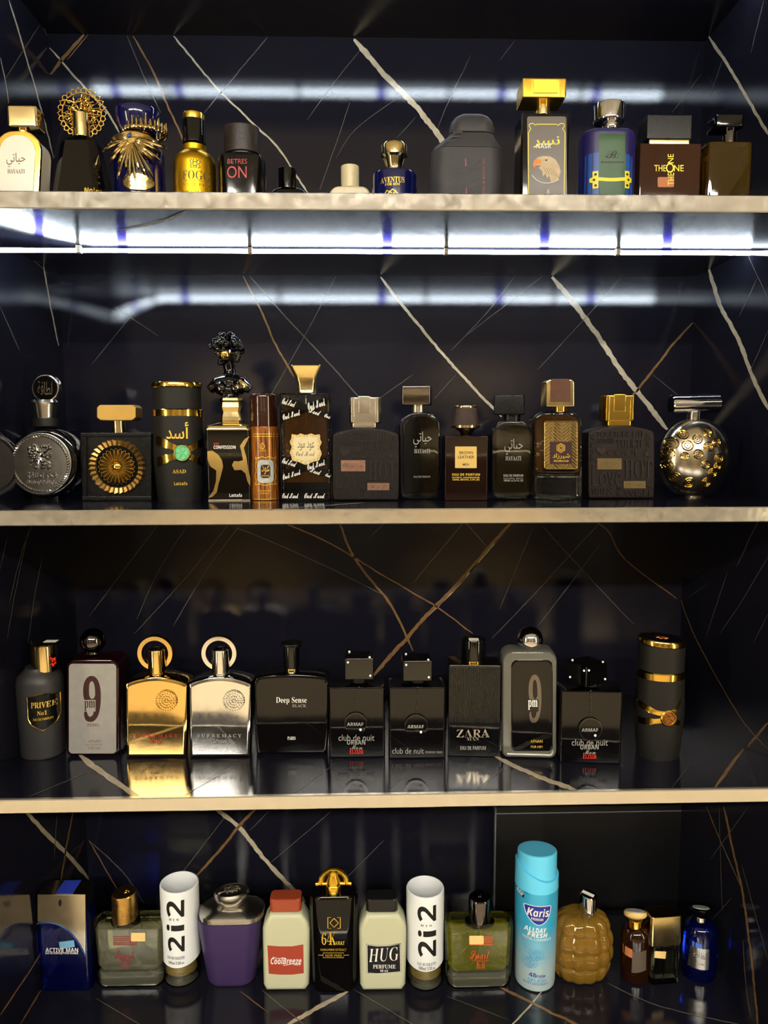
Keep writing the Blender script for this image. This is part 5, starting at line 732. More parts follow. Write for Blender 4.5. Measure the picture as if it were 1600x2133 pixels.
b.loft('neck', [(264, 34, 34, 'o'), (256, 38, 38, 'o'), (246, 32, 32, 'o'), (240, 46, 46, 'o')], 'chrome', cx=1272, d0=36); b.blk('cap', 204, 243, 66, 62, 'o', 'chrome', 4, cx=1270)
# dark brown square bottle
b = Bt(PB, 'dark brown square glass bottle with black block cap and crossed gold lettering', PC, 1, 1397, 340, 72, Yf=.06)
b.blk('body', 298, 0, 130, 72, 4, 'cognac_glass', 3, body=True); b.blk('inner_block', 308, 470, 112, 54, 5, 'brown_glass', 3, cx=1397)
b.blk('collar', 288, 300, 85, 46, 2, 'gold_pale', 1, cx=1395); b.blk('cap', 239, 289, 94, 54, 2, 'black_satin', 1.5, cx=1396)
b.txt([('THE', (1363, 344, 1387, 357)), ('NE', (1404, 344, 1424, 357)), ('O', (1387, 340, 1404, 360)), ('THE', (1391, 360, 1404, 386), None, 90), ('NE', (1391, 321, 1403, 340), None, 90)], 'gold_print', eps=.7); b.flat('sticker', rrect(1370, 369, 1404, 390, 3), 'orange_sticker')
# amber square bottle
b = Bt(PB, 'clear amber square bottle with black cap at far right of highest row', PC, 1, 1522, 340, 70, Yf=.05)
b.blk('body', 294, 0, 94, 70, 10, 'amber_glass', 3, n=3, body=True); b.blk('liquid', 306, 520, 80, 56, 8, 'amber_liquid', 3)
b.blk('neck', 262, 295, 30, 28, 'o', 'chrome_dark', 1, cx=1520); b.blk('cap', 236, 263, 62, 50, 10, 'black_gloss', 4, cx=1524, n=3)

# ================================================================== second row
# round silver medallion bottle
b = Bt(PB, 'round black bottle with silver rope-rimmed medallion front and disc stopper, far left', PC, 2, 88, 1041, 62)
b.prism('body', circ(88, 965, 75, 56), 62, 'black_gloss', 12, body=True); b.on = None
b.blk('foot', 1030, 1041, 60, 44, 8, 'black_gloss', 1); yl = -33
b.prism('medallion', circ(84, 966, 65, 56), 5, 'silver_satin', 2, yc=-31)
M = Mesh(); cx, cz = b.U(84, 966, -34)
for k in range(64):
    a = 2*math.pi*k/64; p = V((cx+57*math.cos(a), -34, cz+57*math.sin(a))); t = V((-math.sin(a), 0, math.cos(a))); rdl = V((math.cos(a), 0, math.sin(a)))
    M.tube([p-t*2.6-rdl*1.8, p+V((0, -1.2, 0)), p+t*2.6+rdl*1.8], [1.1, 1.7, 1.1], 5)
o = b.mesh('rope_rim', M, 'chrome'); o['label'] = 'twisted silver rope ring'
M = Mesh(); cx, cz = b.U(84, 951, -34); random.seed(3)
for k in range(90):
    x, z = random.uniform(-24, 24), random.uniform(-24, 24)
    if abs(x) > 19 and abs(z) > 19: continue
    M.ball((cx+x, -34-3*max(0, 1-(x*x+z*z)/700), cz+z), random.uniform(2, 4.4), 8)
for k in range(10):
    a = k*.628; M.tube([V((cx+q*math.cos(a), -36, cz+q*math.sin(a))) for q in (3, 12, 24)], [2, 2.4, 1.4], 6)
b.mesh('emblem', M, 'chrome')
b.txt([(ar('فخر لطافة'), (56, 984, 118, 999)), ('Pride of', (55, 1000, 84, 1010), SCRIPT), ('Lattafa', (86, 1000, 116, 1010), SCRIPT)], 'chrome', yl=-34, conf=False, ext=1.6)
b.blk('collar', 871, 888, 53, 44, 'o', 'black_matte', 1, cx=93); b.loft('neck', [(872, 38, 36, 'o'), (868, 42, 38, 'o'), (845, 48, 42, 'o'), (837, 54, 46, 'o'), (832, 50, 40, 'o')], 'silver_satin', cx=94, d0=44)
b.prism('stopper', circ(94, 808, 29, 40), 18, 'chrome', 3, clampz=False); b.prism('stopper_face', circ(94, 808, 25.5, 40), 2, 'black_gloss', .8, yc=-9.3, clampz=False)
b.txt([(ar('لطافة'), (78, 794, 109, 822))], 'steel_warm', yl=-10.5, conf=False)
# square black bottle with gold rosette
b = Bt(PB, 'square black bottle with gold pleated rosette and gold bar stopper', PC, 2, 243, 1043, 62)
b.blk('body', 901, 1043, 143, 62, 4, 'black_satin', 2, body=True); b.on = None
for nm, (x0, y0, x1, y1) in (('frame_bar', (171, 901, 315, 910)), ('frame_bar', (171, 1034, 315, 1043)), ('frame_bar', (171, 910, 180, 1034)), ('frame_bar', (306, 910, 315, 1034))): b.prism(nm, [(x0, y0), (x1, y0), (x1, y1), (x0, y1)], 5, 'black_satin', 1.5, yc=-32)
M = Mesh(); cx, cz = b.U(244, 972, -34); n = 64; vs = []; fs = []
for k in range(n):
    a = 2*math.pi*k/n; up = k % 2; r1 = 58 if up else 55.5
    for r, y in ((43, -33), (44, -36-2*up), (r1-2, -38-3.5*up), (r1, -31)): vs.append((cx+r*math.cos(a), y, cz+r*math.sin(a)))
for k in range(n):
    for j in range(3): q = (k+1) % n; fs.append([4*k+j, 4*q+j, 4*q+j+1, 4*k+j+1])
M.add(vs, fs); o = b.mesh('pleated_ring', M, 'gold_bronze', ang=10); o['label'] = 'fluted gold ring'
b.prism('rosette_ground', circ(244, 972, 44, 40), 2, 'black_gloss', .5, yc=-32)
M = Mesh()
for k in range(24):
    a = 2*math.pi*k/24; ca, sa = math.cos(a), math.sin(a); P = []
    for t, wd in ((9, 0), (16, 1.6), (26, 2.8), (34, 3.4), (38, 0), (34, -3.4), (26, -2.8), (16, -1.6)): P.append(V((cx+t*ca-wd*sa, -35-2*math.sin(t/38*2.6), cz+t*sa+wd*ca)))
    M.tube(P, .9, 5, True)
    M.tube([V((cx+t*ca, -35.5-2*math.sin(t/38*2.6), cz+t*sa)) for t in (9, 22, 33)], [.7, .9, .5], 5)
b.mesh('rosette_petals', M, 'gold'); M = Mesh(); M.ball((cx, -35, cz), 10, 16, sc3=(1, .5, 1))
for k in range(12): M.ball((cx+9*math.cos(k*.5236), -37, cz+9*math.sin(k*.5236)), 2, 6)
b.mesh('rosette_centre', M, 'gold')
b.blk('neck', 875, 902, 28, 26, 'o', 'gold_pale', 1, cx=247); b.prism('stopper', [(207, 843), (277, 843), (283, 849), (283, 869), (275, 876), (209, 876), (201, 869), (201, 849)], 46, 'gold_glitter', 3, clampz=False)
# matt black cylinder with gold cross bands and green medallion
def cross_band_bottle(b, cx, top, ring, bot, W, wb, med, medcol, bands, tilt=None):
    b.loft('body', [(bot, wb, wb*.86, 'o'), (bot-8, wb+3, wb*.86, 'o'), ((ring+bot)/2, W+3, W*.86, 'o'), (ring+16, W-3, W*.86, 'o')], 'black_matte', body=True, d0=W*.86, cx=cx, n=10)
    b.loft('waist_ring', [(ring+18, W-3, W*.82, 'o'), (ring+16, W, W*.85, 'o'), (ring+3, W, W*.85, 'o'), (ring+1, W-4, W*.82, 'o')], 'gold', d0=W*.86, cx=cx, n=10)
    b.loft('cap', [(ring+2, W-6, W*.8, 'o'), (top+11, W-4, W*.82, 'o')], 'black_matte', d0=W*.82, cx=cx, n=10, tilt=tilt); b.loft('cap_ring', [(top+12, W-3, W*.82, 'o'), (top+10, W, W*.85, 'o'), (top+3, W, W*.85, 'o'), (top, W-4, W*.82, 'o')], 'gold', d0=W*.86, cx=cx, n=10, tilt=tilt)
    for pts, w0 in bands:
        P = smooth(pts, 4); b.flat('gold_band', [(x, y-w0/2*(1 if abs(x-med[0]) > 30 else .75)) for x, y in P]+[(x, y+w0/2*(1 if abs(x-med[0]) > 30 else .75)) for x, y in P[::-1]], 'gold', cuts=16, eps=.3, th=1.8)
    x, z = b.U(med[0], med[1]); y = b.conform([(x, z, 0)], 0, 0)[0][1]
    M = Mesh(); r = med[2]; M.add([(x+q*math.cos(a), y-d, z+q*math.sin(a)) for q, d in ((r, -3), (r, 3), (r-2, 4.5), (r-3, 4.5)) for a in [i*math.pi/16 for i in range(32)]], [[j*32+i, j*32+(i+1) % 32, (j+1)*32+(i+1) % 32, (j+1)*32+i] for j in range(3) for i in range(32)]); b.mesh('medallion_rim', M, 'gold')
    M = Mesh(); M.add([(x+q*math.cos(a), y-d, z+q*math.sin(a)) for q, d in ((r-2, 0), (r-2, 4), (1, 5)) for a in [i*math.pi/16 for i in range(32)]], [[j*32+i, j*32+(i+1) % 32, (j+1)*32+(i+1) % 32, (j+1)*32+i] for j in range(2) for i in range(32)]+[list(range(64, 96))]); b.mesh('medallion', M, medcol)
    M = Mesh()
    for q in range(5):
        a = q*1.2566; M.tube(arc2((x+r*.42*math.cos(a), z+r*.42*math.sin(a)), r*.3, 0, 6.28, y-5.2, 12)[:-1], .5, 4, True)
    M.tube(arc2((x, z), r*.78, 0, 6.28, y-4.6, 24)[:-1], .5, 4, True); b.mesh('medallion_relief', M, 'gold' if medcol == 'copper' else 'gem_green')
b = Bt(PB, 'matte black cylinder bottle with crossed gold bands, green medallion and lettering', PC, 2, 376, 1045, 88, mid=True)
cross_band_bottle(b, None, 794, 850, 1045, 104, 92, (379, 943.5, 19), 'gem_green', [([(322, 917), (345, 924), (379, 940), (405, 958), (429, 968)], 19), ([(324, 963), (345, 956), (379, 945), (405, 928), (429, 915)], 19)])
b.txt([(ar('أسد'), (346, 879, 391, 914))], 'gold_print', cuts=6, off=.01); b.txt([('ASAD', (359, 978, 386, 986), BOLD), ('Lattafa', (362, 1004, 388, 1011), SANSB)], 'gold_print')
# bust bottle
b = Bt(PB, 'black and gold bottle topped with glossy black classical bust stopper', PC, 2, 477, 1043, 66)
b.blk('body', 893, 1043, 92, 66, 7, 'black_glass', 2, body=True); b.blk('base_line', 1041, 1043.4, 91, 66, 5, 'chrome', .3)
b.loft('shoulder', [(896, 92, 66, 7), (893, 93, 67, 7), (887, 88, 62, 8), (884, 70, 50, 10), (880, 48, 40, 12)], 'gold_pale', d0=66)
C5 = lambda pts: [(410+x/3.636, 680+y/3.636) for x, y in pts]
b.flat('gold_drip', C5([(82, 945), (120, 940), (165, 970), (192, 1010), (202, 1060), (185, 1130), (165, 1200), (155, 1255), (120, 1290), (88, 1297), (128, 1245), (148, 1170), (150, 1090), (105, 1060), (85, 1010)]), 'gold_pale', conf=False, eps=.3, th=3)
b.flat('gold_drip', C5([(402, 830), (362, 855), (328, 905), (343, 960), (352, 1012), (318, 1022), (285, 1018), (268, 1050), (288, 1088), (340, 1085), (370, 1112), (385, 1170), (406, 1212), (408, 1150), (388, 1060), (380, 1000), (358, 920), (382, 870)]), 'gold_pale', conf=False, eps=.3, th=3)
b.txt([('HIS', (445, 922, 456, 927), SANSB)], 'red_print'); b.txt([('CONFESSION', (445, 928, 491, 935), SANSB), ('Lattafa', (478, 1028, 504, 1035), SANSB)], 'white_print')
b.loft('neck', [(882, 42, 36, 4), (875, 46, 40, 6), (868, 42, 36, 4), (858, 36, 34, 3), (848, 42, 38, 4), (838, 38, 34, 3), (834, 48, 40, 8), (829, 46, 38, 8)], 'gold_pale', cx=481, d0=36, n=2, ang=8)
M = Mesh(); U0 = lambda x, y: b.U(x, y, 0)
def bl(x, y, r, dy=0, s3=(1, 1, 1), n=12): q = U0(x, y); M.ball((q[0], dy, q[1]), r, n, sc3=s3)
def tb(pts, rad):
    P = []
    for x, y, dy in pts: q = U0(x, y); P.append((q[0], dy, q[1]))
    M.tube(P, rad, 12)
bl(471, 738, 20, -2, (.82, 1, 1.22)); tb([(474, 750, 0), (478, 770, 2), (480, 790, 2)], [13, 12, 15]); bl(462, 757, 7, -12, (1, 1, .8)); tb([(464, 735, -20), (461, 743, -25), (463, 747, -21)], [2.5, 3.4, 3.2]); bl(463, 752, 4, -18, (1.3, 1, .6))
tb([(436, 812, 2), (452, 800, 0), (480, 795, 0), (506, 800, 0), (522, 812, 2)], [9, 15, 19, 15, 9]); bl(479, 812, 26, 0, (1.25, .75, .62)); bl(464, 808, 14, -10); bl(494, 808, 14, -10); tb([(470, 820, 0), (479, 826, 0), (480, 834, 0)], [18, 17, 19])
bl(452, 737, 3, -14); bl(486, 742, 5, 2); bl(456, 729, 6, -13); bl(470, 728, 6, -18)
random.seed(11)
for k in range(75):
    a = random.uniform(0, 6.28); h = random.uniform(-.25, 1); rr = math.sqrt(max(0, 1-h*h*.9)); x = 470+31*rr*math.cos(a)*.95+4*(1-h); dy = 23*rr*math.sin(a); y = 727-30*h
    if dy < -6 and y > 722: continue
    bl(x, y, random.uniform(5, 8), dy, n=8)
for x, y in ((492, 735), (497, 742), (498, 733), (494, 750), (439, 722), (443, 715)): bl(x, y, 6, 0, n=8)
o = b.mesh('bust', M, 'black_gloss'); md = o.modifiers.new('r', 'REMESH'); md.mode = 'VOXEL'; md.voxel_size = 1.5*b.s; dg = bpy.context.evaluated_depsgraph_get(); me = bpy.data.meshes.new_from_object(o.evaluated_get(dg)); o.modifiers.clear(); o.data = me
me.polygons.foreach_set('use_smooth', [True]*len(me.polygons)); b.setbody(o)
b.flat('gold_mask', C5([(133, 190), (185, 182), (255, 185), (258, 212), (215, 222), (140, 228)]), 'gold', parent=o, cuts=8, eps=.8); b.flat('gold_leaf', C5([(318, 380), (330, 410), (365, 432), (368, 448), (330, 468), (298, 465), (292, 435), (305, 410)]), 'gold_pale', parent=o, cuts=5, eps=.8)
# brown spray can
b = Bt('spray_can', 'slim brown wood-patterned spray can with glossy dark cap beside bust bottle', 'spray can', 2, 553, 1043, 60, mid=True)
b.blk('can', 888, 1043, 60, 60, 'o', 'wood_can', 2, body=True); b.loft('cap', [(890, 57, 57, 'o'), (826, 57, 57, 'o'), (821, 53, 53, 'o'), (819, 46, 46, 'o')], 'choc_gloss', d0=58)
b.strokes('label_frame', [smooth([(531, 952), (536, 955), (546, 951), (553, 954), (560, 951), (568, 955), (573, 952), (571, 960), (573, 972), (571, 982), (573, 995), (571, 1003), (574, 1010), (566, 1008), (553, 1011), (540, 1008), (531, 1010), (533, 1002), (531, 992), (533, 980), (531, 970), (533, 960), (531, 952)], 3)], 1.3, 'gold_print')
b.flat('label', rrect(536, 958, 569, 1006, 8), 'silver_glitter', cuts=8, eps=.3); b.flat('label_centre', rrect(543, 968, 563, 996, 6), 'maroon_label', cuts=6, eps=.6); b.txt([(ar('عود'), (545, 970, 561, 988)), ('DHANAL', (545, 989, 561, 993))], 'gold_print', eps=.9)
b.txt([('ARABIYAT', (540, 938, 555, 940)), ('PERFUMED BODY SPRAY', (536, 1021, 565, 1024)), ('200ml', (541, 1026, 560, 1029))], 'gold_print', name='small_print'); b.strokes('emblem', [smooth([(547, 922), (541, 930), (546, 936), (551, 930), (547, 922)]), [(547, 927), (544, 931), (547, 934)]], 1.2, 'gold_print')
b.strokes('gold_line', [[(526+i*5.4, 904) for i in range(11)], [(526+i*5.4, 909) for i in range(11)], [(527+i*5.2, 1040) for i in range(11)]], 1.2, 'gold_print')
# glass bottle with script ribbons
b = Bt(PB, 'clear brown glass bottle with flared gold stopper, cream plaque and white script bands', PC, 2, 638, 1044, 54)
b.blk('body', 818, 1044, 106, 54, 9, 'clear_glass', 3, body=True); b.blk('liquid', 842, 1006, 88, 38, 8, 'brown_liquid', 4); b.blk('dip_tube', 822, 1000, 3, 3, 'o', 'glass_tube', .4)
b.loft('stopper', [(817, 42, 34, 12), (811, 38, 32, 10), (800, 37, 32, 8), (785, 43, 36, 7), (766, 60, 46, 6), (762, 63, 48, 6), (760, 61, 46, 6)], 'gold_pale', cx=638, d0=36)
for k, l in enumerate(([(588, 832), (690, 866)], [(588, 866), (690, 832)], [(588, 955), (690, 988)], [(588, 988), (690, 955)], [(588, 1033), (690, 1033)])): b.strokes('script_band', [l], 14, 'black_glass', eps=.15+.06*k)
L = [('Oud Mood', (640, 834, 678, 850), SCRIPT, 17), ('Oud Mood', (588, 858, 626, 870), SCRIPT, 17), ('Oud Mood', (588, 832, 616, 845), SCRIPT, -17), ('Mood', (644, 852, 668, 863), SCRIPT, -18), ('Oud', (676, 863, 690, 871), SCRIPT, -18),
     ('Oud Mood', (639, 962, 678, 974), SCRIPT, 17), ('Oud Mood', (588, 983, 627, 994), SCRIPT, 17), ('Oud Mood', (588, 957, 618, 969), SCRIPT, -18), ('Mood', (646, 976, 669, 987), SCRIPT, -18), ('Oud', (678, 987, 690, 994), SCRIPT, -18), ('Oud Mood', (588, 1027, 622, 1038), SCRIPT), ('Oud Mood', (634, 1027, 677, 1038), SCRIPT)]
for it in L: b.txt([it], 'white_print', off=.012)
pl = smooth([(608, 904), (620, 906), (626, 903), (637, 906), (648, 903), (656, 906), (666, 905), (667, 915), (670, 922), (666, 932), (670, 944), (667, 953), (664, 959), (652, 962), (637, 968), (622, 962), (610, 959), (607, 950), (604, 942), (608, 932), (604, 921), (607, 914), (608, 904)], 3)
b.flat('plaque', pl, 'cream', eps=.6, th=1); b.strokes('plaque_border', [[(637+(x-637)*k, 934+(y-934)*k) for x, y in pl] for k in (.97, .82)], 1, 'gold_print', eps=1.8); b.strokes('plaque_scallop', [circ(637+(x-637)*.9, 934+(y-934)*.9, 1.6, 6)+[(637+(x-637)*.9+1.6, 934+(y-934)*.9)] for x, y in pl[::2]], .6, 'brown_print', eps=1.8)
b.txt([(ar('عود مود'), (620, 920, 655, 939)), ('Oud Mood', (617, 940, 656, 950), SCRIPT)], 'brown_print', eps=1.8)
# two embossed dark bottles
def embossed(label, dx, dy, capm, platem, bodym):
    b = Bt(PB, label, PC, 2, 762+dx, 1043+dy, 56); T = lambda x, y: (410+x/3.636+dx, 680+y/3.636+dy); BB = lambda x0, y0, x1, y1: (*T(x0, y0), *T(x1, y1))
    ol = smooth([T(1050, 1318), T(1030, 1295), T(1026, 1100), T(1026, 850), T(1035, 815), T(1070, 795), T(1180, 772), T(1280, 766), T(1380, 772), T(1490, 795), T(1525, 815), T(1532, 850), T(1534, 1100), T(1530, 1295), T(1510, 1318)], 5)
    b.prism('body', ol, 56, bodym, 5, body=True)
    q = lambda x: 410+x/3.636+dx
    b.blk('collar', 880+dy, 891+dy, 53, 38, 6, capm, 1, cx=q(1268)); c = b.blk('cap', 827+dy, 881+dy, 67, 44, 12, capm, 2.5, cx=q(1275)); b.blk('cap_block', 825+dy, 861+dy, 26, 48, 2, capm, 1.2, cx=q(1270), parent=c)
    for x in (1180, 1362): b.blk('cap_rib', 827.5+dy, 880+dy, 8, 46, 2, capm, .8, cx=q(x), parent=c)
    W = [('TOGETHER', (1088, 808, 1335, 852)), ('Jill', (1352, 805, 1438, 870)), ('WOW', (1462, 808, 1500, 930), None, -90), ('ADMIRE', (1085, 862, 1228, 902)), ('TOUCH', (1240, 872, 1436, 935), BOLD), ('STATUS', (1045, 830, 1073, 1035), None, 90),
         ('COOL', (1170, 945, 1415, 997)), ('HOT', (1300, 1025, 1508, 1168), BOLD), ('Love', (1056, 1062, 1275, 1225)), ('YOU', (1050, 1240, 1148, 1285), BOLD), ('&', (1165, 1230, 1220, 1292)), ('WISH', (1295, 1250, 1490, 1300)), ('big', (1232, 1230, 1272, 1302), None, 90), ('<', (1470, 1190, 1510, 1240))]
    b.txt([(w[0], BB(*w[1]), *(w[2:])) for w in W], 'emboss', name='embossed_words', ext=3, eps=-.2, off=-.008)
    h = [T(1122+38*.0625*16*math.sin(t)**3, 955-35*.0625*(13*math.cos(t)-5*math.cos(2*t)-2*math.cos(3*t)-math.cos(4*t))) for t in [i*math.pi/14 for i in range(28)]]; b.flat('embossed_heart', h, 'emboss', eps=-.2, th=3)
    b.flat('embossed_star', [T(1467+(30 if i % 2 == 0 else 12)*math.sin(i*math.pi/5), 980-(30 if i % 2 == 0 else 12)*math.cos(i*math.pi/5)) for i in range(10)], 'emboss', eps=-.2, th=3)
    for (x0, y0, x1, y1), s_ in (((1092, 1013, 1277, 1097), ar('رمز لطافة')), ((1292, 1185, 1458, 1240), 'RAMZ LATTAFA')):
        b.flat('name_plate', [T(x0, y0), T(x1, y0), T(x1, y1), T(x0, y1)], platem, eps=.2, th=2.5); m = (y1-y0)*.25
        b.txt([(s_, BB(x0+14, y0+m, x1-14, y1-m))], 'brown_print', eps=3, off=.01)
    return b
embossed('dark bottle embossed with words and a heart, silver cap and pink metal plates', 0, 0, 'steel_warm', 'rose_metal', 'black_soft')
# black arched glass bottles
def arched_glass(label, x0, x1, y0, y1, ix0, ix1, cap, caprz, capm, neckm, tx, cw):
    px = (x0+x1)/2; b = Bt(PB, label, PC, 2, px, y1, 52)
    b.prism('body', rrect(x0, y0, x1, y1, [34, 34, 22, 22]), 52, 'thick_glass', 5); b.prism('black_core', rrect(ix0, y0+5, ix1, y1-6, [32, 32, 26, 26], 8), 34, 'black_glass', 4, yc=-2.5); b.dep = 52
    b.blk('neck', cap[3]-2, y0+2, cap[4], 26, 'o', neckm, 1, cx=cap[5]); b.blk('cap', cap[2], cap[3], cw, 52, 4, capm, 3, cx=cap[5], rz=caprz)
    b.txt([(ar('حياتي'), (tx-18, cap[6], tx+20, cap[6]+33)), ('HAYAATI', (tx-16, cap[6]+36, tx+17, cap[6]+45), BOLD)], 'grey_print', conf=False, yl=-26.2)
    return b, tx
b, tx = arched_glass('arched black glass bottle with bluish mirrored cap, beside the silver-capped embossed one', 832, 917, 858, 1041, 839, 916, (838, 904, 803, 843, 29, 871, 899), -10, 'chrome_dark', 'steel_warm', 879, 60)
b.txt([('EAU DE PARFUM', (862, 991, 896, 995))], 'grey_print', conf=False, yl=-26.2, name='small_print')
b, tx = arched_glass('arched black glass bottle with dull black cap, between leather-capped bottles', 1024, 1111, 876, 1041, 1032, 1111, (1031, 1103, 822, 863, 36, 1067, 914), -14, 'black_satin', 'black_satin', 1069, 62)
b.txt([('EAU DE PARFUM', (1049, 988, 1090, 993), SANSB), ('NATURAL SPRAY', (1049, 995, 1090, 998)), ('100ML e 3.4 FL OZ', (1049, 999, 1090, 1003), SANSB)], 'grey_print', conf=False, yl=-26.2, name='small_print')
# brown square bottle with tan label and leather cone cap
b = Bt(PB, 'dark brown square bottle with tan square label and leather cone cap', PC, 2, 971, 1043, 60)
b.blk('body', 908, 1043, 90, 60, 3, 'brown_glass', 2, body=True); b.loft('neck', [(909, 22, 22, 'o'), (903, 26, 26, 'o'), (892, 44, 40, 'o'), (888, 46, 42, 'o')], 'gold_pale', d0=40, cx=970)
b.loft('cap', [(889, 58, 52, 'o'), (847, 46, 42, 'o')], 'leather', d0=50, cx=970); b.loft('cap_ring', [(890, 58, 52, 'o'), (890.5, 60, 54, 'o'), (886, 60, 54, 'o'), (885.5, 58, 52, 'o')], 'gold_pale', d0=50, cx=970); b.loft('cap_top', [(849, 47, 43, 'o'), (847, 48, 44, 'o'), (845, 47, 43, 'o'), (844, 43, 39, 'o')], 'gold_pale', d0=44, cx=970)
b.flat('label', [(948, 930), (993, 930), (993, 975), (948, 975)], 'tan_label', eps=.3, th=.5); b.txt([('BROWN', (957, 940, 985, 946)), ('LEATHER', (954, 949, 988, 955)), ('MEN', (964, 965, 977, 970))], 'black_print', eps=1.1, off=.01)
b.txt([('EAU DE PARFUM', (942, 986, 1000, 991), SANSB), ('NATURAL VAPORISATEUR', (942, 993, 999, 996), SANSB), ('100ML 80%VOL 3.3FL.OZ', (942, 997, 999, 1001), SANSB)], 'gold_print', name='small_print')
# glass bottle with gold leaf plate and leather cap
b = Bt(PB, 'clear glass bottle with gold leaf-patterned plate and leather gold-framed cap', PC, 2, 1163, 1042, 56)
b.prism('body', rrect(1111, 857, 1215, 1042, [26, 26, 14, 14]), 56, 'clear_glass', 7, body=True); b.prism('glass_base', rrect(1116, 990, 1210, 1038, [4, 4, 12, 12]), 46, 'thick_glass', 5); b.prism('liquid', rrect(1117, 864, 1209, 984, [24, 24, 6, 6]), 42, 'brown_liquid', 5); b.on = None; b.blk('dip_tube', 862, 975, 3, 3, 'o', 'glass_tube', .4)
b.flat('plate', rrect(1133, 877, 1203, 978, 5), 'gold_pale', eps=.3, th=2.4); random.seed(5); L = []
for cx0, dirx in ((1134, 1), (1152, 1), (1170, 1), (1188, 1)):
    for k in range(14):
        y = 975-k*7; L.append(smooth([(cx0+1, y+3), (cx0+8, y-2), (cx0+14, y-9)], 3) if (cx0//18) % 2 else smooth([(cx0+15, y+3), (cx0+8, y-2), (cx0+1, y-9)], 3))
b.strokes('leaf_relief', [[(min(1201, max(1135, x)), min(976, max(879, y))) for x, y in l] for l in L], 2, 'gold', eps=2.9, r=True); b.strokes('plate_rim', [rrect(1134, 878, 1202, 977, 4)+[(1134, 882)]], 2.2, 'gold_pale', eps=3.2, r=True)
b.flat('label', [(1145, 920), (1190, 920), (1190, 966), (1145, 966)], 'maroon_label', eps=3.2, th=1.6); H = [[(1167+r*math.sin(i*math.pi/3), 933-r*math.cos(i*math.pi/3)) for i in range(7)] for r in (9.5, 6.5, 3.5)]
b.strokes('hexagon_mark', H, 1.1, 'gold_print', eps=5.2); b.txt([(ar('شيرزاد'), (1150, 944, 1186, 956)), ('SHAHRAZAD', (1152, 958, 1183, 962), BOLD)], 'gold_print', eps=5.2)
b.blk('neck', 846, 858, 30, 26, 'o', 'gold', 1, cx=1167); b.prism('cap_frame', rrect(1138, 790, 1197, 847, [9, 9, 2, 2]), 46, 'gold_pale', 2.5, clampz=False); b.prism('cap_leather', rrect(1147, 789, 1189, 837, [7, 7, 1, 1]), 49, 'leather_tan', 1.5, clampz=False)
embossed('dark bottle embossed with words and a heart, gold cap and gold plates', 533, -4, 'gold', 'gold_pale', 'brown_soft')
# silver flattened globe
b = Bt(PB, 'silver flattened globe bottle with gold ring studs and bar stopper', PC, 2, 1443, 1039, 96, mid=True)
zt = b.z(872, 60); n = 20; rows = []
for i in range(n+1):
    a = math.pi*(.06+.9*i/n); rows.append((zt/2*(1-math.cos(a)*1.02), 151*math.sin(a)**.92, 96*math.sin(a)**.92, 'o'))
rows[0] = (0, 46, 34, 'o'); b.tpy = 900; b.loft('body', rows, 'steel_warm', loc=True, n=14, body=True)
for x, y, r in ((1431, 905, 9), (1456, 915, 9), (1479, 903, 8), (1496, 922, 9), (1477, 930, 9), (1410, 923, 11), (1402, 945, 11), (1436, 928, 10), (1455, 946, 9), (1402, 970, 9), (1487, 985, 9), (1500, 955, 9), (1476, 1005, 9), (1441, 1006, 10), (1415, 995, 9), (1470, 968, 8), (1430, 950, 7), (1497, 972, 7)):
    M = Mesh()
    for rr in (r, r*.55):
        P = [b.U(x+rr*math.cos(a), y+rr*math.sin(a)) for a in [i*math.pi/10 for i in range(20)]]; M.tube(b.conform([(p[0], p[1], 0) for p in P], .3, -48), 1.6 if rr == r else 1.1, 6, True)
    q = b.conform([(*b.U(x, y), 0)], .3, -48)[0]; M.ball(q, 1.8, 8); o = b.mesh('ring_stud', M, 'gold')
b.blk('neck', 856, 875, 31, 28, 'o', 'chrome', 1, cx=1447); M = Mesh(); p0 = b.U(1404, 842, 0); p1 = b.U(1492, 840, 0); r = 19.5
A = V((p0[0]-6, 2, p0[1])); Bv = V((p1[0]+6, 2, p1[1])); M.tube([A, A+(Bv-A)*.02, A+(Bv-A)*.98, Bv], [r-1.5, r, r, r-1.5], 36); o = b.mesh('bar_stopper', M, 'chrome'); M = Mesh(); M.tube([A-V((.6, 0, 0)), A+V((.5, 0, 0))], r-3, 32); b.mesh('end_disc', M, 'black_gloss', parent=o)

# ================================================================== third row
# dark grey bottle with shield
b = Bt(PB, 'matte dark grey bottle with black shield label and flanged gold cap', PC, 3, 92, 1585, 84, mid=True)
b.loft('body', [(1585, 80, 76, 34), (1582, 86, 80, 36), (1500, 90, 84, 38), (1432, 92, 84, 38), (1420, 86, 78, 36), (1411, 70, 64, 30), (1404, 56, 54, 26), (1400, 54, 52, 25)], 'grey_matte', body=True, d0=84)
b.blk('cap', 1349, 1403, 52, 50, 'o', 'gold_pale', 1.5, cx=91); b.loft('cap_flange', [(1351, 54, 52, 'o'), (1348, 64, 62, 'o'), (1345.5, 66, 64, 'o'), (1344, 62, 60, 'o')], 'gold_pale', cx=94, d0=60)
x, z = b.U(94, 1344, -28); x, z0 = b.U(94, 1345.5, -30); M = Mesh(); M.box((x-14, -8, z0+1.2), (x+12, 8, z0+1.9)); b.mesh('price_sticker', M, 'paper')
sh = [(57, 1452), (70, 1451), (88, 1446), (106, 1451), (118, 1452), (117, 1495), (110, 1508), (89, 1523), (66, 1511), (59, 1497)]
b.flat('shield', sh, 'black_satin', cuts=10, eps=.4, th=1.2); b.strokes('shield_rim', [sh+[sh[0]]], 2.4, 'gold', eps=1.8, r=True)
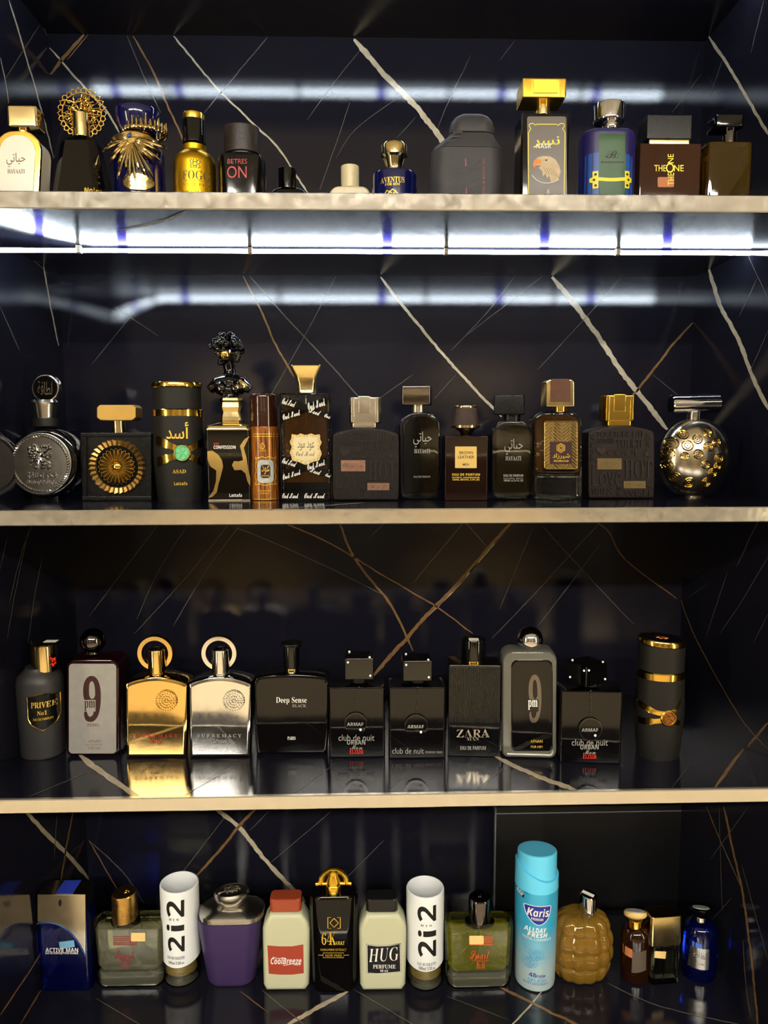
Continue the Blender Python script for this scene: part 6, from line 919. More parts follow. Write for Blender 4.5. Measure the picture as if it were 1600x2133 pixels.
b.txt([('PRIVEE', (65, 1463, 110, 1475), BOLD), ('No1', (78, 1481, 96, 1490), BOLD), ('EAU DE PARFUM', (70, 1496, 105, 1501))], 'gold_print', eps=2, cuts=6); M = Mesh(); q = b.U(113, 1376, -14)
for k in range(14): M.ball((q[0]+random.uniform(-4, 4), -20+random.uniform(-3, 3), q[1]+random.uniform(-8, 8)), 2.4, 6)
b.mesh('red_ribbon', M, 'red_bright')
# ball-stoppered rounded slabs
b = Bt(PB, 'dark red rounded slab bottle with grey front panel, large numeral and ball stopper', PC, 3, 193, 1576, 66)
b.prism('body', rrect(136, 1374, 249, 1576, [18, 18, 10, 10]), 66, 'maroon_glass', 8); b.setbody(b.prism('front_panel', rrect(143, 1383, 242, 1570, 8), 3, 'grey_label', 1, yc=-33.5))
b.txt([('9', (174, 1407, 211, 1503), BOLD)], 'maroon_label', off=.01); b.flat('numeral_gap', [(176, 1457), (200, 1457), (200, 1481), (176, 1481)], 'grey_label', eps=.6); b.txt([('pm', (177, 1459, 199, 1479), BOLD)], 'maroon_label', eps=.9)
b.txt([('REBEL', (183, 1506, 208, 1512), SANSB), ('AFNAN', (185, 1540, 210, 1546)), ('EAU DE PARFUM', (180, 1549, 213, 1552)), ('FOR HIM', (185, 1555, 211, 1560))], 'brown_print', name='small_print')
def ball_stop(b, x, y, r, m, y2):
    b.loft('collar', [(y2, 24, 24, 'o'), (y2-8, 22, 22, 'o'), (y2-12, 28, 28, 'o'), (y2-18, 26, 26, 'o')], m, cx=x, d0=26)
    q = b.U(x, y, 0); M = Mesh(); M.ball((q[0], 0, q[1]), r, 40); b.mesh('ball_stopper', M, m)
ball_stop(b, 194, 1334, 26, 'chrome_dark', 1376)
# gold and silver ring bottles
def ring_bottle(label, dx, m, pm):
    b = Bt(PB, label, PC, 3, 325+dx, 1579, 60)
    ol = [(261+dx, 1579), (259+dx, 1500)]+smooth([(259+dx, 1432), (262+dx, 1423), (290+dx, 1414), (325+dx, 1410), (360+dx, 1414), (388+dx, 1423), (391+dx, 1432)], 4)+[(391+dx, 1500), (389+dx, 1579)]
    b.prism('body', ol, 60, m, 9, body=True); b.blk('stopper', 1357, 1411, 36, 36, 'o', m, 1.5, cx=326+dx); z = b.U(326+dx, 1357, -18)[1]; x = b.U(326+dx, 1357, 0)[0]; M = Mesh(); M.tube([V((x+14*math.cos(a), 14*math.sin(a), z+.4)) for a in [i*math.pi/14 for i in range(28)]], 1, 6, True); M.tube([V((x+t, 3*math.sin(t), z+.4)) for t in range(-8, 9, 2)], 1, 5); b.mesh('stopper_mark', M, 'chrome_dark')
    c = b.U(324+dx, 1360, 10); M = Mesh(); N = 64
    M.add([V((c[0]+r*math.cos(a), 10+y, c[1]+r*math.sin(a))) for r, y in ((36.5, -5), (37.5, -3), (37.5, 9), (36, 10), (28, 10), (27, 8), (27, -3), (28, -5)) for a in [i*2*math.pi/N for i in range(N)]], [[j*N+i, j*N+(i+1) % N, ((j+1) % 8)*N+(i+1) % N, ((j+1) % 8)*N+i] for j in range(8) for i in range(N)]); b.mesh('ring', M, m)
    k = (347+dx*1.053, 1459); b.flat('medallion', circ(*k, 22, 28), m, eps=.3, th=2); random.seed(2); M = Mesh(); q = b.U(*k)
    for r, n in ((20.5, 26), (15, 18), (9.5, 12), (4, 6)):
        for i in range(n): a = 2*math.pi*i/n; M.ball((q[0]+r*math.cos(a), -32.5, q[1]+r*math.sin(a)), random.uniform(1.6, 2.8), 6)
    b.mesh('medallion_relief', M, m); b.txt([('S U P R E M A C Y', (278+dx, 1529, 370+dx, 1536), BOLD), ('AFNAN', (311+dx, 1540, 338+dx, 1547))], pm)
ring_bottle('mirror gold flask bottle with round medallion and large ring on the stopper', 0, 'mirror_gold', 'red_print'); ring_bottle('mirror silver flask bottle with round medallion and large ring on the stopper', 133, 'mirror_silver', 'grey_print')
# wide black bottle
b = Bt(PB, 'wide glossy black bottle with flat disc cap and white lettering', PC, 3, 607, 1573, 64)
b.prism('body', smooth([(534, 1573), (530, 1520), (529, 1430), (532, 1416), (542, 1409), (607, 1405), (672, 1409), (682, 1416), (686, 1430), (685, 1520), (680, 1573)], 5), 64, 'black_glass', 7, body=True)
b.blk('neck_ring', 1393, 1406, 31, 31, 'o', 'gold_pale', 1, cx=608); b.blk('cap', 1349, 1395, 34, 34, 'o', 'black_gloss', 1, cx=607); b.blk('cap_disc', 1344, 1350, 45, 42, 'o', 'black_satin', 1.2, cx=607)
b.txt([('Deep Sense', (575, 1452, 639, 1467), BOLD)], 'white_print', off=-.006); b.txt([('BLACK', (609, 1467, 638, 1473), BOLD)], 'grey_print'); b.txt([('PARIS', (599, 1534, 616, 1541), BOLD)], 'white_print')
# three black bottles with cube caps and pendant discs
def pendant(label, px, base, x0, x1, yt, cap, pen, urban, rz=0, crz=0):
    b = Bt(PB, label, PC, 3, px, base, 64, rz=rz); W = x1-x0
    b.blk('body', yt, base, W, 64, 5, 'black_glass', 3, body=True); b.blk('collar', cap[2]-3, yt-8, cap[3]*.66, 38, 'o', 'black_satin', 1, cx=cap[0])
    c = b.blk('cube_cap', cap[1], cap[2], cap[3], cap[3]*.92, 2.5, 'black_gloss', 2, cx=cap[0], rz=crz); zc0, zc1 = b.z(cap[2], 58), b.z(cap[1], 58); x = b.U(cap[0], cap[1], -cap[3]*.46)[0]; h = cap[3]/2; rm = Matrix.Rotation(math.radians(crz), 3, 'Z')
    for lx, ly, lz in [(-h+7, -h*.92-.2, zc1-8), (h-7, -h*.92-.2, zc0+8), (h-8, -h*.92+6, zc1+.2), (-h+9, h*.92-9, zc1+.2)]+([(-h-.2, -h*.92+6, zc1-9), (-h-.2, h*.5, zc0+9)] if crz else []):
        M = Mesh(); p = rm @ V((lx, ly, 0)); M.ball((p.x+x, p.y, lz), 2.5, 10); b.mesh('crystal', M, 'gem_clear', c)
    M = Mesh(); q0 = b.U(cap[0] if not crz else pen[0], yt); q1 = b.U(pen[0], pen[1]-pen[2])
    n = 12
    for i in range(n+1): t = i/n; M.ball((q0[0]+(q1[0]-q0[0])*t, -33.5, q0[1]+(q1[1]-q0[1])*t+(2 if i == 0 else 0)), 1.7, 6)
    b.mesh('chain', M, 'chrome_dark'); p = b.prism('pendant', circ(*pen, 34), 4, 'black_glass', 1, yc=-34.5); q = b.U(pen[0], pen[1], -36); M = Mesh(); M.tube(arc2(q, pen[2]-.8, 0, 6.283, -36.4, 36)[:-1], .8, 5, True); b.mesh('pendant_rim', M, 'chrome_dark', p)
    M = Mesh(); g = b.U(pen[0]+10, pen[1]+13, -37); M.ball((g[0], -37, g[1]), 2.8, 10); b.mesh('crystal', M, 'gem_clear', p); b.txt([('ARMAF', (pen[0]-18, pen[1]-2, pen[0]+16, pen[1]+5), SANSB)], 'grey_print', yl=-36.8, conf=False)
    if urban:
        x, y = urban; b.txt([('club de nuit', (x-37, y, x+38, y+13)), ('URBAN', (x-19, y+11, x+19, y+21), SANSB), ('Men', (x-13, y+22, x+13, y+31), SCRIPT)], 'grey_print'); b.txt([('ELIXIR', (x-14, y+32, x+15, y+40), BOLD)], 'red_bright')
    else: b.txt([('club de nuit', (817, 1558, 883, 1570)), ('intense man', (886, 1563, 921, 1569))], 'grey_print')
pendant('black bottle with cube cap, hanging disc and red word, leftmost of the three cube-capped', 744, 1578, 686, 803, 1432, (748, 1372, 1416, 60), (741, 1507, 23), (742, 1530))
pendant('black bottle with cube cap and hanging disc but no red word', 869, 1580, 810, 929, 1432, (870, 1377, 1419, 61), (867, 1512, 24), None)
# ribbed black bottle
b = Bt(PB, 'black bottle with finely ribbed upper front and white-stickered round cap', PC, 3, 987, 1576, 62, rz=-4)
b.blk('body', 1386, 1576, 108, 62, 3, 'black_gloss', 2, body=True); z0, z1 = b.U(987, 1505)[1], b.U(987, 1390)[1]; M = Mesh()
for k in range(33): x = -52+k*3.25; M.box((x-.9, -32.4, z0), (x+.9, -30, z1))
o = b.mesh('rib_panel', M, 'black_satin'); o['kind'] = 'stuff'
b.blk('cap_ring', 1377, 1387, 42, 42, 'o', 'gold', 1, cx=986); b.blk('cap', 1336, 1380, 51, 51, 'o', 'black_gloss', 3, cx=986); q = b.U(988, 1336, -24); M = Mesh(); M.box((q[0]-10, -20, q[1]+.2), (q[0]+10, -2, q[1]+.9)); b.mesh('price_sticker', M, 'paper')
b.txt([('ZARA', (951, 1519, 1020, 1536), BOLD), ('MAN', (972, 1535, 998, 1543), BOLD)], 'steel_warm', off=-.008); b.txt([('EAU DE PARFUM', (959, 1554, 1012, 1562), SANSB)], 'grey_print')
# clear rounded slab with ball stopper
b = Bt(PB, 'clear rounded slab bottle with dark core and silver ball stopper', PC, 3, 1104, 1582, 64, rz=-5)
b.prism('body', rrect(1046, 1357, 1162, 1582, [22, 22, 14, 14]), 60, 'base_glass', 10, body=True); b.prism('dark_core', rrect(1064, 1374, 1153, 1566, [14, 14, 10, 10]), 50, 'black_glass', 4, yc=-6.5); b.on = None
b.txt([('9', (1101, 1405, 1128, 1506), BOLD)], 'chrome_dark', yl=-31.8, conf=False, off=.005); b.flat('numeral_gap', [(1098, 1457), (1122, 1457), (1122, 1482), (1098, 1482)], 'black_glass', yl=-31.8, conf=False, eps=.6); b.txt([('pm', (1100, 1458, 1120, 1478), BOLD)], 'white_print', yl=-31.8, conf=False, eps=.9); b.txt([('AFNAN', (1105, 1541, 1130, 1547)), ('FOR HIM', (1106, 1553, 1130, 1558))], 'gold_print', yl=-31.8, conf=False)
ball_stop(b, 1104, 1331, 27, 'chrome', 1357)
pendant('black bottle with turned cube cap, hanging disc and red word, beside gold-banded cylinder', 1229, 1590, 1167, 1294, 1440, (1229, 1386, 1428, 62), (1230, 1519, 24), (1228, 1540), rz=-5, crz=34)
# second gold-banded cylinder, slanted top
b = Bt(PB, 'matte black cylinder bottle with gold bands, copper medallion and slanted lid', PC, 3, 1369, 1588, 84, mid=True)
tl = lambda X, Y, z: -X*.07
cross_band_bottle(b, None, 1341, 1405, 1588, 100, 88, (1392, 1495, 17), 'copper', [([(1317, 1459), (1340, 1474), (1365, 1484), (1392, 1486), (1410, 1476), (1421, 1458)], 14), ([(1318, 1510), (1340, 1510), (1365, 1504), (1392, 1498), (1408, 1505), (1419, 1508)], 14)], tilt=tl)
b.loft('lid_inlay', [(1343, 92, 78, 'o'), (1340.5, 91, 77, 'o')], 'black_satin', d0=86, tilt=lambda X, Y, z: -X*.07+.5, n=10); x, z = b.U(1370, 1341, -42); M = Mesh()
for k in range(6): a = k*1.047; M.tube([V((10*math.cos(a)+6*math.cos(t), 6*math.sin(a)+5*math.sin(t), z+1.2-(10*math.cos(a)+6*math.cos(t))*.07)) for t in (0, 1, 2, 3, 4, 5)], .7, 5, True)
b.mesh('lid_mark', M, 'copper')

# ================================================================== bottom row
# black box against the back wall
r_ = tag(empty('storage_box', (0, 0, 0)), 'flat black leatherette box standing against the back wall behind the blue can', 'box')
p0 = hit(1030, 1890, 1, DEP-.035); p1 = hit(1442, 1690, 1, DEP-.035); zt = hit(1200, 1678, 1, DEP-.035).z; r_.location = ((p0.x+p1.x)/2, DEP-.018, S[4]); hw = (p1.x-p0.x)/2; H = zt-S[4]
M = Mesh(); M.box((-hw, -.017, .0005), (hw, .015, H)); o = M.obj('box_body', 'box_board', r_); bv = o.modifiers.new('b', 'BEVEL'); bv.width = .003; bv.segments = 3
M = Mesh(); M.box((-hw-.0012, -.0175, .001), (-hw+.001, -.006, H-.001)); M.obj('grey_edge', 'box_edge', r_); M = Mesh(); M.box((-hw-.0006, -.0174, H*.93), (hw+.0006, .0156, H*.94)); M.obj('lid_seam', 'box_edge', r_)  # grey strip down the left edge of the box, then the lid seam
# blue glass bottle with metal sleeve
b = Bt(PB, 'blue glass bottle in brushed metal sleeve with blue patch on top, far left', PC, 4, 130, 2067, 48)
b.blk('body', 1900, 2067, 104, 44, 8, 'blue_glass', 4, cx=129, body=True); b.on = None
sl = [(77, 1863), (178, 1863), (178, 1993)]+smooth([(178, 1993), (168, 1972), (154, 1951), (138, 1935), (120, 1926), (100, 1922), (77, 1924)], 3)[1:]
b.prism('metal_sleeve', sl, 48, 'steel_warm', 2); z = b.U(128, 1863, -24)[1]; x = b.U(130, 1863, -24)[0]; M = Mesh(); M.box((x-15, -22, z-.5), (x+20, 22, z+.8)); b.mesh('top_patch', M, 'blue_patch'); b.flat('spray_hole', circ(125, 1881, 3, 12, 7), 'black_print', conf=False, eps=.6, yl=-24.4)
b.strokes('sleeve_edge', [sl[2:]], 2, 'blue_paint', conf=False, yl=-24.4, r=True); b.flat('sticker', [(123, 1962), (154, 1958), (156, 1972), (125, 1977)], 'sky_sticker', conf=False, eps=.4, yl=-22.2)
b.txt([('ACTIVE MAN', (95, 1974, 163, 1983), SANSB), ('EAU DE PARFUM POUR HOMME', (95, 1983, 163, 1987), SANSB)], 'white_print', conf=False, eps=.8, yl=-22.2); b.strokes('dip_tube', [smooth([(140, 1930), (128, 1990), (106, 2032)])], 3, 'glass_tube', conf=False, yl=0, r=True)
# clear lens-shaped bottles
def lens_bottle(label, dx, dy, x0, x1, liq, capm, pm, cap, inkr):
    px = (x0+x1)/2; b = Bt(PB, label, PC, 4, px, 2064+dy, 62); W = x1-x0
    lens = lambda i, N, x, y, z: (x, y*(1-.5*(abs(x)/(W/2))**2.2))
    b.loft('body', [(2064+dy, W-18, 54, 14), (2058+dy, W-8, 60, 15), (2040+dy, W-6, 62, 15), (1945+dy, W, 62, 15), (1933+dy, W-3, 60, 15), (1930+dy, W-10, 54, 14)], 'clear_glass', d0=62, flute=lens, body=True, n=9)
    b.loft('liquid', [(2030+dy, W-34, 40, 12), (2022+dy, W-16, 48, 12), (1948+dy, W-8, 52, 12), (1945+dy, W-14, 46, 12)], liq, d0=62, flute=lens, n=9)
    b.loft('glass_base', [(2063+dy, W-24, 46, 12), (2056+dy, W-14, 54, 13), (2038+dy, W-14, 54, 13), (2034+dy, W-24, 46, 12)], 'base_glass', d0=62, flute=lens, n=9)
    b.blk('collar', 1927+dy, 1934+dy, 62, 40, 'o', 'clear_glass', 1, cx=cap[0]); c = b.loft('cap', [(cap[2]+2, cap[3]-3, cap[3]-3, 'o'), (cap[2], cap[3], cap[3], 'o'), (cap[1]+4, cap[3], cap[3], 'o'), (cap[1], cap[3]-4, cap[3]-4, 'o')], capm, cx=cap[0], d0=cap[3], tilt=lambda X, Y, z: (X*.06 if z > 130 else 0))
    x = b.U(cap[0], cap[1], 0)[0]; z = b.z(cap[1], cap[3]); M = Mesh(); M.tube([V((x+6*math.cos(t)*(1-t*.1)+1, 6*math.sin(t)*(1-t*.1), z+.6+.06*5*math.cos(t))) for t in [.5*i for i in range(14)]], 1.1, 5); b.mesh('cap_swirl', M, capm, c)
    b.strokes('dip_tube', [smooth([(cap[0]+(2 if dx else 8), 1935), (cap[0]+(0 if dx else 14), 1975), (cap[0]+(-14 if dx else 28), 2003), (cap[0]+(-48 if dx else 58), 2028)])], 3, 'glass_tube', conf=False, yl=-6, r=True)
    ex = inkr; b.txt([('Smart', (ex-22, 1986, ex+18, 2004), SCRIPT), ('COLLECTION', (ex-18, 2005, ex+16, 2008)), ('No. 86', (ex-7, 2010, ex+7, 2022))], pm, cuts=3); b.strokes('small_print', [[(ex-25, y), (ex+25, y)] for y in (1958, 1962, 1966, 1970, 1974)], 1.8, pm); b.strokes('print_rule', frame_lines(ex-8, 2009, ex+8, 2023), .8, pm)
    b.flat('price_sticker', rrect(ex+(12 if not dx else -24), 1955 if dx else 1949, ex+(42 if not dx else 6), 1973 if dx else 1967, 2), 'beige_plastic', eps=.8, cuts=4)
lens_bottle('pale clear lens-shaped glass bottle with gold cylinder cap', 0, 0, 191, 342, 'pale_liquid', 'gold_bronze', 'red_print_dim', (262, 1874, 1928, 51), 258)
lens_bottle('yellow clear lens-shaped glass bottle with black chrome cap', 1, 2, 928, 1072, 'yellow_liquid', 'chrome_dark', 'orange_print', (999, 1882, 1928, 47), 1003)
# white sleeved cylinders
def sleeve(label, px, base, top, tl):
    b = Bt(PB, label, PC, 4, px, base, 78, mid=True); zt = b.z(top+43, 78); b.tpy = top
    b.loft('glass', [(0, 72, 72, 'o'), (2, 76, 76, 'o'), (b.z(base-14, 78), 76, 76, 'o'), (b.z(base-60, 78), 74, 74, 'o')], 'clear_glass', loc=True, n=10); b.loft('glass_base', [(1, 66, 66, 'o'), (3, 72, 72, 'o'), (b.z(base-11, 78), 72, 72, 'o'), (b.z(base-14, 78), 60, 60, 'o')], 'base_glass', loc=True, n=10); b.loft('liquid', [(b.z(base-18, 78), 50, 50, 'o'), (b.z(base-22, 78), 70, 70, 'o'), (b.z(base-58, 78), 66, 66, 'o')], 'amber_liquid', loc=True, n=10)
    z0 = b.z(base-42, 78); o = b.loft('sleeve', [(z0, 77, 77, 'o'), (z0+.8, 79, 79, 'o'), (zt-4, 80, 80, 'o'), (zt-1, 78, 78, 'o'), (zt, 74, 74, 'o'), (zt-1, 70, 70, 'o'), (zt-4, 62, 62, 'o'), (zt-9, 40, 40, 'o'), (zt-11, 14, 14, 'o')], 'white_plastic', loc=True, n=10, body=True, tilt=lambda X, Y, z: (X*X*.004 if z < z0+2 else -X*tl))
    M = Mesh(); M.tube([V((26*math.cos(a), 20*math.sin(a), 3)) for a in [i*.45 for i in range(14)]], 2.5, 6, True); M.tube([V((-16+t*3, -8+4*math.sin(t), 4)) for t in range(11)], 2, 5); b.mesh('base_relief', M, 'gem_clear')
    return b
b = sleeve('white-sleeved glass cylinder with sideways lettering, between lens-shaped and purple bottles', 381, 2059, 1818, .03)
b.txt([('2', (346, 1876, 383, 1911), SANSB, 90), ('i', (346, 1927, 383, 1940), SANSB, 90), ('2', (349, 1951, 384, 1983), SANSB, 90)], 'black_print', cuts=6); b.txt([('M  E  N', (352, 1913, 372, 1918), SANSB), ('EAU DE TOILETTE', (348, 1993, 384, 1999), BOLD), ('100ml 3.3fl.oz', (350, 2003, 383, 2009), BOLD)], 'black_print', name='small_print')
b = sleeve('white-sleeved glass cylinder with sideways lettering, between black-capped frosted and yellow bottles', 885, 2067, 1828, 0)
b.txt([('2', (870, 1887, 909, 1920), SANSB, 90), ('i', (871, 1939, 909, 1952), SANSB, 90), ('2', (871, 1960, 909, 1994), SANSB, 90)], 'black_print', cuts=6); b.txt([('M  E  N', (877, 1926, 899, 1930), SANSB), ('EAU DE TOILETTE', (870, 2006, 909, 2012), BOLD), ('100ml 3.3fl.oz', (872, 2014, 907, 2021), BOLD)], 'black_print', name='small_print')
# purple bottle
b = Bt(PB, 'matte purple tapered bottle with glassy chrome shoulder and embossed oval cap', PC, 4, 480, 2063, 78)
b.loft('body', [(2063, 92, 54, 26), (2058, 102, 60, 28), (2020, 114, 66, 30), (1960, 130, 74, 32), (1928, 134, 78, 34)], 'purple_paint', body=True, d0=78, cx=477)
b.loft('shoulder', [(1928, 132, 76, 33), (1926, 136, 80, 35), (1918, 136, 80, 35), (1914, 128, 72, 32), (1908, 84, 54, 24), (1905, 50, 42, 20)], 'silver_satin', d0=78, cx=477)
b.loft('neck', [(1914, 40, 38, 'o'), (1908, 30, 28, 'o'), (1904, 33, 31, 'o'), (1900, 29, 28, 'o'), (1894, 32, 30, 'o')], 'gold_pale', d0=30, cx=479)
zb = b.z(1896, 40); c = b.loft('cap', [(zb-2, 34, 32, 'o'), (zb+4, 50, 46, 'o'), (zb+14, 68, 60, 'o'), (zb+22, 74, 64, 'o'), (zb+28, 74, 64, 'o'), (zb+32, 68, 58, 'o'), (zb+34, 50, 42, 'o')], 'silver_satin', loc=True, tilt=lambda X, Y, z: X*.04-Y*.12, n=10)
M = Mesh(); zt = zb+34
for r, n in ((4, 1), (9, 5), (15, 7)):
    for i in range(n): a = 6.28*i/n; M.tube([V((r*.8*math.cos(a)+5*math.cos(t), r*.7*math.sin(a)+4*math.sin(t), zt+.8-(r*.7*math.sin(a)+4*math.sin(t))*.12+.04*(r*.8*math.cos(a)))) for t in (0, .8, 1.6, 2.4, 3.2, 4)], 1, 5)
M.tube([V((-26+t*3, -14+t*1.2, zt-.5+(14-t*1.2)*.12)) for t in range(8)], 1.1, 5); b.mesh('rose_relief', M, 'silver_satin', c)
# frosted bottles
def frosted(label, dx, capm, labm):
    b = Bt(PB, label, PC, 4, 595+dx, 2066, 54)
    b.prism('body', [(553+dx, 2066), (548+dx, 2056), (546+dx, 1960), (546+dx, 1938), (550+dx, 1925), (562+dx, 1906), (628+dx, 1906), (641+dx, 1925), (645+dx, 1938), (645+dx, 1960), (643+dx, 2056), (637+dx, 2066)], 54, 'frost_glass', 10, body=True, ang=45)
    c = b.blk('cap', 1874, 1903, 66, 36, 9, capm, 4, cx=594+dx); b.blk('cap_skirt', 1902, 1928, 68, 38, 7, capm, 1.2, cx=594+dx, parent=c)
    return b
b = frosted('frosted glass bottle with brick red cap and red label', 0, 'brick_plastic', 0)
b.flat('label', [(557, 1969), (580, 1971), (608, 1971), (632, 1967), (633, 2027), (608, 2030), (582, 2030), (560, 2028)], 'brick_label', cuts=6, eps=.3); b.txt([('CoolBreeze', (564, 1994, 628, 2008), SBI), ('Perfume', (612, 2007, 626, 2011), SBI)], 'white_print', eps=.8); b.strokes('swoosh', [smooth([(568, 1993), (580, 1996), (592, 1994)]), smooth([(590, 2011), (610, 2007), (628, 2006)])], 1.2, 'white_print', eps=.8)
b = frosted('frosted glass bottle with black cap and black script label', 202, 'black_plastic', 0)
lb = [(763, 1966), (785, 1969), (812, 1968), (835, 1964), (836, 2024), (812, 2027), (786, 2029), (764, 2027)]
b.flat('label', lb, 'black_print', cuts=6, eps=.3); b.strokes('label_border', [[(799+(x-799)*.96, 1997+(y-1997)*.96) for x, y in lb+[lb[0]]]], 1.4, 'white_print', eps=.8)
b.txt([('HUG', (767, 1974, 830, 2002), BITAL, 4)], 'white_print', eps=.8, off=-.012); b.txt([('PERFUME', (777, 2009, 824, 2017), BOLD), ('50 ml', (792, 2019, 808, 2024), SANSB)], 'white_print', eps=.8)
# tall black bottle with gold swing handle
b = Bt(PB, 'tall glossy black tapered bottle with gold arched handle stopper', PC, 4, 696, 2071, 52)
b.loft('body', [(2071, 84, 40, 18), (2066, 92, 45, 20), (1960, 97, 49, 22), (1880, 101, 52, 24), (1873, 100, 51, 23), (1870, 92, 46, 20)], 'black_glass', body=True, d0=52, cx=696)
b.loft('neck', [(1870, 33, 32, 'o'), (1852, 33, 32, 'o'), (1849, 29, 28, 'o'), (1840, 30, 29, 'o'), (1830, 21, 20, 'o'), (1822, 22, 21, 'o'), (1820, 18, 17, 'o')], 'gold_bright', cx=695, d0=30)
M = Mesh(); q = b.U(695, 1840, 0); M.tube([V((q[0]+27*math.cos(a), 0, q[1]+30*math.sin(a))) for a in [math.pi*i/20 for i in range(21)]], 5.6, 10)
for sx in (-1, 1): M.tube([V((q[0]+sx*14, 0, q[1])), V((q[0]+sx*36, 0, q[1]))], 4.6, 12); M.tube([V((q[0]+sx*33, 0, q[1])), V((q[0]+sx*37, 0, q[1]))], 6, 12)
b.mesh('handle', M, 'gold_bright')
b.strokes('emblem', [[(689, 1911), (683, 1911), (683, 1934), (689, 1934)], [(703, 1911), (709, 1911), (709, 1934), (703, 1934)], [(696, 1913), (705, 1922.5), (696, 1932), (687, 1922.5), (696, 1913)]], 1.4, 'gold_print', eps=.5)
b.txt([('64', (670, 1944, 692, 1969), BOLD), ('K', (686, 1942, 700, 1969), BOLD), ('ARAT', (698, 1961, 718, 1969), BOLD), ('PARFUMERIE EXTRACT', (668, 1977, 722, 1982)), ('NOIR PARIS', (678, 1989, 712, 1994))], 'gold_print', eps=.5, off=-.012); b.strokes('print_rule', frame_lines(673, 1986, 716, 1996)+[[(663, 1991), (673, 1991)], [(716, 1991), (727, 1991)]], .9, 'gold_print', eps=.5)
# blue deodorant can
b = Bt('deodorant_can', 'tall sky blue deodorant spray can, tallest thing on the bottom shelf', 'spray can', 4, 1113, 2070, 86, mid=True)
b.loft('can', [(2070, 76, 76, 'o'), (2067, 83, 83, 'o'), (2060, 85, 85, 'o'), (1960, 88, 88, 'o'), (1864, 91, 91, 'o')], 'can_print', d0=86, n=12, body=True)
zc = b.z(1864, 86); b.tpy = 1800; zt = b.z(1791, 80)
b.loft('collar', [(zc, 91, 91, 'o'), (zc+22, 90, 90, 'o'), (zc+23, 87, 87, 'o')], 'can_cap', loc=True, n=12, tilt=lambda X, Y, z: (0 if z < zc+1 else (-X*.32+6+ (X*X)*.006)))
b.loft('cap', [(zc+4, 82, 82, 'o'), (zt-5, 82, 82, 'o'), (zt-1.5, 80, 80, 'o'), (zt, 75, 75, 'o'), (zt-.5, 60, 60, 'o')], 'can_cap', loc=True, n=12, tilt=lambda X, Y, z: (-Y*.13 if z > zc+20 else 0))
b.flat('tab', [(1076, 1862), (1095, 1871), (1094, 1879), (1076, 1870)], 'black_print', cuts=4, eps=.4); b.txt([('NEW', (1083, 1867, 1093, 1875), SANSB, -25)], 'white_print', eps=.8)
bd = smooth([(1094, 1890), (1100, 1888), (1121, 1887), (1142, 1887), (1148, 1889), (1146, 1903), (1140, 1916), (1130, 1924), (1121, 1926), (1112, 1923), (1102, 1914), (1096, 1902), (1094, 1890)], 3); b.flat('badge', bd, 'badge_blue', cuts=8, eps=.4); b.strokes('badge_rim', [bd], 1.4, 'white_print', eps=.6)
b.txt([('Karis', (1099, 1892, 1144, 1909), SBI), ('PREMIUM', (1107, 1912, 1131, 1917), SANSB)], 'white_print', cuts=6, eps=.9); b.txt([('ALLDAY', (1094, 1933, 1139, 1943), SBI), ('FRESH', (1100, 1944, 1141, 1953), SBI), ('TOTAL CONFIDENCE', (1091, 1955, 1149, 1960))], 'white_print', cuts=6); b.strokes('arrow_mark', [[(1140, 1933), (1145, 1937), (1140, 1941)], [(1145, 1932), (1150, 1936), (1145, 1940)]], 1.4, 'pale_blue_wave')
b.strokes('wave_print', [circ(1101+i*7, 2010-i*9+(6 if i % 2 else -2), r, 20)+[(1101+i*7+r, 2010-i*9+(6 if i % 2 else -2))] for i in range(4) for r in (4, 7.5, 11)]+[smooth([(1075, 1985), (1090, 1975), (1105, 1982), (1125, 1997), (1150, 1994)]), smooth([(1074, 1995), (1092, 1985), (1110, 1995)])], 1.1, 'pale_blue_wave'); b.txt([('48', (1103, 2028, 1117, 2037), SBI), ('H active', (1117, 2030, 1137, 2037), SBI), ('BODY DEODORANT', (1093, 2049, 1143, 2053))], 'badge_blue', cuts=3, name='small_print'); b.txt([('SPLASH', (1101, 2040, 1138, 2048), SANSB)], 'pale_blue_wave')
# quilted honey bottle
b = Bt(PB, 'quilted round honey-coloured glass bottle with silver cylinder cap', PC, 4, 1222, 2059, 92)
zt = b.z(1928, 92); n = 48; rows = []
for i in range(n+1):
    t = i/n; w = 108+30*math.sin(math.pi*min(1, t*1.08))**.8; w *= (1 if t < .9 else math.sqrt(max(.2, 1-((t-.9)/.1)**2*.6))); rows.append((zt*t, w, w*.72, 'o'))
rows[0] = (0, 96, 66, 'o')
def quilt(i, N, x, y, z):
    u = math.atan2(y/.72, x); k = (1-.055*(1-abs(math.sin(math.pi*z/zt*4)))**1.6)*(1-.11*(1-abs(math.sin(u*6)))**1.6); return x*k, y*k
b.tpy = 1940; b.loft('body', rows, 'honey_thick', loc=True, flute=quilt, n=18, body=True); b.loft('liquid', [(z, w*.93, d*.9, r) for z, w, d, r in rows if zt*.12 < z < zt*.74], 'amber_liquid', loc=True, flute=quilt, n=18); b.blk('collar', 1930, 1944, 40, 36, 'o', 'honey_glass', 1, cx=1223)
z0, z1 = b.z(1940, 36), b.z(1874, 36); x = b.U(1225, 1900, 0)[0]; b.tpy = 1900; c = b.loft('cap', [(z0, 34, 34, 'o'), (z1-2, 36, 36, 'o'), (z1, 33, 33, 'o')], 'chrome', loc=True, cx=1225, tilt=lambda X, Y, z: (-X*.18 if z > z1-5 else 0)); M = Mesh(); M.add([V((x+px_, py_, z1+.7-px_*.18)) for px_, py_ in ((-15, 2), (-8, 12), (13, -1), (6, -11))], [[0, 1, 2, 3]]); b.mesh('price_sticker', M, 'paper', c)
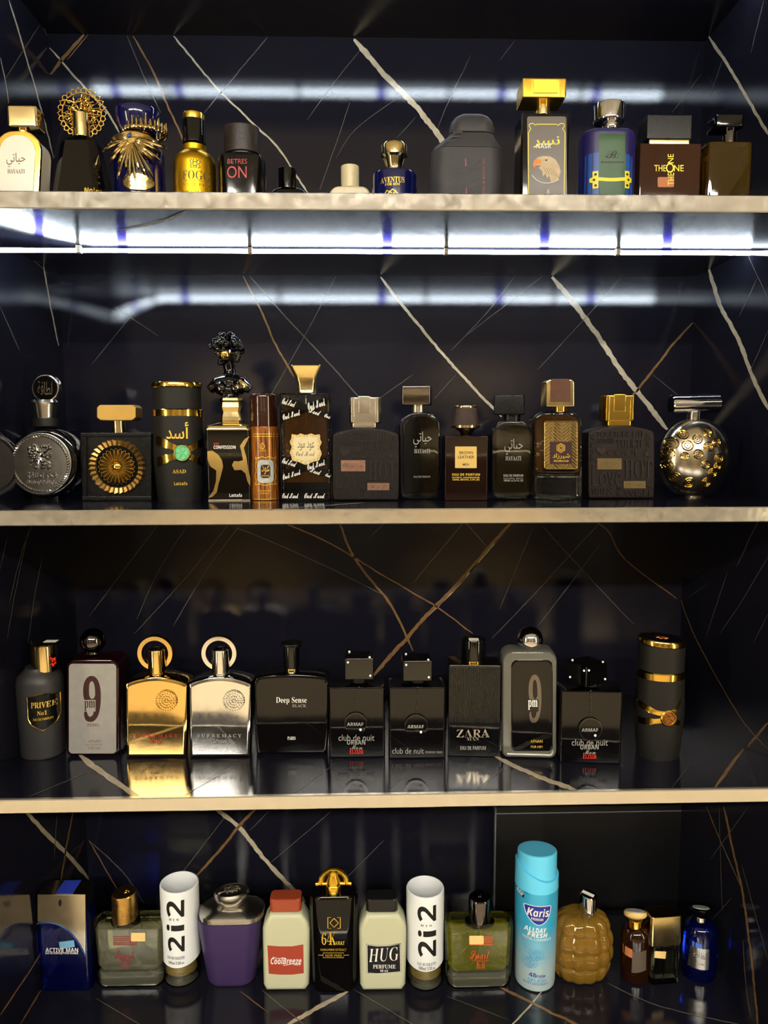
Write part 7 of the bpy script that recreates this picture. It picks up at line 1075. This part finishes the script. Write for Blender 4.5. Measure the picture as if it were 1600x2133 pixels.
# little amber bottle, button cap
def button(label, px, base, w, top, glass, capx, capy, cw, capm, inm, neckm, neck):
    b = Bt(PB, label, PC, 4, px, base, w*.9, mid=True)
    b.loft('body', [(base, w*.8, w*.74, 'o'), (base-4, w*.95, w*.86, 'o'), (base-30, w, w*.9, 'o'), (top+22, w, w*.9, 'o'), (top+12, w*.92, w*.84, 'o'), (top+5, w*.72, w*.66, 'o'), (top, w*.46, w*.42, 'o')], glass, body=True, d0=w*.9, n=10)
    b.blk('neck', neck[0], neck[1], neck[2], neck[2], 'o', neckm, 1, cx=capx); z = b.z(neck[0]+2, neck[2]); x = b.U(capx, neck[0], 0)[0]; b.tpy = neck[0]
    tl = lambda X, Y, z: -Y*.42-X*.05
    c = b.loft('button_cap', [(z+1, cw*.6, cw*.6, 'o'), (z+6, cw*.92, cw*.92, 'o'), (z+10, cw, cw, 'o'), (z+15, cw, cw, 'o'), (z+18, cw*.9, cw*.9, 'o')], capm, loc=True, cx=capx, tilt=tl, n=10)
    c2 = b.loft('cap_inlay', [(z+17.5, cw*.72, cw*.72, 'o'), (z+18.8, cw*.7, cw*.7, 'o')], inm, loc=True, cx=capx, tilt=tl, n=10, parent=c)
    return b
b = button('small dark amber bottle with cream button cap', 1321, 2056, 62, 1944, 'dark_amber', 1323, 1905, 46, 'beige_plastic', 'silver_glitter', 'gold', (1922, 1948, 30))
b.flat('orange_sticker', [(1305, 1980), (1319, 1981), (1319, 1999), (1305, 1998)], 'orange_sticker', cuts=4, eps=.4); b.flat('label', [(1319, 1985), (1347, 1980), (1347, 2022), (1317, 2029)], 'taupe', cuts=5, eps=.5); b.txt([(ar('لطافة'), (1322, 1995, 1340, 2007))], 'brown_print', eps=.9)
# square gold-capped clear bottle
b = Bt(PB, 'small clear square bottle under a large gold square cap', PC, 4, 1386, 2051, 40, rz=4)
b.blk('body', 1972, 2051, 60, 40, 5, 'thick_glass', 3, body=True); b.blk('liquid', 1980, 2036, 46, 28, 4, 'pale_liquid', 2); b.blk('cap', 1910, 1972, 66, 36, 5, 'gold_pale', 3, cx=1390); b.flat('sticker', [(1364, 1981), (1388, 1982), (1386, 1997), (1363, 1995)], 'beige_plastic', eps=.4); b.blk('dip_tube', 1974, 2034, 3, 3, 'o', 'glass_tube', .3)
# little blue bottle
b = button('small deep blue bottle with black button cap and silver label, far right', 1454, 2054, 70, 1936, 'blue_glass', 1459, 1900, 47, 'black_gloss', 'silver_glitter', 'chrome', (1914, 1942, 27))
b.flat('blue_sticker', [(1424, 1968), (1440, 1967), (1463, 1969), (1463, 1985), (1440, 1984), (1423, 1981)], 'blue_sticker', cuts=5, eps=.4); b.flat('label', [(1444, 1978), (1478, 1977), (1476, 2020), (1440, 2022)], 'silver_satin', cuts=6, eps=.7); b.txt([(ar('لطافة'), (1448, 1984, 1470, 1998)), ('LATTAFA', (1452, 2008, 1466, 2012))], 'grey_print', eps=1.1)
